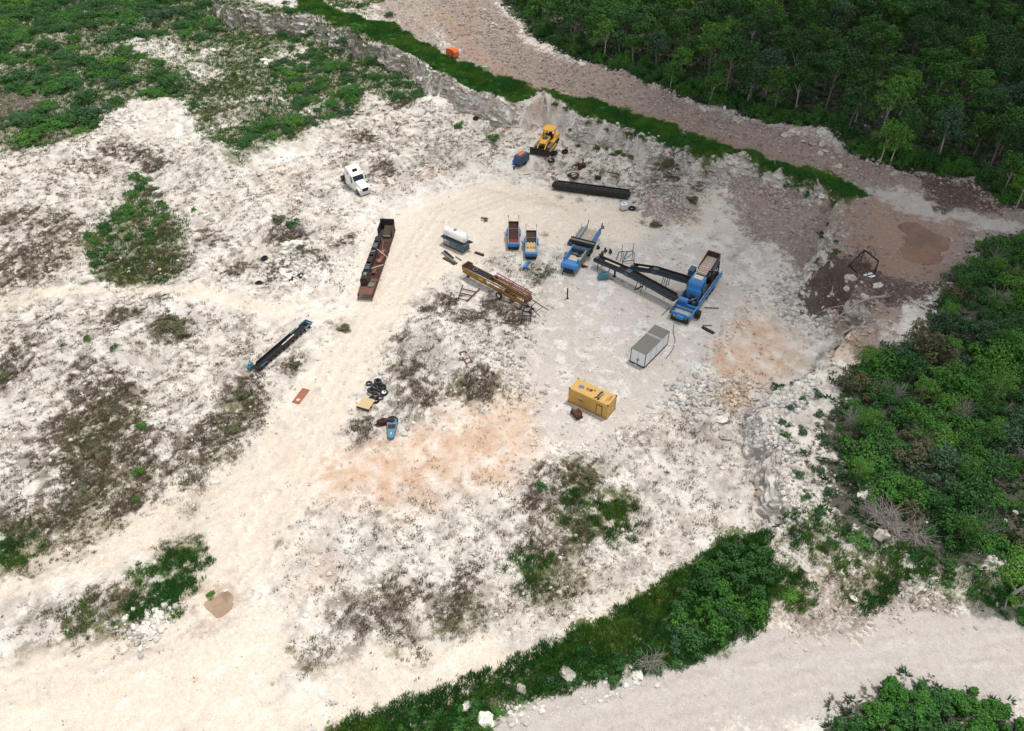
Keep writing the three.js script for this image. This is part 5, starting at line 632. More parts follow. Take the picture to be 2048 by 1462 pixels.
{ // ---- black and rust coloured old plant trailer
  const t = along('plant_trailer', 'long rusty trailer loaded with black machinery and scrap plates', 'trailer', -23.25, -98.64, -21.69, -118.87);
  for (const z of [-1.15, 1.15]) mesh('side_beam', B(19.4, 0.5, 0.16, 9.9, 0.85, z), P.redrust, t);
  for (let k = 0; k < 9; k++) mesh('deck_plate', sheetY(0.3 + k * 2.1, 2.35 + k * 2.1, 1.12 + (k % 2) * 0.03, -1.12, 1.12), k < 2 ? P.rust : [P.redrust, P.brown][k % 2], t);
  for (let k = 0; k < 3; k++) mesh('end_rung', rod(pt(0.05, 0.35 + 0.3 * k, -1.1), pt(0.05, 0.35 + 0.3 * k, 1.1), 0.04), P.redrust, t);
  for (const z of [-1.1, 1.1]) mesh('end_post', rod(pt(0.05, 0, z), pt(0.05, 1.15, z), 0.05), P.redrust, t);
  for (const x of [12.5, 13.8]) for (const z of [-1.0, 1.0]) wheel(t, x, 0.5, z, 0.5, 0.35);
  for (const x of [2, 7.5, 18.5]) for (const z of [-0.9, 0.9]) mesh('leg', B(0.2, 0.85, 0.2, x, 0.42, z), P.dark, t);
  // long black trough along the left side
  mesh('trough', [B(10.5, 0.08, 0.85, 9.6, 1.75, -0.75), B(10.5, 0.75, 0.08, 9.6, 1.95, -1.15), B(10.5, 0.75, 0.08, 9.6, 1.95, -0.35)], P.black, t);
  for (let k = 0; k < 5; k++) mesh('trough_cover', B(1.5, 0.06, 0.74, 6.2 + k * 2.05, 2.25 + (k % 2) * 0.05, -0.75), [P.bluegrey, P.dark, P.black][k % 3], t);
  for (let k = 0; k < 7; k++) mesh('trough_rib', B(0.1, 0.95, 1.0, 4.9 + k * 1.6, 1.85, -0.75), P.black, t);
  const e = mesh('drive_unit', [B(1.9, 1.1, 1.25, 3.4, 1.75, -0.55), cylZ(0.36, 1.1, 4.0, 2.4, -0.55), B(0.8, 0.5, 0.9, 2.9, 2.4, -0.5)], P.black, t); mesh('drive_cover', cylX(0.3, 0.7, 3.3, 2.7, -0.5), P.steel, e);
  mesh('belt_wheel', cylY(0.55, 0.16, 2.6, 1.28, 0.45, 22), P.grey, t);
  mesh('feed_box', [B(0.1, 2.1, 2.5, 19.2, 2.15, 0), B(2.6, 1.5, 0.1, 17.9, 1.9, -1.2), B(2.6, 1.5, 0.1, 17.9, 1.9, 1.2), B(2.6, 0.1, 2.4, 17.9, 1.25, 0)], P.black, t);
  mesh('feed_plate', bar(pt(16.4, 1.5, 0.35), pt(18.9, 2.1, 0.35), 1.5, 0.08), P.brown, t);
  seed(1001); for (let k = 0; k < 9; k++) mesh('loose_plate', B(rr(0.6, 1.8), 0.05, rr(0.4, 0.9), rr(5, 15), 1.25 + k * 0.03, rr(0.2, 0.8), rr(-0.12, 0.12), rr(-0.6, 0.6), rr(-0.1, 0.1)), [P.rust, P.brown, P.redrust, P.rustL][k % 4], t);
  mesh('pipe', rod(pt(6.2, 1.6, -0.9), pt(7.4, 1.9, 1.6), 0.07), P.sand, t); mesh('pipe', rod(pt(12.4, 2.4, -1.5), pt(10.2, 1.4, 1.7), 0.06), P.sand, t); mesh('pipe', rod(pt(14.6, 1.5, 0.1), pt(11.5, 1.4, 0.5), 0.06), P.rustL, t); mesh('pipe', rod(pt(10.0, 2.4, -1.9), pt(10.4, 2.5, -0.3), 0.05), P.sand, t); mesh('pipe', rod(pt(3.6, 1.3, 0.3), pt(4.2, 1.2, 2.0), 0.05), P.grey, t);
  mesh('cross_roll', cylZ(0.13, 1.2, 16.2, 1.6, 0.4, 10), P.steel, t);
}
{ // ---- narrow belt conveyor with blue ends
  const t = along('belt_conveyor', 'short black belt conveyor with blue ends lying on the left field', 'conveyor', -36.55, -81.69, -30.73, -92.42, 'loose conveyors');
  for (const z of [-0.5, 0.5]) mesh('side_rail', B(11.6, 0.35, 0.1, 6.1, 0.62, z), P.black, t);
  mesh('belt', [prof([[0.5, 0.55], [0.5, 0.6], [11, 0.66], [11, 0.6]], 0.8, 0, 0.01)], P.belt, t);
  mesh('skirt', B(7.5, 0.4, 0.06, 4.6, 0.95, -0.48, 0.25), P.black, t); mesh('skirt', B(7.5, 0.4, 0.06, 4.6, 0.95, 0.48, -0.25), P.black, t);
  for (let k = 0; k < 12; k++) mesh('roller_bracket', B(0.1, 0.5, 1.35, 0.9 + k * 0.95, 0.45, 0), P.dark, t);
  for (const x of [0.35, 11.6]) mesh('drum', cylZ(0.24, 0.9, x, 0.6, 0, 14), P.dark, t);
  mesh('drive_box', B(0.9, 0.6, 0.55, 0.15, 0.6, -0.95), P.teal, t); mesh('motor', cylX(0.2, 0.7, 0.3, 1.05, -0.95, 12), P.teal, t);
  for (const z of [-0.62, 0.62]) { mesh('end_frame', B(1.7, 0.32, 0.09, 11.2, 0.82, z), P.teal, t); mesh('guard_plate', B(1.3, 0.2, 0.08, z > 0 ? 1.3 : 9.2, 0.88, z), P.teal, t); }
  mesh('end_bar', B(0.12, 0.3, 1.3, 12.0, 0.8, 0), P.teal, t); mesh('sand_pocket', B(1.6, 0.05, 0.45, 7.8, 0.72, 0.05), P.sand, t); mesh('sand_pocket', B(1.0, 0.05, 0.4, 6.4, 0.72, 0.1), P.white, t);
}
{ // ---- white tank on a frame
  const t = along('tank_on_stand', 'white horizontal tank on a dark teal steel stand', 'tank', -11.43, -115.38, -6.85, -111.86);
  const R = 0.85, cap = new THREE.LatheGeometry([[0, 0.32], [0.3, 0.3], [0.6, 0.2], [0.78, 0.08], [R, 0], [R, -4.3], [0.78, -4.38], [0.6, -4.5], [0.3, -4.6], [0, -4.62]].map(p => new THREE.Vector2(...p)), 28); cap.rotateZ(-Math.PI / 2); cap.translate(4.45, 2.55, 0);
  mesh('tank', cap, P.white, t);
  for (const x of [0.6, 2.3, 4.0]) mesh('saddle', B(0.22, 0.5, 1.5, x, 1.85, 0), P.bluegrey, t);
  mesh('platform', B(5.4, 0.16, 2.0, 2.3, 1.56, 0), P.bluegrey, t);
  for (const x of [0.2, 1.7, 3.1, 4.4]) for (const z of [-0.85, 0.85]) mesh('post', B(0.16, 1.5, 0.16, x, 0.75, z), P.teal, t);
  for (const z of [-0.85, 0.85]) { mesh('base_rail', B(4.5, 0.2, 0.2, 2.3, 0.12, z), P.bluegrey, t); mesh('top_rail', B(4.6, 0.14, 0.1, 2.3, 1.4, z * 1.06), P.teal, t); }
  for (const x of [0.95, 2.4, 3.75]) mesh('back_panel', B(1.1, 1.1, 0.05, x, 0.8, -0.78), P.deep, t);
  mesh('end_panel', B(0.05, 1.2, 1.5, 4.55, 0.8, 0), P.bluegrey, t); mesh('manhole', cylY(0.28, 0.14, 2.2, 3.42, 0, 16), P.steel, t); mesh('walkway', B(1.0, 0.06, 0.5, 4.9, 1.75, -0.7), P.dark, t);
}
function hopper(ax, az, bx, bz, label, rustFloor) {
  const t = along('feed_hopper', label, 'hopper', ax, az, bx, bz, 'blue feed hoppers');
  for (const z of [-0.92, 0.92]) { mesh('side_wall', prof([[0, 0.9], [0.1, 1.5], [5.0, 2.3], [6.0, 2.75], [6.0, 1.5], [5.0, 1.0]], 0.1, z, 0.01), P.paleblue, t); mesh('corner_post', B(0.1, 0.8, 0.1, 6.0, 2.9, z), P.deep, t); mesh('side_beam', B(5.8, 0.3, 0.14, 3.0, 0.8, z * 1.1), P.blue, t); for (const x of [0.6, 5.2]) mesh('leg', B(0.16, 0.9, 0.16, x, 0.42, z), P.deep, t); mesh('side_bracket', B(1.5, 0.5, 0.25, 3.6, 1.25, z * 1.25), P.blue, t); }
  for (let k = 0; k < 4; k++) mesh('floor_plate', bar(pt(0.25 + k * 1.42, 1.05 + k * 0.17, 0), pt(1.6 + k * 1.42, 1.21 + k * 0.17, 0), 1.72, 0.05), rustFloor[k], t);
  mesh('front_plate', prof([[-0.05, 0.75], [-0.1, 1.3], [0.15, 1.5], [0.2, 0.8]], 1.9, 0, 0.02), P.blue, t); mesh('under_box', B(0.5, 0.6, 1.8, 0.25, 0.42, 0), P.dark, t);
  mesh('rear_lip', B(0.08, 0.5, 1.75, 5.95, 1.8, 0), P.brown, t); for (const z of [-0.75, 0.75]) wheel(t, 4.4, 0.4, z, 0.4, 0.25);
  return t;
}
hopper(0.26, -112.76, 0.27, -119.20, 'blue feed hopper with a deep rust orange floor, left of the pair', [P.rustO, P.redrust, P.redrust, P.redrust]);
{ const t = hopper(3.22, -109.93, 3.33, -116.32, 'blue feed hopper with wooden boards inside, right of the pair', [P.wood, P.wood, P.redrust, P.brown]);
  for (let k = 0; k < 3; k++) mesh('board', B(1.25, 0.05, 0.28, 2.35, 1.5, -0.55 + k * 0.55, 0, 0, 0.12), P.wood, t); }
{ const t = along('drawbar', 'bent blue drawbar piece lying in front of the hopper with boards', 'drawbar', 2.00, -107.32, 2.95, -109.34);
  mesh('plate', prof([[0, 0.1], [0.1, 0.5], [1.1, 0.55], [2.1, 0.35], [2.2, 0.1]], 0.5, 0, 0.03), P.blue, t); mesh('fin', B(0.9, 0.5, 0.08, 1.6, 0.55, 0.2, 0.3), P.blue, t); mesh('hook', rod(pt(-0.5, 0.12, 0), pt(0.2, 0.25, 0), 0.07), P.dark, t); }

{ // ---- blue screening plant
  const [ax, az] = [9.26, -105.63], [bx, bz] = [15.08, -118.55];
  const t = along('screening_plant', 'stripped blue screening plant chassis with a black cross conveyor', 'plant', ax, az, bx, bz);
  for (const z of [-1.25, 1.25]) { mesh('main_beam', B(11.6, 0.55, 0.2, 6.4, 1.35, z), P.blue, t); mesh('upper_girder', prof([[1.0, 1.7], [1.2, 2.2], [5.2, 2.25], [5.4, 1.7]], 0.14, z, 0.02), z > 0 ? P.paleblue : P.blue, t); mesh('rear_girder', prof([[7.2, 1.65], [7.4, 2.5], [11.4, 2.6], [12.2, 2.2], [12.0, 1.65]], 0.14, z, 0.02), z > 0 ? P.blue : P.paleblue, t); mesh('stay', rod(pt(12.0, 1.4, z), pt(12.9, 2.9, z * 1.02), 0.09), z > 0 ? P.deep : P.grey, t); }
  mesh('tail_wing', B(0.9, 0.12, 0.5, 12.4, 2.4, 1.5, 0, 0.5), P.deep, t);
  mesh('front_plate', prof([[0.2, 0.95], [0.0, 1.55], [0.2, 1.9], [1.3, 1.95], [1.4, 0.95]], 2.8, 0, 0.04), P.blue, t);
  for (const z of [-1.2, 1.2]) mesh('front_horn', B(0.45, 0.9, 0.3, 1.2, 2.2, z), P.blue, t);
  mesh('hitch_drum', cylZ(0.38, 1.5, 0.1, 0.7, -0.1, 18), P.dark, t); mesh('hitch_leg', rod(pt(0.1, 0, 0.9), pt(0.2, 1.0, 0.8), 0.09), P.brown, t); mesh('hitch_leg', rod(pt(-0.4, 0, -0.9), pt(0.2, 1.0, -0.8), 0.07), P.dark, t);
  for (let k = 0; k < 6; k++) mesh('cross_member', B(0.18, 0.3, 2.4, 2.2 + k * 1.9, 1.3, 0), k % 2 ? P.deep : P.blue, t);
  mesh('pan', sheetY(1.6, 5.0, 1.2, -1.1, 1.1), P.sand, t); mesh('pan', sheetY(7.2, 11.8, 1.75, -1.1, 1.1), P.dust, t);
  mesh('side_sheet', bar(pt(1.5, 1.5, 1.36), pt(5.6, 1.5, 1.36), 0.05, 1.1), P.grey, t); mesh('walkway', B(4.6, 0.07, 0.6, 9.4, 2.0, -1.75), P.steel, t);
  for (let k = 0; k < 4; k++) mesh('walkway_post', rod(pt(7.4 + k * 1.3, 2.0, -2.0), pt(7.4 + k * 1.3, 2.8, -2.0), 0.035), P.grey, t);
  mesh('cross_conveyor', [B(0.9, 0.5, 4.4, 6.3, 2.45, 0), B(0.12, 0.8, 4.4, 5.85, 2.55, 0), B(0.12, 0.8, 4.4, 6.75, 2.55, 0)], P.black, t); mesh('cross_belt', B(0.7, 0.05, 4.2, 6.3, 2.74, 0), P.grey, t);
  mesh('drum_casing', cylZ(0.5, 2.8, 5.2, 1.9, 0.2, 20), P.deep, t); mesh('motor', B(0.9, 0.7, 0.8, 6.0, 2.1, -2.0), P.bluegrey, t); mesh('hopper_chute', B(1.3, 0.7, 2.3, 7.2, 1.7, 0, 0, 0, 0.2), P.deep, t);
  for (const x of [6.6, 7.7]) for (const z of [-1.15, 1.15]) wheel(t, x, 0.52, z * 1.12, 0.52, 0.4);
  mesh('gear_box', B(1.2, 0.6, 0.5, 4.3, 1.1, 0.2), P.dark, t); mesh('loose_stone', rockGeo(31), stoneMat, t).scale.setScalar(0.2); t.children.at(-1).position.set(9.6, 1.9, 0.2);
}
{ // ---- mobile crusher
  const [ax, az] = [25.60, -93.39], [bx, bz] = [32.65, -104.79];
  const t = along('mobile_crusher', 'bright blue mobile crusher trailer with a brown feed hopper', 'crusher', ax, az, bx, bz); t.scale.y = 1.12;
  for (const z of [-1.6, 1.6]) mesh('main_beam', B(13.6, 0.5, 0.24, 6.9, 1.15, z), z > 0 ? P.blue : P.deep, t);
  for (const x of [0.3, 1.9, 2.9, 4.2, 7.6, 10.4, 13.4]) mesh('cross_member', B(0.26, 0.4, 3.0, x, 1.12, 0), x < 5 ? P.blue : P.deep, t);
  mesh('floor_grid', sheetY(0.5, 1.8, 0.95, -1.2, 1.2), P.dust, t); mesh('floor_grid', sheetY(3.0, 7.4, 0.9, -1.45, 1.45), P.dark, t); mesh('floor_grid', sheetY(7.8, 13.2, 0.9, -1.45, 1.45), P.dark, t);
  mesh('front_step', B(0.5, 0.45, 1.2, -0.05, 0.95, 0.1), P.blue, t); mesh('front_skid', B(0.3, 0.35, 2.8, 0.0, 0.35, 0), P.dark, t); for (const z of [-1.3, 1.3]) mesh('jack_leg', B(0.22, 1.0, 0.22, 0.4, 0.5, z), P.dark, t);
  mesh('air_drum', cylZ(0.42, 1.5, 3.0, 1.75, -0.75, 20), P.blue, t);
  for (let k = 0; k < 4; k++) mesh('manifold', B(0.5, 0.4, 0.45, 3.6 + (k % 2) * 0.7, 1.4, -0.1 + k * 0.42), [P.dark, P.steel, P.deep, P.brown][k], t);
  const c = mesh('crusher_body', [prof([[4.9, 1.3], [4.8, 2.4], [5.1, 2.6], [5.2, 3.5], [5.5, 3.9], [7.0, 3.95], [7.2, 3.0], [7.4, 2.6], [7.4, 1.3]], 2.1, 0, 0.06)], P.blue, t);
  mesh('crusher_rib', B(0.08, 1.1, 0.9, 4.82, 1.9, 0), P.deep, c); mesh('crusher_lid', B(1.0, 0.1, 1.4, 6.3, 4.05, 0), P.sand, c); mesh('crusher_step', B(0.5, 0.5, 2.3, 4.95, 2.5, 0), P.blue, c);
  for (const z of [-1.25, 1.25]) mesh('flywheel', cylZ(0.85, 0.25, 6.2, 2.5, z, 24), P.deep, t);
  mesh('grizzly', [B(1.9, 0.1, 1.6, 8.1, 4.25, 0, 0, 0, 0.12)], P.dust, t); for (let k = 0; k < 4; k++) mesh('grizzly_bar', B(0.12, 0.12, 1.6, 7.4 + k * 0.45, 4.3 + k * 0.05, 0), P.sand, t);
  const hb = mesh('feed_hopper', [prof([[8.9, 4.2], [8.9, 4.4], [12.6, 5.05], [12.6, 4.0], [11.2, 3.5]], 0.1, -1.0, 0.01), prof([[8.9, 4.2], [8.9, 4.4], [12.6, 5.05], [12.6, 4.0], [11.2, 3.5]], 0.1, 1.0, 0.01), B(0.1, 1.0, 2.0, 12.6, 4.5, 0)], P.brown, t);
  mesh('hopper_floor', bar(pt(8.9, 4.05, 0), pt(12.5, 4.15, 0), 1.9, 0.06), P.dust, hb); mesh('hopper_side', prof([[9.2, 3.6], [9.2, 4.15], [12.5, 4.75], [12.5, 3.7], [11.2, 3.2]], 0.06, 1.1, 0.01), P.navy, hb);
  for (const x of [9.4, 12.4]) for (const z of [-1.1, 1.1]) mesh('hopper_leg', bar(pt(x, 1.3, z * 1.2), pt(x, 3.9, z), 0.2), P.black, t);
  for (const z of [-1.1, 1.1]) mesh('hopper_brace', rod(pt(9.5, 1.4, z * 1.2), pt(12.3, 3.7, z), 0.08), P.black, t);
  mesh('engine', B(1.8, 0.9, 1.0, 9.2, 1.75, -0.3), P.dark, t); mesh('tank', cylX(0.3, 1.4, 11.5, 1.6, 0.5), P.bluegrey, t); mesh('pipe_rack', B(0.12, 0.12, 2.8, 8.6, 1.55, 0), P.grey, t); mesh('side_rail', rod(pt(3.4, 2.0, 1.62), pt(13.4, 2.0, 1.62), 0.06), P.paleblue, t); for (let k = 0; k < 6; k++) mesh('rail_post', rod(pt(3.4 + k * 2, 1.35, 1.62), pt(3.4 + k * 2, 2.0, 1.62), 0.05), P.blue, t);
  seed(1301); for (let k = 0; k < 7; k++) mesh('pipe_run', rod(pt(3.2 + k * 0.6, 1.45, rr(-1.2, 0)), pt(4.6 + k * 1.2, 1.5 + rr(0, 0.6), rr(0.3, 1.3)), 0.06, 6), k % 2 ? P.dark : P.steel, t); for (const x of [7.9, 10.6, 12.4]) mesh('machine_box', B(1.0, 0.7, 0.8, x, 1.45, x > 9 ? 0.7 : 0.95), P.dark, t);
  mesh('side_box', B(0.9, 0.9, 0.8, 2.3, 0.75, 2.1), P.dark, t); mesh('side_chute', prof([[7.4, 3.2], [7.4, 4.0], [8.6, 4.1], [8.8, 3.3]], 0.9, -1.7, 0.04), P.deep, t);
  for (const x of [7.8, 9.1, 10.4]) for (const z of [-1.45, 1.45]) wheel(t, x, 0.52, z, 0.52, 0.42);
}
function longConveyor(label, A, Bp, h0, h1, w, knee) {
  const L = Math.hypot(Bp[0] - A[0], Bp[1] - A[1]), t = along('belt_conveyor', label, 'conveyor', A[0], A[1], Bp[0], Bp[1], 'long conveyors of the crusher');
  const kx = L * (knee ?? 0.45), hk = lerp(h0, h1, (knee ?? 0.45)) + 0.45;
  for (const [p, q] of [[pt(0, h0, 0), pt(kx, hk, 0)], [pt(kx, hk, 0), pt(L, h1, 0)]]) {
    for (const z of [-w / 2, w / 2]) { const o = V(0, 0, z); mesh('side_frame', bar(p.clone().add(o), q.clone().add(o), 0.1, 0.55), z > 0 ? P.navy : P.black, t); mesh('skirt', bar(p.clone().add(V(0, 0.42, z * 1.1)), q.clone().add(V(0, 0.42, z * 1.1)), 0.06, 0.35), P.black, t); }
    mesh('belt', bar(p.clone().add(V(0, 0.22, 0)), q.clone().add(V(0, 0.22, 0)), w * 0.86, 0.05), P.belt, t);
    const n = Math.round(p.distanceTo(q) / 1.2); for (let k = 1; k < n; k++) mesh('idler', rod(p.clone().lerp(q, k / n).add(V(0, 0.0, -w / 2)), p.clone().lerp(q, k / n).add(V(0, 0.0, w / 2)), 0.07, 6), P.dark, t);
  }
  mesh('tail_drum', cylZ(0.34, w * 0.95, 0, h0, 0, 16), P.bluegrey, t); mesh('head_drum', cylZ(0.3, w * 0.95, L, h1, 0, 16), P.dark, t);
  mesh('joint_plate', B(0.9, 0.7, w * 1.25, kx, hk, 0), P.bluegrey, t); mesh('belt_sand', bar(pt(kx * 0.25, lerp(h0, hk, 0.25) + 0.3, -w * 0.15), pt(kx * 0.7, lerp(h0, hk, 0.7) + 0.3, -w * 0.15), w * 0.3, 0.05), P.sand, t);
  for (const f of [0.55, 0.62]) for (const z of [-w / 2, w / 2]) mesh('support_leg', rod(pt(L * f, 0, z * 1.3), pt(L * (f + 0.02), lerp(hk, h1, (f - 0.45) / 0.55), z), 0.06), P.dark, t);
  for (const z of [-w / 2, w / 2]) mesh('tail_leg', bar(pt(0.8, 0, z), pt(0.8, h0, z), 0.12), P.dark, t);
  return t;
}
longConveyor('long black conveyor from the crusher front to the screening plant', [14.08, -108.04], [25.40, -97.10], 1.5, 1.7, 1.15, 0.42);
longConveyor('second black conveyor behind, meeting the crusher body', [19.70, -105.91], [28.35, -100.20], 1.3, 2.6, 1.0, 0.4);

{ // ---- yellow stacker conveyor
  const t = along('stacker_conveyor', 'rusty yellow lattice stacker conveyor on wheels', 'stacker', -7.62, -105.91, 3.45, -96.60);
  for (const z of [-0.75, 0.75]) {
    mesh('lower_chord', bar(pt(0, 1.2, z), pt(13.2, 0.7, z), 0.14, 0.22), P.yrust, t); mesh('upper_chord', bar(pt(0, 2.0, z), pt(13.2, 1.9, z), 0.12, 0.16), P.yrust, t);
    for (let k = 0; k < 11; k++) mesh('lattice', bar(pt(0.3 + k * 1.2, 1.2 - k * 0.045, z), pt(0.9 + k * 1.2, 1.98, z), 0.08, 0.08), P.yrust, t);
    mesh('side_plate', prof([[0.1, 1.2], [0.1, 1.95], [5.2, 1.9], [5.2, 1.15]], 0.05, z, 0.01), z > 0 ? P.yrust : P.rust, t);
    mesh('side_plate', prof([[5.6, 1.1], [5.6, 1.5], [12.8, 1.35], [12.8, 0.85]], 0.05, z * 1.01, 0.01), P.yrust, t);
  }
  mesh('belt', bar(pt(0.3, 2.0, 0), pt(6.6, 2.05, 0), 1.1, 0.1), P.belt, t); mesh('belt_roll', cylZ(0.42, 0.9, 6.3, 2.3, -0.1, 16), P.belt, t); mesh('tail_box', [B(1.0, 0.8, 0.1, 0.4, 2.0, -0.8), B(0.1, 0.9, 1.5, -0.1, 1.9, 0)], P.rust, t);
  mesh('coil', new THREE.TorusGeometry(0.35, 0.07, 6, 16).rotateX(Math.PI / 2).translate(2.2, 2.2, 0), P.grey, t);
  // folded upper boom
  for (const z of [-0.8, -0.1, 0.55]) { mesh('boom_chord', bar(pt(6.4, 2.9, z), pt(13.4, 2.45, z), 0.1, 0.12), z > 0.3 ? P.yrust : P.rustL, t); mesh('boom_chord', bar(pt(6.4, 2.3, z), pt(13.4, 2.1, z), 0.1, 0.12), P.rust, t); }
  for (let k = 0; k < 9; k++) { mesh('boom_cross', bar(pt(6.6 + k * 0.82, 2.9 - k * 0.053, -0.8), pt(6.6 + k * 0.82, 2.88 - k * 0.053, 0.55), 0.07, 0.07), k < 2 ? P.rustL : P.rust, t); mesh('boom_lattice', bar(pt(6.6 + k * 0.82, 2.9 - k * 0.053, -0.82), pt(7.0 + k * 0.82, 2.3, -0.82), 0.05, 0.05), P.rustL, t); mesh('boom_lattice', bar(pt(6.6 + k * 0.82, 2.9 - k * 0.053, 0.57), pt(7.0 + k * 0.82, 2.3, 0.57), 0.05, 0.05), P.rust, t); }
  mesh('head_frame', B(0.5, 0.7, 1.5, 13.2, 1.5, 0), P.rust, t);
  for (const z of [-1.2, 1.25]) wheel(t, 8.3, 0.6, z, 0.6, 0.35, P.cwhite); mesh('axle', cylZ(0.1, 2.4, 8.3, 0.6, 0, 8), P.dark, t); for (const z of [-0.9, 0.9]) mesh('axle_leg', bar(pt(8.3, 0.6, z), pt(8.0, 1.4, z * 0.85), 0.16), P.yrust, t);
  for (const z of [-0.6, 0.7]) mesh('tow_bar', rod(pt(13.2, 1.3, z), pt(16.6, 0.5, z * 1.6), 0.07), P.dark, t); for (const x of [14.3, 15.6]) mesh('tow_rung', rod(pt(x, 1.05 - (x - 14.3) * 0.22, -0.8), pt(x, 1.05 - (x - 14.3) * 0.22, 0.95), 0.05), P.brown, t);
  mesh('front_foot', B(0.3, 0.95, 0.6, 0.6, 0.45, 0), P.brown, t); mesh('decal_plate', B(0.8, 0.5, 0.03, 4.0, 1.55, 0.8), P.yellow, t);
}
function rack(name, label, ax, az, bx, bz, w0, w1, m, rungs, h = 0.25, cat = 'rack') {
  const t = along(name, label, cat, ax, az, bx, bz), L = Math.hypot(bx - ax, bz - az);
  for (const s of [-1, 1]) mesh('side_bar', bar(pt(0, h, s * w0 / 2), pt(L, h + 0.05, s * w1 / 2), 0.13), m, t);
  for (const f of rungs) mesh('cross_bar', bar(pt(L * f, h, -lerp(w0, w1, f) / 2), pt(L * f, h, lerp(w0, w1, f) / 2), 0.12), m, t);
  for (const f of [0.05, 0.9]) for (const s of [-1, 1]) mesh('foot', B(0.1, h, 0.1, L * f, h / 2, s * lerp(w0, w1, f) / 2), m, t);
  return t;
}
rack('metal_ladder', 'rusty A-shaped steel frame lying left of the yellow stacker', -7.87, -99.03, -6.58, -102.60, 1.5, 3.0, P.redrust, [0.05, 0.42, 0.72]);
rack('metal_ladder', 'dark steel ladder frame below the yellow stacker end', 2.14, -92.66, 2.51, -96.60, 1.4, 1.2, P.dark, [0.35, 0.62, 0.9]);
rack('metal_ladder', 'dark bent steel frame tangled at the yellow stacker end', 3.28, -96.10, 0.95, -97.36, 1.0, 1.6, P.dark, [0.2, 0.8]);
rack('metal_ladder', 'small rusty rectangular ladder frame on the central mound', -5.98, -81.38, -7.09, -83.70, 0.9, 0.9, P.rust, [0.02, 0.34, 0.66, 0.98]);
{ const t = along('steel_stand', 'upright steel stand with blue cross parts behind the conveyor', 'stand', 18.48, -109.34, 20.29, -109.64);
  for (const x of [0, 1.9]) for (const z of [-0.5, 0.6]) mesh('leg', rod(pt(x * 1.05, 0, z), pt(x, 2.0, z * 0.6), 0.06), P.brown, t);
  for (const x of [0, 1.9]) mesh('pole', rod(pt(x, 1.5, -0.4), pt(x, 3.2, -0.45), 0.05), P.brown, t);
  mesh('rail', bar(pt(0, 0.5, 0.55), pt(1.95, 0.5, 0.55), 0.09), P.brown, t); mesh('rail', bar(pt(-0.5, 1.8, -0.4), pt(1.9, 1.8, -0.3), 0.1), P.dark, t); mesh('brace', bar(pt(0, 0.6, 0.5), pt(1.9, 1.9, 0.3), 0.09), P.teal, t); mesh('arm', bar(pt(-0.5, 1.8, -0.4), pt(-0.9, 0.3, -0.2), 0.13), P.blue, t); mesh('arm', bar(pt(0.9, 1.8, -0.3), pt(0.2, 1.0, 0.5), 0.2), P.teal, t); }
{ const t = along('engine_block', 'teal engine block standing on the pad below the long conveyor', 'engine', 14.04, -104.51, 15.78, -104.65);
  mesh('block', prof([[0, 0.1], [0.2, 0.6], [0.5, 1.15], [1.5, 1.2], [1.8, 0.7], [1.7, 0.2], [1.1, 0.3], [0.7, 0.15]], 0.9, 0, 0.05), P.teal, t); mesh('cover', B(0.8, 0.2, 0.5, 1.0, 1.28, -0.05), P.bluegrey, t); mesh('pulley', cylZ(0.24, 0.12, 0.1, 0.4, 0.45, 14), P.teal, t); mesh('shaft', rod(pt(1.7, 0.2, 0.2), pt(2.5, 0.08, 0.5), 0.04), P.dark, t); mesh('pipe', rod(pt(1.6, 1.0, -0.2), pt(2.0, 1.5, -0.5), 0.1), P.steel, t); }
function post(label, ax, az, h, r, m, lean = 0) { const t = thing('steel_post', label, 'post', ax, az); mesh('shaft', bar(pt(0, -0.1, 0), pt(lean, h, 0), r * 2, r * 1.6), m, t); mesh('base', B(r * 3, 0.06, r * 3, 0, 0.04, 0), m, t); mesh('cap', B(r * 2.3, 0.05, r * 2, lean, h, 0), P.grey, t); }
post('dark short post standing beside the teal engine block', 16.90, -105.21, 1.6, 0.16, P.dark);
post('lone brown steel post standing in the middle of the yard', 8.84, -99.16, 2.0, 0.13, P.brown, -0.1);
function rodOnGround(name, label, ax, az, bx, bz, r, m, flat) { const t = along(name, label, 'scrap', ax, az, bx, bz), L = Math.hypot(bx - ax, bz - az); mesh('bar', flat ? bar(pt(0, r, 0), pt(L, r, 0), flat, r * 2) : rod(pt(0, r, 0), pt(L, r, 0), r), m, t); mesh('end_plate', B(0.08, r * 2.4, (flat || r * 2) * 1.05, L, r * 1.2, 0), m, t); return t; }
rodOnGround('iron_bar', 'dark iron bar on the pad below the long conveyor', 19.94, -101.53, 21.18, -102.47, 0.09, P.dark);
rodOnGround('iron_bar', 'long dark bar right of the crusher front', 30.23, -96.85, 32.33, -96.72, 0.08, P.dark);
rodOnGround('iron_bar', 'thin rod leaning left of the crusher front', 23.29, -94.98, 24.65, -96.85, 0.05, P.dark);
rodOnGround('iron_bar', 'rusty iron bar right of the tank stand', -6.34, -112.16, -4.86, -111.26, 0.12, P.redrust, 0.4);
rodOnGround('steel_channel', 'dark steel channel in the scrap left below the tank, uppermost', -11.60, -112.61, -10.02, -110.37, 0.1, P.dark, 0.35);
rodOnGround('steel_channel', 'grey steel channel in the scrap left below the tank, middle', -12.00, -112.16, -9.34, -108.91, 0.09, P.grey, 0.4);
rodOnGround('steel_channel', 'rust brown steel channel in the scrap left below the tank, lowest', -11.64, -110.52, -9.67, -108.76, 0.1, P.brown, 0.5);
rodOnGround('steel_channel', 'thin steel strip beside the scrap below the tank', -9.62, -110.96, -8.64, -109.93, 0.06, P.grey, 0.2);
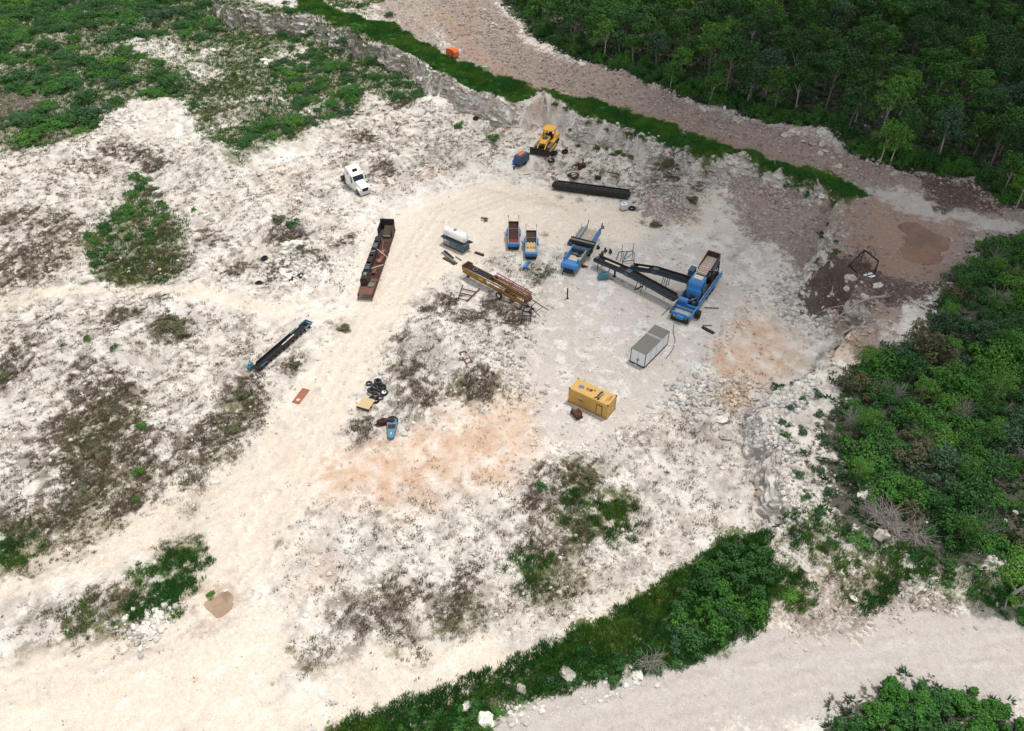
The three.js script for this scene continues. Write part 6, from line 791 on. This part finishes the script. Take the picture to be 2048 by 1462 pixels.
rodOnGround('scrap_strip', 'black folded strip on the stones right of the white container', 28.98, -92.06, 30.44, -90.53, 0.1, P.dark, 0.5);
rodOnGround('iron_bar', 'short rod on the stones behind the black strip', 29.12, -92.42, 30.50, -92.42, 0.06, P.brown);
seed(1101);
for (const [x, z, lab] of [[14.84, -113.37, 'black gear lump in the scrap right of the screening plant'], [16.06, -112.46, 'bent iron piece in the scrap right of the screening plant, middle'], [16.89, -112.16, 'brown iron piece in the scrap right of the screening plant, rightmost'], [11.97, -107.90, 'small round iron piece in front of the screening plant'], [15.37, -111.41, 'grey iron tangle next to the conveyor end']]) { const t = thing('scrap_part', lab, 'scrap', x, z, rnd() * 6); mesh('casting', [cylY(0.3, 0.25, 0, 0.14, 0, 10), B(0.7, 0.18, 0.2, 0.3, 0.2, 0)], P.dark, t); mesh('arm', bar(pt(0.2, 0.2, 0), pt(0.8, 0.45, 0.4), 0.12), P.brown, t); mesh('bracket', B(0.15, 0.5, 0.3, -0.25, 0.3, 0.1), P.brown, t); }

{ // ---- white container cabin
  const t = thing('white_container', 'white shipping container with a grey roof on the crushed stone pad', 'container', 20.09, -86.16, -0.67);
  const W = 2.44, L = 6.62, Hc = 2.5;
  mesh('body', B(W - 0.06, Hc - 0.15, L - 0.06, 0, Hc / 2 + 0.1, 0), P.cwhite, t);
  for (const x of [-1, 1]) for (const z of [-1, 1]) mesh('corner_post', B(0.1, Hc + 0.1, 0.1, x * (W / 2 - 0.03), Hc / 2 + 0.1, z * (L / 2 - 0.03)), P.dark, t);
  for (const z of [-1, 1]) mesh('end_rail', B(W, 0.2, 0.1, 0, 0.12, z * (L / 2 - 0.02)), P.dark, t); for (const x of [-1, 1]) mesh('side_rail', B(0.1, 0.2, L, x * (W / 2 - 0.02), 0.12, 0), P.dark, t);
  mesh('roof_panel', B(W + 0.04, 0.08, L * 0.62, 0, Hc + 0.14, L * 0.19), P.roof, t); mesh('roof_panel', B(W + 0.04, 0.08, L * 0.37, 0, Hc + 0.15, -L * 0.315), P.roof, t); for (const z of [-0.75, -0.98]) mesh('roof_seam', B(W, 0.1, 0.06, 0, Hc + 0.17, z), P.cwhite, t);
  for (const z of [-1.9, 0.2, 1.7]) mesh('side_seam', B(0.02, Hc - 0.3, 0.03, W / 2 - 0.02, Hc / 2 + 0.1, z), P.grey, t);
  mesh('latch', [B(0.5, 0.07, 0.05, 0.05, 1.15, L / 2), B(0.07, 0.7, 0.05, 0.0, 0.8, L / 2), B(0.35, 0.05, 0.05, 0.0, 0.9, L / 2)], P.dark, t); mesh('door_seam', B(0.03, Hc - 0.2, 0.02, 0.02, Hc / 2 + 0.1, L / 2 - 0.02), P.grey, t);
}
{ // ---- yellow container
  const t = thing('yellow_container', 'yellow shipping container with a side door and rust marked roof', 'container', 10.9, -75.46, -0.6);
  const L = 6.06, W = 2.44, Hc = 2.5;
  const b = mesh('body', B(L - 0.08, Hc - 0.1, W - 0.08, 0, Hc / 2 + 0.08, 0), P.cyellow, t);
  mesh('roof_sheet', B(L - 0.16, 0.05, W - 0.16, 0, Hc + 0.05, 0), P.cyellow, t);
  for (const x of [-1, 1]) for (const z of [-1, 1]) { mesh('corner_post', B(0.16, Hc, 0.16, x * (L / 2 - 0.07), Hc / 2 + 0.05, z * (W / 2 - 0.07)), P.cyellow, t); for (const y of [0.07, Hc + 0.05]) mesh('corner_casting', B(0.2, 0.16, 0.2, x * (L / 2 - 0.08), y, z * (W / 2 - 0.08)), P.brown, t); }
  for (const z of [-1, 1]) mesh('bottom_rail', B(L - 0.3, 0.16, 0.1, 0, 0.12, z * (W / 2 - 0.04)), P.yrust, t); mesh('end_rail', B(0.1, 0.16, W - 0.3, L / 2 - 0.04, 0.12, 0), P.yrust, t);
  const d = mesh('door', B(0.75, 1.65, 0.04, 1.75, 1.05, W / 2 - 0.02), P.cyellow, t); for (const [w, h, x, y] of [[0.06, 1.8, 1.33, 1.08], [0.06, 1.8, 2.17, 1.08], [0.9, 0.06, 1.75, 1.98]]) mesh('door_frame', B(w, h, 0.05, x, y, W / 2), P.dark, d);
  seed(1201); for (let k = 0; k < 22; k++) mesh('corrugation', B(0.05, Hc - 0.45, 0.02, -2.8 + k * 0.185, Hc / 2 + 0.1, W / 2 - 0.035), P.cyellow, b);
  mesh('blue_patch', B(0.75, 0.02, 0.6, -1.75, Hc + 0.09, 0.05, 0, 0.3), mat(0x4a7ba6, 0.7, 0, { map: worn }), t);
  for (const [x, z, w, dd, m] of [[-0.9, -0.1, 0.3, 0.5, 'rustL'], [-0.6, 0.0, 0.1, 0.6, 'dark'], [-0.3, -0.1, 0.35, 0.5, 'brown'], [0.1, -0.35, 0.3, 0.3, 'rustL'], [1.95, 0.1, 0.08, 1.2, 'sand'], [2.3, 0.3, 0.08, 0.9, 'rustL'], [2.55, -0.2, 0.25, 1.1, 'yrust']]) mesh('roof_stain', B(w, 0.015, dd, x, Hc + 0.085, z), P[m], t);
  mesh('exhaust_pipe', tube([pt(0.75, Hc + 0.12, 0.95), pt(0.95, Hc + 0.2, 0.75), pt(1.0, Hc + 0.22, 0.2), pt(1.05, Hc + 0.22, -0.5), pt(1.2, Hc + 0.12, -0.7)], 0.07, 0.07, 8, 4), P.dark, t); mesh('silencer', rod(pt(1.25, Hc + 0.2, 0.65), pt(1.3, Hc + 0.2, -0.4), 0.13, 12), P.steel, t); mesh('vent', cylY(0.14, 0.2, 1.3, Hc + 0.15, 0.85, 12), P.dark, t);
  for (let k = 0; k < 4; k++) mesh('faded_mark', B(0.14, 0.22 + 0.05 * (k % 2), 0.01, -1.6 + k * 0.22, 1.7, W / 2 - 0.015), P.sand, t); for (let k = 0; k < 3; k++) mesh('faded_mark', B(0.2, 0.16, 0.01, -1.3 + k * 0.24, 1.25, W / 2 - 0.015), P.brown, t);
}
{ const t = thing('generator_box', 'small rusty generator box standing at the yellow container side', 'generator', 8.71, -73.49, -1.05);
  mesh('housing', B(1.5, 0.75, 0.85, 0, 0.75, 0), P.rust, t); mesh('lid', B(0.7, 0.08, 0.8, -0.42, 1.16, 0, 0, 0, 0.1), P.grey, t); mesh('skid', B(1.8, 0.14, 1.0, 0, 0.28, 0), P.dark, t); for (const x of [-0.7, 0.7]) for (const z of [-0.4, 0.4]) mesh('foot', B(0.12, 0.24, 0.12, x, 0.12, z), P.dark, t); mesh('tank', B(0.5, 0.1, 0.6, 0.4, 1.18, 0), P.redrust, t); }
{ const c = [[[24.8, -92.7], [24.4, -90.9], [24.4, -89.1], [23.7, -86.9], [22.8, -85.5], [22.4, -84.9]]][0]; const g = tube(c.map(([x, z]) => V(x, hAt(x, z) + 0.05, z)), 0.045, 0.045, 6, 6); tag(mesh('power_cable', g, P.dark), 'thin dark power cable from the crusher to the white container', 'cable'); }

{ // ---- long black truss beam
  const t = along('truss_beam', 'long black conveyor truss lying on the weeds behind the yard', 'truss', 7.96, -133.90, 21.95, -130.20);
  const L = 14.6; for (const z of [-0.65, 0.65]) { for (const y of [0.2, 1.25]) mesh('chord', B(L, 0.16, 0.16, L / 2, y, z), P.black, t); for (let k = 0; k < 12; k++) mesh('lattice', bar(pt(0.2 + k * 1.2, 0.2, z), pt(0.8 + k * 1.2, 1.25, z), 0.09), P.black, t); mesh('side_sheet', B(L - 0.5, 0.75, 0.04, L / 2, 0.75, z * 0.98), P.black, t); }
  mesh('top_belt', B(L - 0.3, 0.05, 0.9, L / 2, 1.22, 0), P.belt, t); for (let k = 0; k < 12; k++) mesh('cross_bar', B(0.1, 0.1, 1.35, 0.6 + k * 1.2, 1.36, 0), P.dark, t);
  mesh('top_skirt', B(L * 0.96, 0.32, 0.05, L / 2, 1.45, -0.6, 0.3), P.black, t); mesh('end_drum', cylZ(0.35, 1.2, 0.1, 0.9, 0, 14), P.dark, t); mesh('end_drum', cylZ(0.3, 1.2, L - 0.1, 0.8, 0, 14), P.dark, t); mesh('end_motor', B(0.6, 0.4, 0.4, 0.4, 1.5, -0.5), P.grey, t);
}
{ // ---- rusty floor plate, pallet, rusty motor, teal cone
  const t = along('steel_plate', 'flat rust red steel plate lying on the pale track', 'plate', -29.69, -75.67, -28.86, -78.12); mesh('sheet', B(2.9, 0.04, 1.15, 1.5, 0.08, 0), P.rustL, t); mesh('clean_spot', cylY(0.25, 0.01, 0.7, 0.107, 0.05, 12), P.sand, t); for (const x of [0.1, 2.85]) mesh('edge_lip', B(0.05, 0.07, 1.15, x, 0.09, 0), P.rustL, t);
  const p = along('wooden_crate_lid', 'weathered pale wooden crate lid beside the tyre heap', 'crate', -21.06, -75.29, -19.48, -74.71); for (let k = 0; k < 6; k++) mesh('plank', B(0.28, 0.06, 1.9, 0.15 + k * 0.31, 0.55, -0.6, 0, 0, 0), P.wood, p); for (const z of [-1.4, -0.6, 0.2]) mesh('bearer', B(1.95, 0.4, 0.12, 0.92, 0.3, z), P.wood, p); mesh('side_board', B(1.95, 0.3, 0.05, 0.92, 0.35, 0.36), P.brown, p);
  const m = thing('rusty_motor', 'rusty brown motor lump left of the teal cone', 'motor', -17.25, -72.10, 0.3); mesh('casing', [cylX(0.42, 1.1, 0, 0.5, 0, 16), B(0.9, 0.3, 0.7, 0, 0.15, 0)], P.redrust, m); mesh('fan_cover', cylX(0.34, 0.3, -0.65, 0.5, 0, 14), P.dark, m); mesh('bracket', B(0.3, 0.8, 0.5, 0.75, 0.45, 0.1), P.redrust, m); mesh('terminal_box', B(0.4, 0.25, 0.3, 0, 0.98, 0), P.redrust, m); mesh('pulley', cylX(0.28, 0.2, 1.05, 0.4, 0.3, 14), P.dark, m);
  const c = along('belt_guard', 'teal and red drop-shaped belt guard lying on the ground', 'guard', -15.99, -72.19, -15.87, -69.32);
  const out = new THREE.Shape(); out.absarc(0, 0, 0.72, Math.PI * 0.42, -Math.PI * 0.42, false); out.lineTo(2.6, -0.36); out.absarc(2.65, 0, 0.36, -Math.PI * 0.45, Math.PI * 0.45, false); out.closePath(); const og = new THREE.ExtrudeGeometry(out, { depth: 0.4, bevelEnabled: true, bevelThickness: 0.05, bevelSize: 0.05, bevelSegments: 2 }); og.rotateX(-Math.PI / 2); og.translate(0, 0.1, 0); mesh('shell', og, P.teal, c);
  mesh('red_cover', B(0.75, 0.04, 1.0, 1.05, 0.57, 0), P.redrust, c); mesh('rim', new THREE.TorusGeometry(0.72, 0.1, 8, 24, Math.PI * 1.2).rotateX(-Math.PI / 2).rotateY(Math.PI * 0.4).translate(0, 0.6, 0), P.dark, c); mesh('hub', cylY(0.36, 0.3, -0.05, 0.65, 0, 18), P.dark, c); mesh('plate', B(0.35, 0.03, 0.1, 2.3, 0.57, 0), P.cwhite, c);
}
// ---- tyres
function tyre(label, x, z, R, w, m, tilt = 0, dy = 0, turn = 0, group) { const t = thing('tyre', label, 'tyre', x, z, turn, group); t.position.y += dy; const g = tyreGeo(R, w); g.translate(0, w / 2, 0); const q = mesh('casing', g, m, t); q.rotation.z = tilt; if (tilt) q.position.y = R * Math.abs(Math.sin(tilt)) * 0.9; return t; }
const [hx, hz] = [-19.14, -78.42];
for (const [px, pz, R, w, m, tilt, dy, lab] of [[-20.17, -79.83, 0.46, 0.28, 'greyRubber', 0, 0, 'small tyre at the left end of the tyre heap'], [-19.71, -78.02, 0.55, 0.4, 'greyRubber', 0.5, 0, 'large grey tyre leaning left in the tyre heap'], [-19.32, -78.72, 0.55, 0.4, 'greyRubber', 0.45, 0.1, 'grey tyre leaning behind the left large one in the tyre heap'], [-18.80, -79.63, 0.55, 0.42, 'greyRubber', 0, 0, 'thick tyre at the back of the heap, under another'], [-18.87, -79.63, 0.55, 0.4, 'greyRubber', 0.12, 0.42, 'thick tyre on top at the back of the heap'], [-18.08, -78.92, 0.5, 0.34, 'rubber', 0.2, 0, 'black tyre at the right of the heap above the white centred one'], [-18.38, -78.52, 0.45, 0.28, 'greyRubber', 0.1, 0, 'thin tyre in the middle of the heap'], [-18.86, -77.33, 0.5, 0.34, 'greyRubber', 0.15, 0, 'dusty tyre at the top of the lower group'], [-19.27, -76.74, 0.5, 0.34, 'greyRubber', 0.1, 0, 'dusty tyre at the left of the lower group'], [-18.73, -76.35, 0.48, 0.32, 'rubber', 0.05, 0, 'tyre at the bottom of the lower group'], [-18.19, -76.93, 0.42, 0.24, 'greyRubber', 0, 0, 'small ring tyre at the right of the lower group']]) tyre(lab, px, pz, R, w, P[m], tilt, dy, rnd() * 6, 'tyre heap beside the track');
{ const t = tyre('black tyre with a white wheel disc at the right of the tyre heap', -17.82, -77.92, 0.58, 0.3, P.rubber, 0, 0, 0, 'tyre heap beside the track'); mesh('wheel_disc', cylY(0.32, 0.2, 0, 0.16, 0, 20), P.cwhite, t); mesh('hub', cylY(0.12, 0.2, 0.08, 0.24, -0.06, 12), P.dark, t); }
tyre('black tyre lying below the white heap, right side', -34.74, -104.93, 0.6, 0.32, P.rubber); tyre('black tyre half hidden left of the white heap', -41.61, -109.34, 0.6, 0.34, P.rubber, 0.2); tyre('black tyre in the weeds left below the white heap', -41.41, -103.55, 0.6, 0.34, P.rubber, 0.1); tyre('small dark tyre at the foot of the white heap', -36.08, -104.24, 0.45, 0.3, P.rubber, 0.6);
tyre('black tyre ring right of the bulldozer', 7.88, -144.62, 0.75, 0.4, P.rubber); tyre('black tyre behind the tyre ring right of the bulldozer', 8.55, -146.31, 0.75, 0.45, P.rubber, 0.3); tyre('dark tyre in the weeds right of the bulldozer tyres', 10.83, -147.16, 0.7, 0.4, P.rubber, 0.2); tyre('dark tyre beside the white cube tank', 22.17, -126.27, 0.7, 0.32, P.rubber, 0.05); tyre('dark tyre lying in the gap below the long rock face', -7.93, -163.99, 0.7, 0.35, P.rubber, 0.2);

{ // ---- bulldozer
  const t = along('bulldozer', 'yellow crawler bulldozer with its blade towards the yard', 'bulldozer', 8.12, -151.30, 4.92, -143.58); t.scale.set(1.28, 1.08, 1.22);
  for (const z of [-1.05, 1.05]) { const tr = mesh('track', prof([[0.2, 0.1], [-0.2, 0.45], [-0.1, 0.9], [0.4, 1.05], [4.0, 1.0], [4.5, 0.75], [4.5, 0.35], [4.2, 0.08]], 0.6, z, 0.05), P.dark, t); for (let k = 0; k < 12; k++) mesh('track_shoe', B(0.28, 0.07, 0.66, 0.4 + k * 0.33, 1.09, z), P.grey, tr); mesh('fender', prof([[-0.3, 1.15], [-0.3, 1.8], [0.9, 1.85], [1.2, 1.45], [2.4, 1.3], [2.4, 1.15]], 0.62, z, 0.03), P.yellow, t); mesh('push_arm', bar(pt(1.5, 0.6, z * 1.36), pt(5.0, 0.5, z * 1.3), 0.2, 0.3), P.yellow, t); mesh('lift_cylinder', rod(pt(3.6, 1.7, z * 0.6), pt(5.0, 0.9, z * 0.6), 0.09), P.yellow, t); }
  mesh('body', B(4.2, 0.8, 1.5, 2.1, 0.95, 0), P.dark, t); const hd = mesh('hood', prof([[1.9, 1.2], [1.9, 2.05], [3.9, 1.95], [4.1, 1.75], [4.1, 0.9], [3.8, 0.8]], 1.15, 0, 0.06), P.yellow, t); mesh('hood_top', B(1.2, 0.05, 0.8, 2.6, 2.07, 0), P.navy, hd); mesh('grille', B(0.06, 0.8, 0.9, 4.13, 1.35, 0), P.dark, hd); mesh('exhaust', rod(pt(3.0, 2.0, 0.3), pt(3.0, 2.7, 0.3), 0.07), P.dark, hd);
  mesh('cab_floor', B(1.7, 0.3, 1.7, 0.9, 1.4, 0), P.dark, t); for (const x of [0.25, 1.75]) for (const z of [-0.7, 0.7]) mesh('cab_post', B(0.12, 1.55, 0.12, x, 2.3, z), P.dark, t); mesh('seat', [B(0.5, 0.2, 0.5, 0.8, 1.75, 0), B(0.12, 0.6, 0.5, 0.55, 2.05, 0)], P.dark, t);
  const cs = new THREE.Shape([[-0.95, -0.55], [-0.95, 0.55], [-0.55, 0.95], [0.6, 0.95], [1.0, 0.5], [1.0, -0.5], [0.6, -0.95], [-0.55, -0.95]].map(p => new THREE.Vector2(...p))); const cg = new THREE.ExtrudeGeometry(cs, { depth: 0.14, bevelEnabled: true, bevelThickness: 0.03, bevelSize: 0.03, bevelSegments: 1 }); cg.rotateX(-Math.PI / 2); cg.translate(0.95, 3.05, 0); mesh('canopy', cg, P.yellow, t);
  const bl = []; for (let k = 0; k < 6; k++) bl.push([5.15 + 0.35 * Math.pow(Math.abs(k - 2.5) / 2.5, 2), 0.08 + k * 0.27]); mesh('blade', prof([...bl, ...bl.slice().reverse().map(p => [p[0] - 0.12, p[1]])], 3.5, 0, 0.01), P.black, t); mesh('cutting_edge', B(0.1, 0.16, 3.5, 5.55, 0.1, 0), P.steel, t); mesh('ripper', [B(0.9, 0.2, 1.4, -0.7, 0.9, 0), B(0.15, 0.9, 0.15, -1.1, 0.55, 0)], P.yellow, t);
}
{ // ---- navy generator trailer
  const t = along('generator_trailer', 'navy blue towable generator with an orange roof panel beside the blade', 'generator', 0.99, -141.33, 3.43, -144.62);
  mesh('housing', prof([[0, 0.7], [0, 1.95], [0.35, 2.3], [2.75, 2.3], [3.1, 1.95], [3.1, 0.7]], 1.6, 0, 0.06), P.navy, t); mesh('roof_panel', B(1.9, 0.05, 0.75, 1.7, 2.36, -0.2), P.orange, t); mesh('chassis', B(3.3, 0.2, 1.3, 1.5, 0.55, 0), P.dark, t); for (const z of [-0.8, 0.8]) wheel(t, 1.9, 0.36, z, 0.36, 0.22); mesh('drawbar', bar(pt(0, 0.5, 0), pt(-1.3, 0.35, 0), 0.12), P.dark, t); mesh('jockey_wheel', [cylZ(0.18, 0.1, -1.1, 0.18, 0.1, 12), B(0.08, 0.7, 0.08, -1.1, 0.5, 0.1)], P.dark, t); mesh('side_door', B(1.1, 0.9, 0.04, 1.6, 1.35, 0.8), P.deep, t); mesh('rear_panel', B(0.04, 0.9, 1.2, 3.12, 1.35, 0), P.deep, t);
  const b = thing('blue_drum', 'bright blue plastic drum standing left of the navy generator', 'drum', 0.40, -142.76); mesh('barrel', new THREE.LatheGeometry([[0, 0], [0.3, 0], [0.33, 0.2], [0.35, 0.45], [0.33, 0.75], [0.3, 0.95], [0, 0.95]].map(p => new THREE.Vector2(...p)), 18), mat(0x1769d8, 0.4), b); mesh('cap', cylY(0.06, 0.06, 0.15, 0.98, 0, 10), P.dark, b);
  const s = thing('floor_slab', 'flat grey slab lying in front of the navy generator', 'slab', 2.27, -139.32, 0.25); mesh('slab', B(2.0, 0.08, 0.9, 0, 0.06, 0), P.sand, s); mesh('edge', B(2.0, 0.05, 0.06, 0, 0.05, 0.48), P.grey, s); }
{ const t = thing('rusty_engine', 'red rusty engine wreck behind the black truss', 'engine', 13.50, -140.92, 0.3); mesh('block', B(1.4, 0.9, 1.0, 0.3, 0.5, 0), P.redrust, t); mesh('head', B(0.9, 0.5, 0.5, -0.6, 0.8, -0.4, 0, 0.4, 0.3), P.rust, t); mesh('manifold', rod(pt(0.6, 0.9, -0.3), pt(0.8, 1.7, -0.5), 0.12), P.brown, t); mesh('arm', bar(pt(-0.5, 0.9, -0.3), pt(-1.7, 0.5, -0.3), 0.12), P.dark, t); mesh('flywheel', cylZ(0.5, 0.15, -0.3, 0.5, 0.55, 16), P.redrust, t);
  const u = thing('scrap_tub', 'brown round scrap tub leaning at the black truss', 'scrap', 12.12, -137.74, 0.2); mesh('tub', new THREE.LatheGeometry([[0.2, 0], [0.9, 0.05], [1.05, 0.45], [0.95, 0.45], [0.85, 0.15], [0.2, 0.1]].map(p => new THREE.Vector2(...p)), 18), P.brown, u); mesh('spindle', rod(pt(-0.9, 0.4, 0.2), pt(0.6, 0.6, -0.1), 0.09), P.dark, u); mesh('plate', B(0.9, 0.06, 0.7, -0.9, 0.4, -0.3, 0.3, 0, 0.3), P.dark, u);
  const k = thing('black_box', 'small black box standing behind the black truss', 'box', 16.78, -137.35, -0.1); mesh('case', B(1.2, 0.5, 0.65, 0, 0.28, 0), P.black, k); mesh('lid', B(1.25, 0.06, 0.7, 0, 0.56, 0), P.dark, k);
  const w = thing('bent_iron', 'dark bent iron rake lying right behind the black truss', 'scrap', 19.86, -138.93, -0.35); mesh('bar', rod(pt(-1.2, 0.2, 0), pt(1.2, 0.2, 0), 0.07), P.dark, w); for (const x of [-1.1, -0.3, 0.6, 1.1]) mesh('tine', rod(pt(x, 0.2, 0), pt(x + 0.3, 0.9, -0.4), 0.05), P.dark, w);
  const i = thing('cube_tank', 'white plastic cube tank in a cage near the truss end', 'tank', 20.58, -126.10, 0.35); mesh('bottle', B(1.15, 1.1, 1.0, 0, 0.72, 0), P.cwhite, i); for (const y of [0.35, 0.7, 1.05]) mesh('cage_ring', [B(1.22, 0.04, 0.04, 0, y, 0.53), B(1.22, 0.04, 0.04, 0, y, -0.53), B(0.04, 0.04, 1.1, 0.6, y, 0), B(0.04, 0.04, 1.1, -0.6, y, 0)], P.steel, i); mesh('pallet', B(1.2, 0.14, 1.05, 0, 0.09, 0), P.dark, i); mesh('lid', cylY(0.15, 0.06, 0, 1.3, 0, 14), P.dark, i); }
{ // ---- orange compressor on the plateau
  const t = along('air_compressor', 'orange towable compressor on the grass edge of the upper road', 'compressor', -15.16, -188.28, -12.66, -186.11);
  mesh('housing', prof([[0, 0.6], [0, 1.75], [0.5, 2.15], [2.3, 2.1], [2.7, 1.6], [2.7, 0.6]], 1.6, 0, 0.06), P.orange, t); mesh('front_grille', B(0.05, 0.75, 1.2, 2.72, 1.1, 0), P.grey, t); mesh('side_door', B(0.9, 0.85, 0.04, 0.8, 1.2, 0.8), P.orange, t); mesh('side_slot', B(0.25, 0.7, 0.04, 2.05, 1.15, 0.8), P.dark, t); mesh('chassis', B(2.8, 0.18, 1.3, 1.3, 0.5, 0), P.dark, t); for (const z of [-0.8, 0.8]) wheel(t, 1.2, 0.35, z, 0.35, 0.22, P.cwhite); mesh('drawbar', bar(pt(2.6, 0.45, 0), pt(3.8, 0.3, 0), 0.1), P.dark, t); mesh('roof_cap', B(1.2, 0.08, 1.1, 1.3, 2.2, 0), P.orange, t); }
{ // ---- leaning rusty sieve frame on the edge of the spoil
  const y0 = 3.4, q = [[52.98, -101.38], [56.24, -104.65], [57.59, -101.90], [56.64, -99.82], [54.26, -99.04]].map(p => V(p[0], 0, p[1])), hs = [5.0, 5.6, 5.4, 4.4, 4.2]; q.forEach((p, i) => p.y = hs[i]);
  const c = q.reduce((a, b) => a.clone().add(b), V(0, 0, 0)).multiplyScalar(0.2), o = new THREE.Group(); o.name = numbered('sieve_frame'); o.position.set(c.x, hAt(c.x, c.z), c.z); scene.add(o); tag(o, 'five-sided rusty sieve frame leaning over the dark soil by the puddle', 'sieve');
  const l = q.map(p => p.clone().sub(o.position)); for (let k = 0; k < 5; k++) { mesh('frame_bar', bar(l[k], l[(k + 1) % 5], 0.18), P.dark, o); mesh('leg', rod(l[k], V(l[k].x, Math.min(hAt(l[k].x + o.position.x, l[k].z + o.position.z) - o.position.y - 0.2, l[k].y - 0.3), l[k].z), 0.09), P.dark, o); }
  const m = l.reduce((a, b) => a.clone().add(b), V(0, 0, 0)).multiplyScalar(0.2); for (let k = 0; k < 5; k++) { const a = l[k], b = l[(k + 1) % 5], mid = a.clone().lerp(b, 0.5); mesh('mesh_wire', rod(a, m, 0.05, 5), P.brown, o); mesh('mesh_wire', rod(mid, m, 0.04, 5), P.brown, o); }
  const pl = mesh('white_panel', bar(l[3].clone().lerp(l[4], 0.1).add(V(0, 0.15, 0)), l[4].clone().lerp(l[3], 0.2).add(V(0, 0.15, 0)), 1.1, 0.06), P.cwhite, o); pl.position.y = -0.15;
}
// ---- puddles: muddy water with drifting silt
const silt = (a, b, n) => noiseTex(256, n, (u, v) => { const c = a.slice(); mixc(c, b, clamp((S(NA, u * 0.25, v * 0.25) * 0.7 + S(NB, u * 0.5, v * 0.5) * 0.3 - 0.40) * 4)); return c; });
const waterA = new THREE.MeshPhysicalMaterial({ map: silt([0.125, 0.058, 0.03], [0.215, 0.10, 0.048], 0.05), roughness: 0.08, specularIntensity: 0.9 }), waterB = new THREE.MeshPhysicalMaterial({ map: silt([0.22, 0.15, 0.10], [0.36, 0.26, 0.18], 0.1), roughness: 0.15, specularIntensity: 0.7 });
function puddle(P0, y, label, m) {
  const pts = new THREE.CatmullRomCurve3(P0.map(p => V(p[0], 0, p[1])), true).getPoints(140), cx = P0.reduce((a, p) => a + p[0], 0) / P0.length, cz = P0.reduce((a, p) => a + p[1], 0) / P0.length;
  const g = new THREE.ShapeGeometry(new THREE.Shape(pts.map(p => { const k = 1.04 + (S(NF, p.x / 7, p.z / 7) - 0.5) * 0.05; return new THREE.Vector2(cx + (p.x - cx) * k, -(cz + (p.z - cz) * k)); })), 1);
  g.rotateX(-Math.PI / 2); g.translate(0, y, 0); const o = struct('puddle', g, m); o.userData.label = label; return o;
}
puddle(pools[0], poolY[0], 'brown muddy puddle on the upper right mud', waterA);
puddle(pools[1], poolY[1], 'small pale brown puddle at the end of the left grass strip', waterB);

renderer.render(scene, camera);
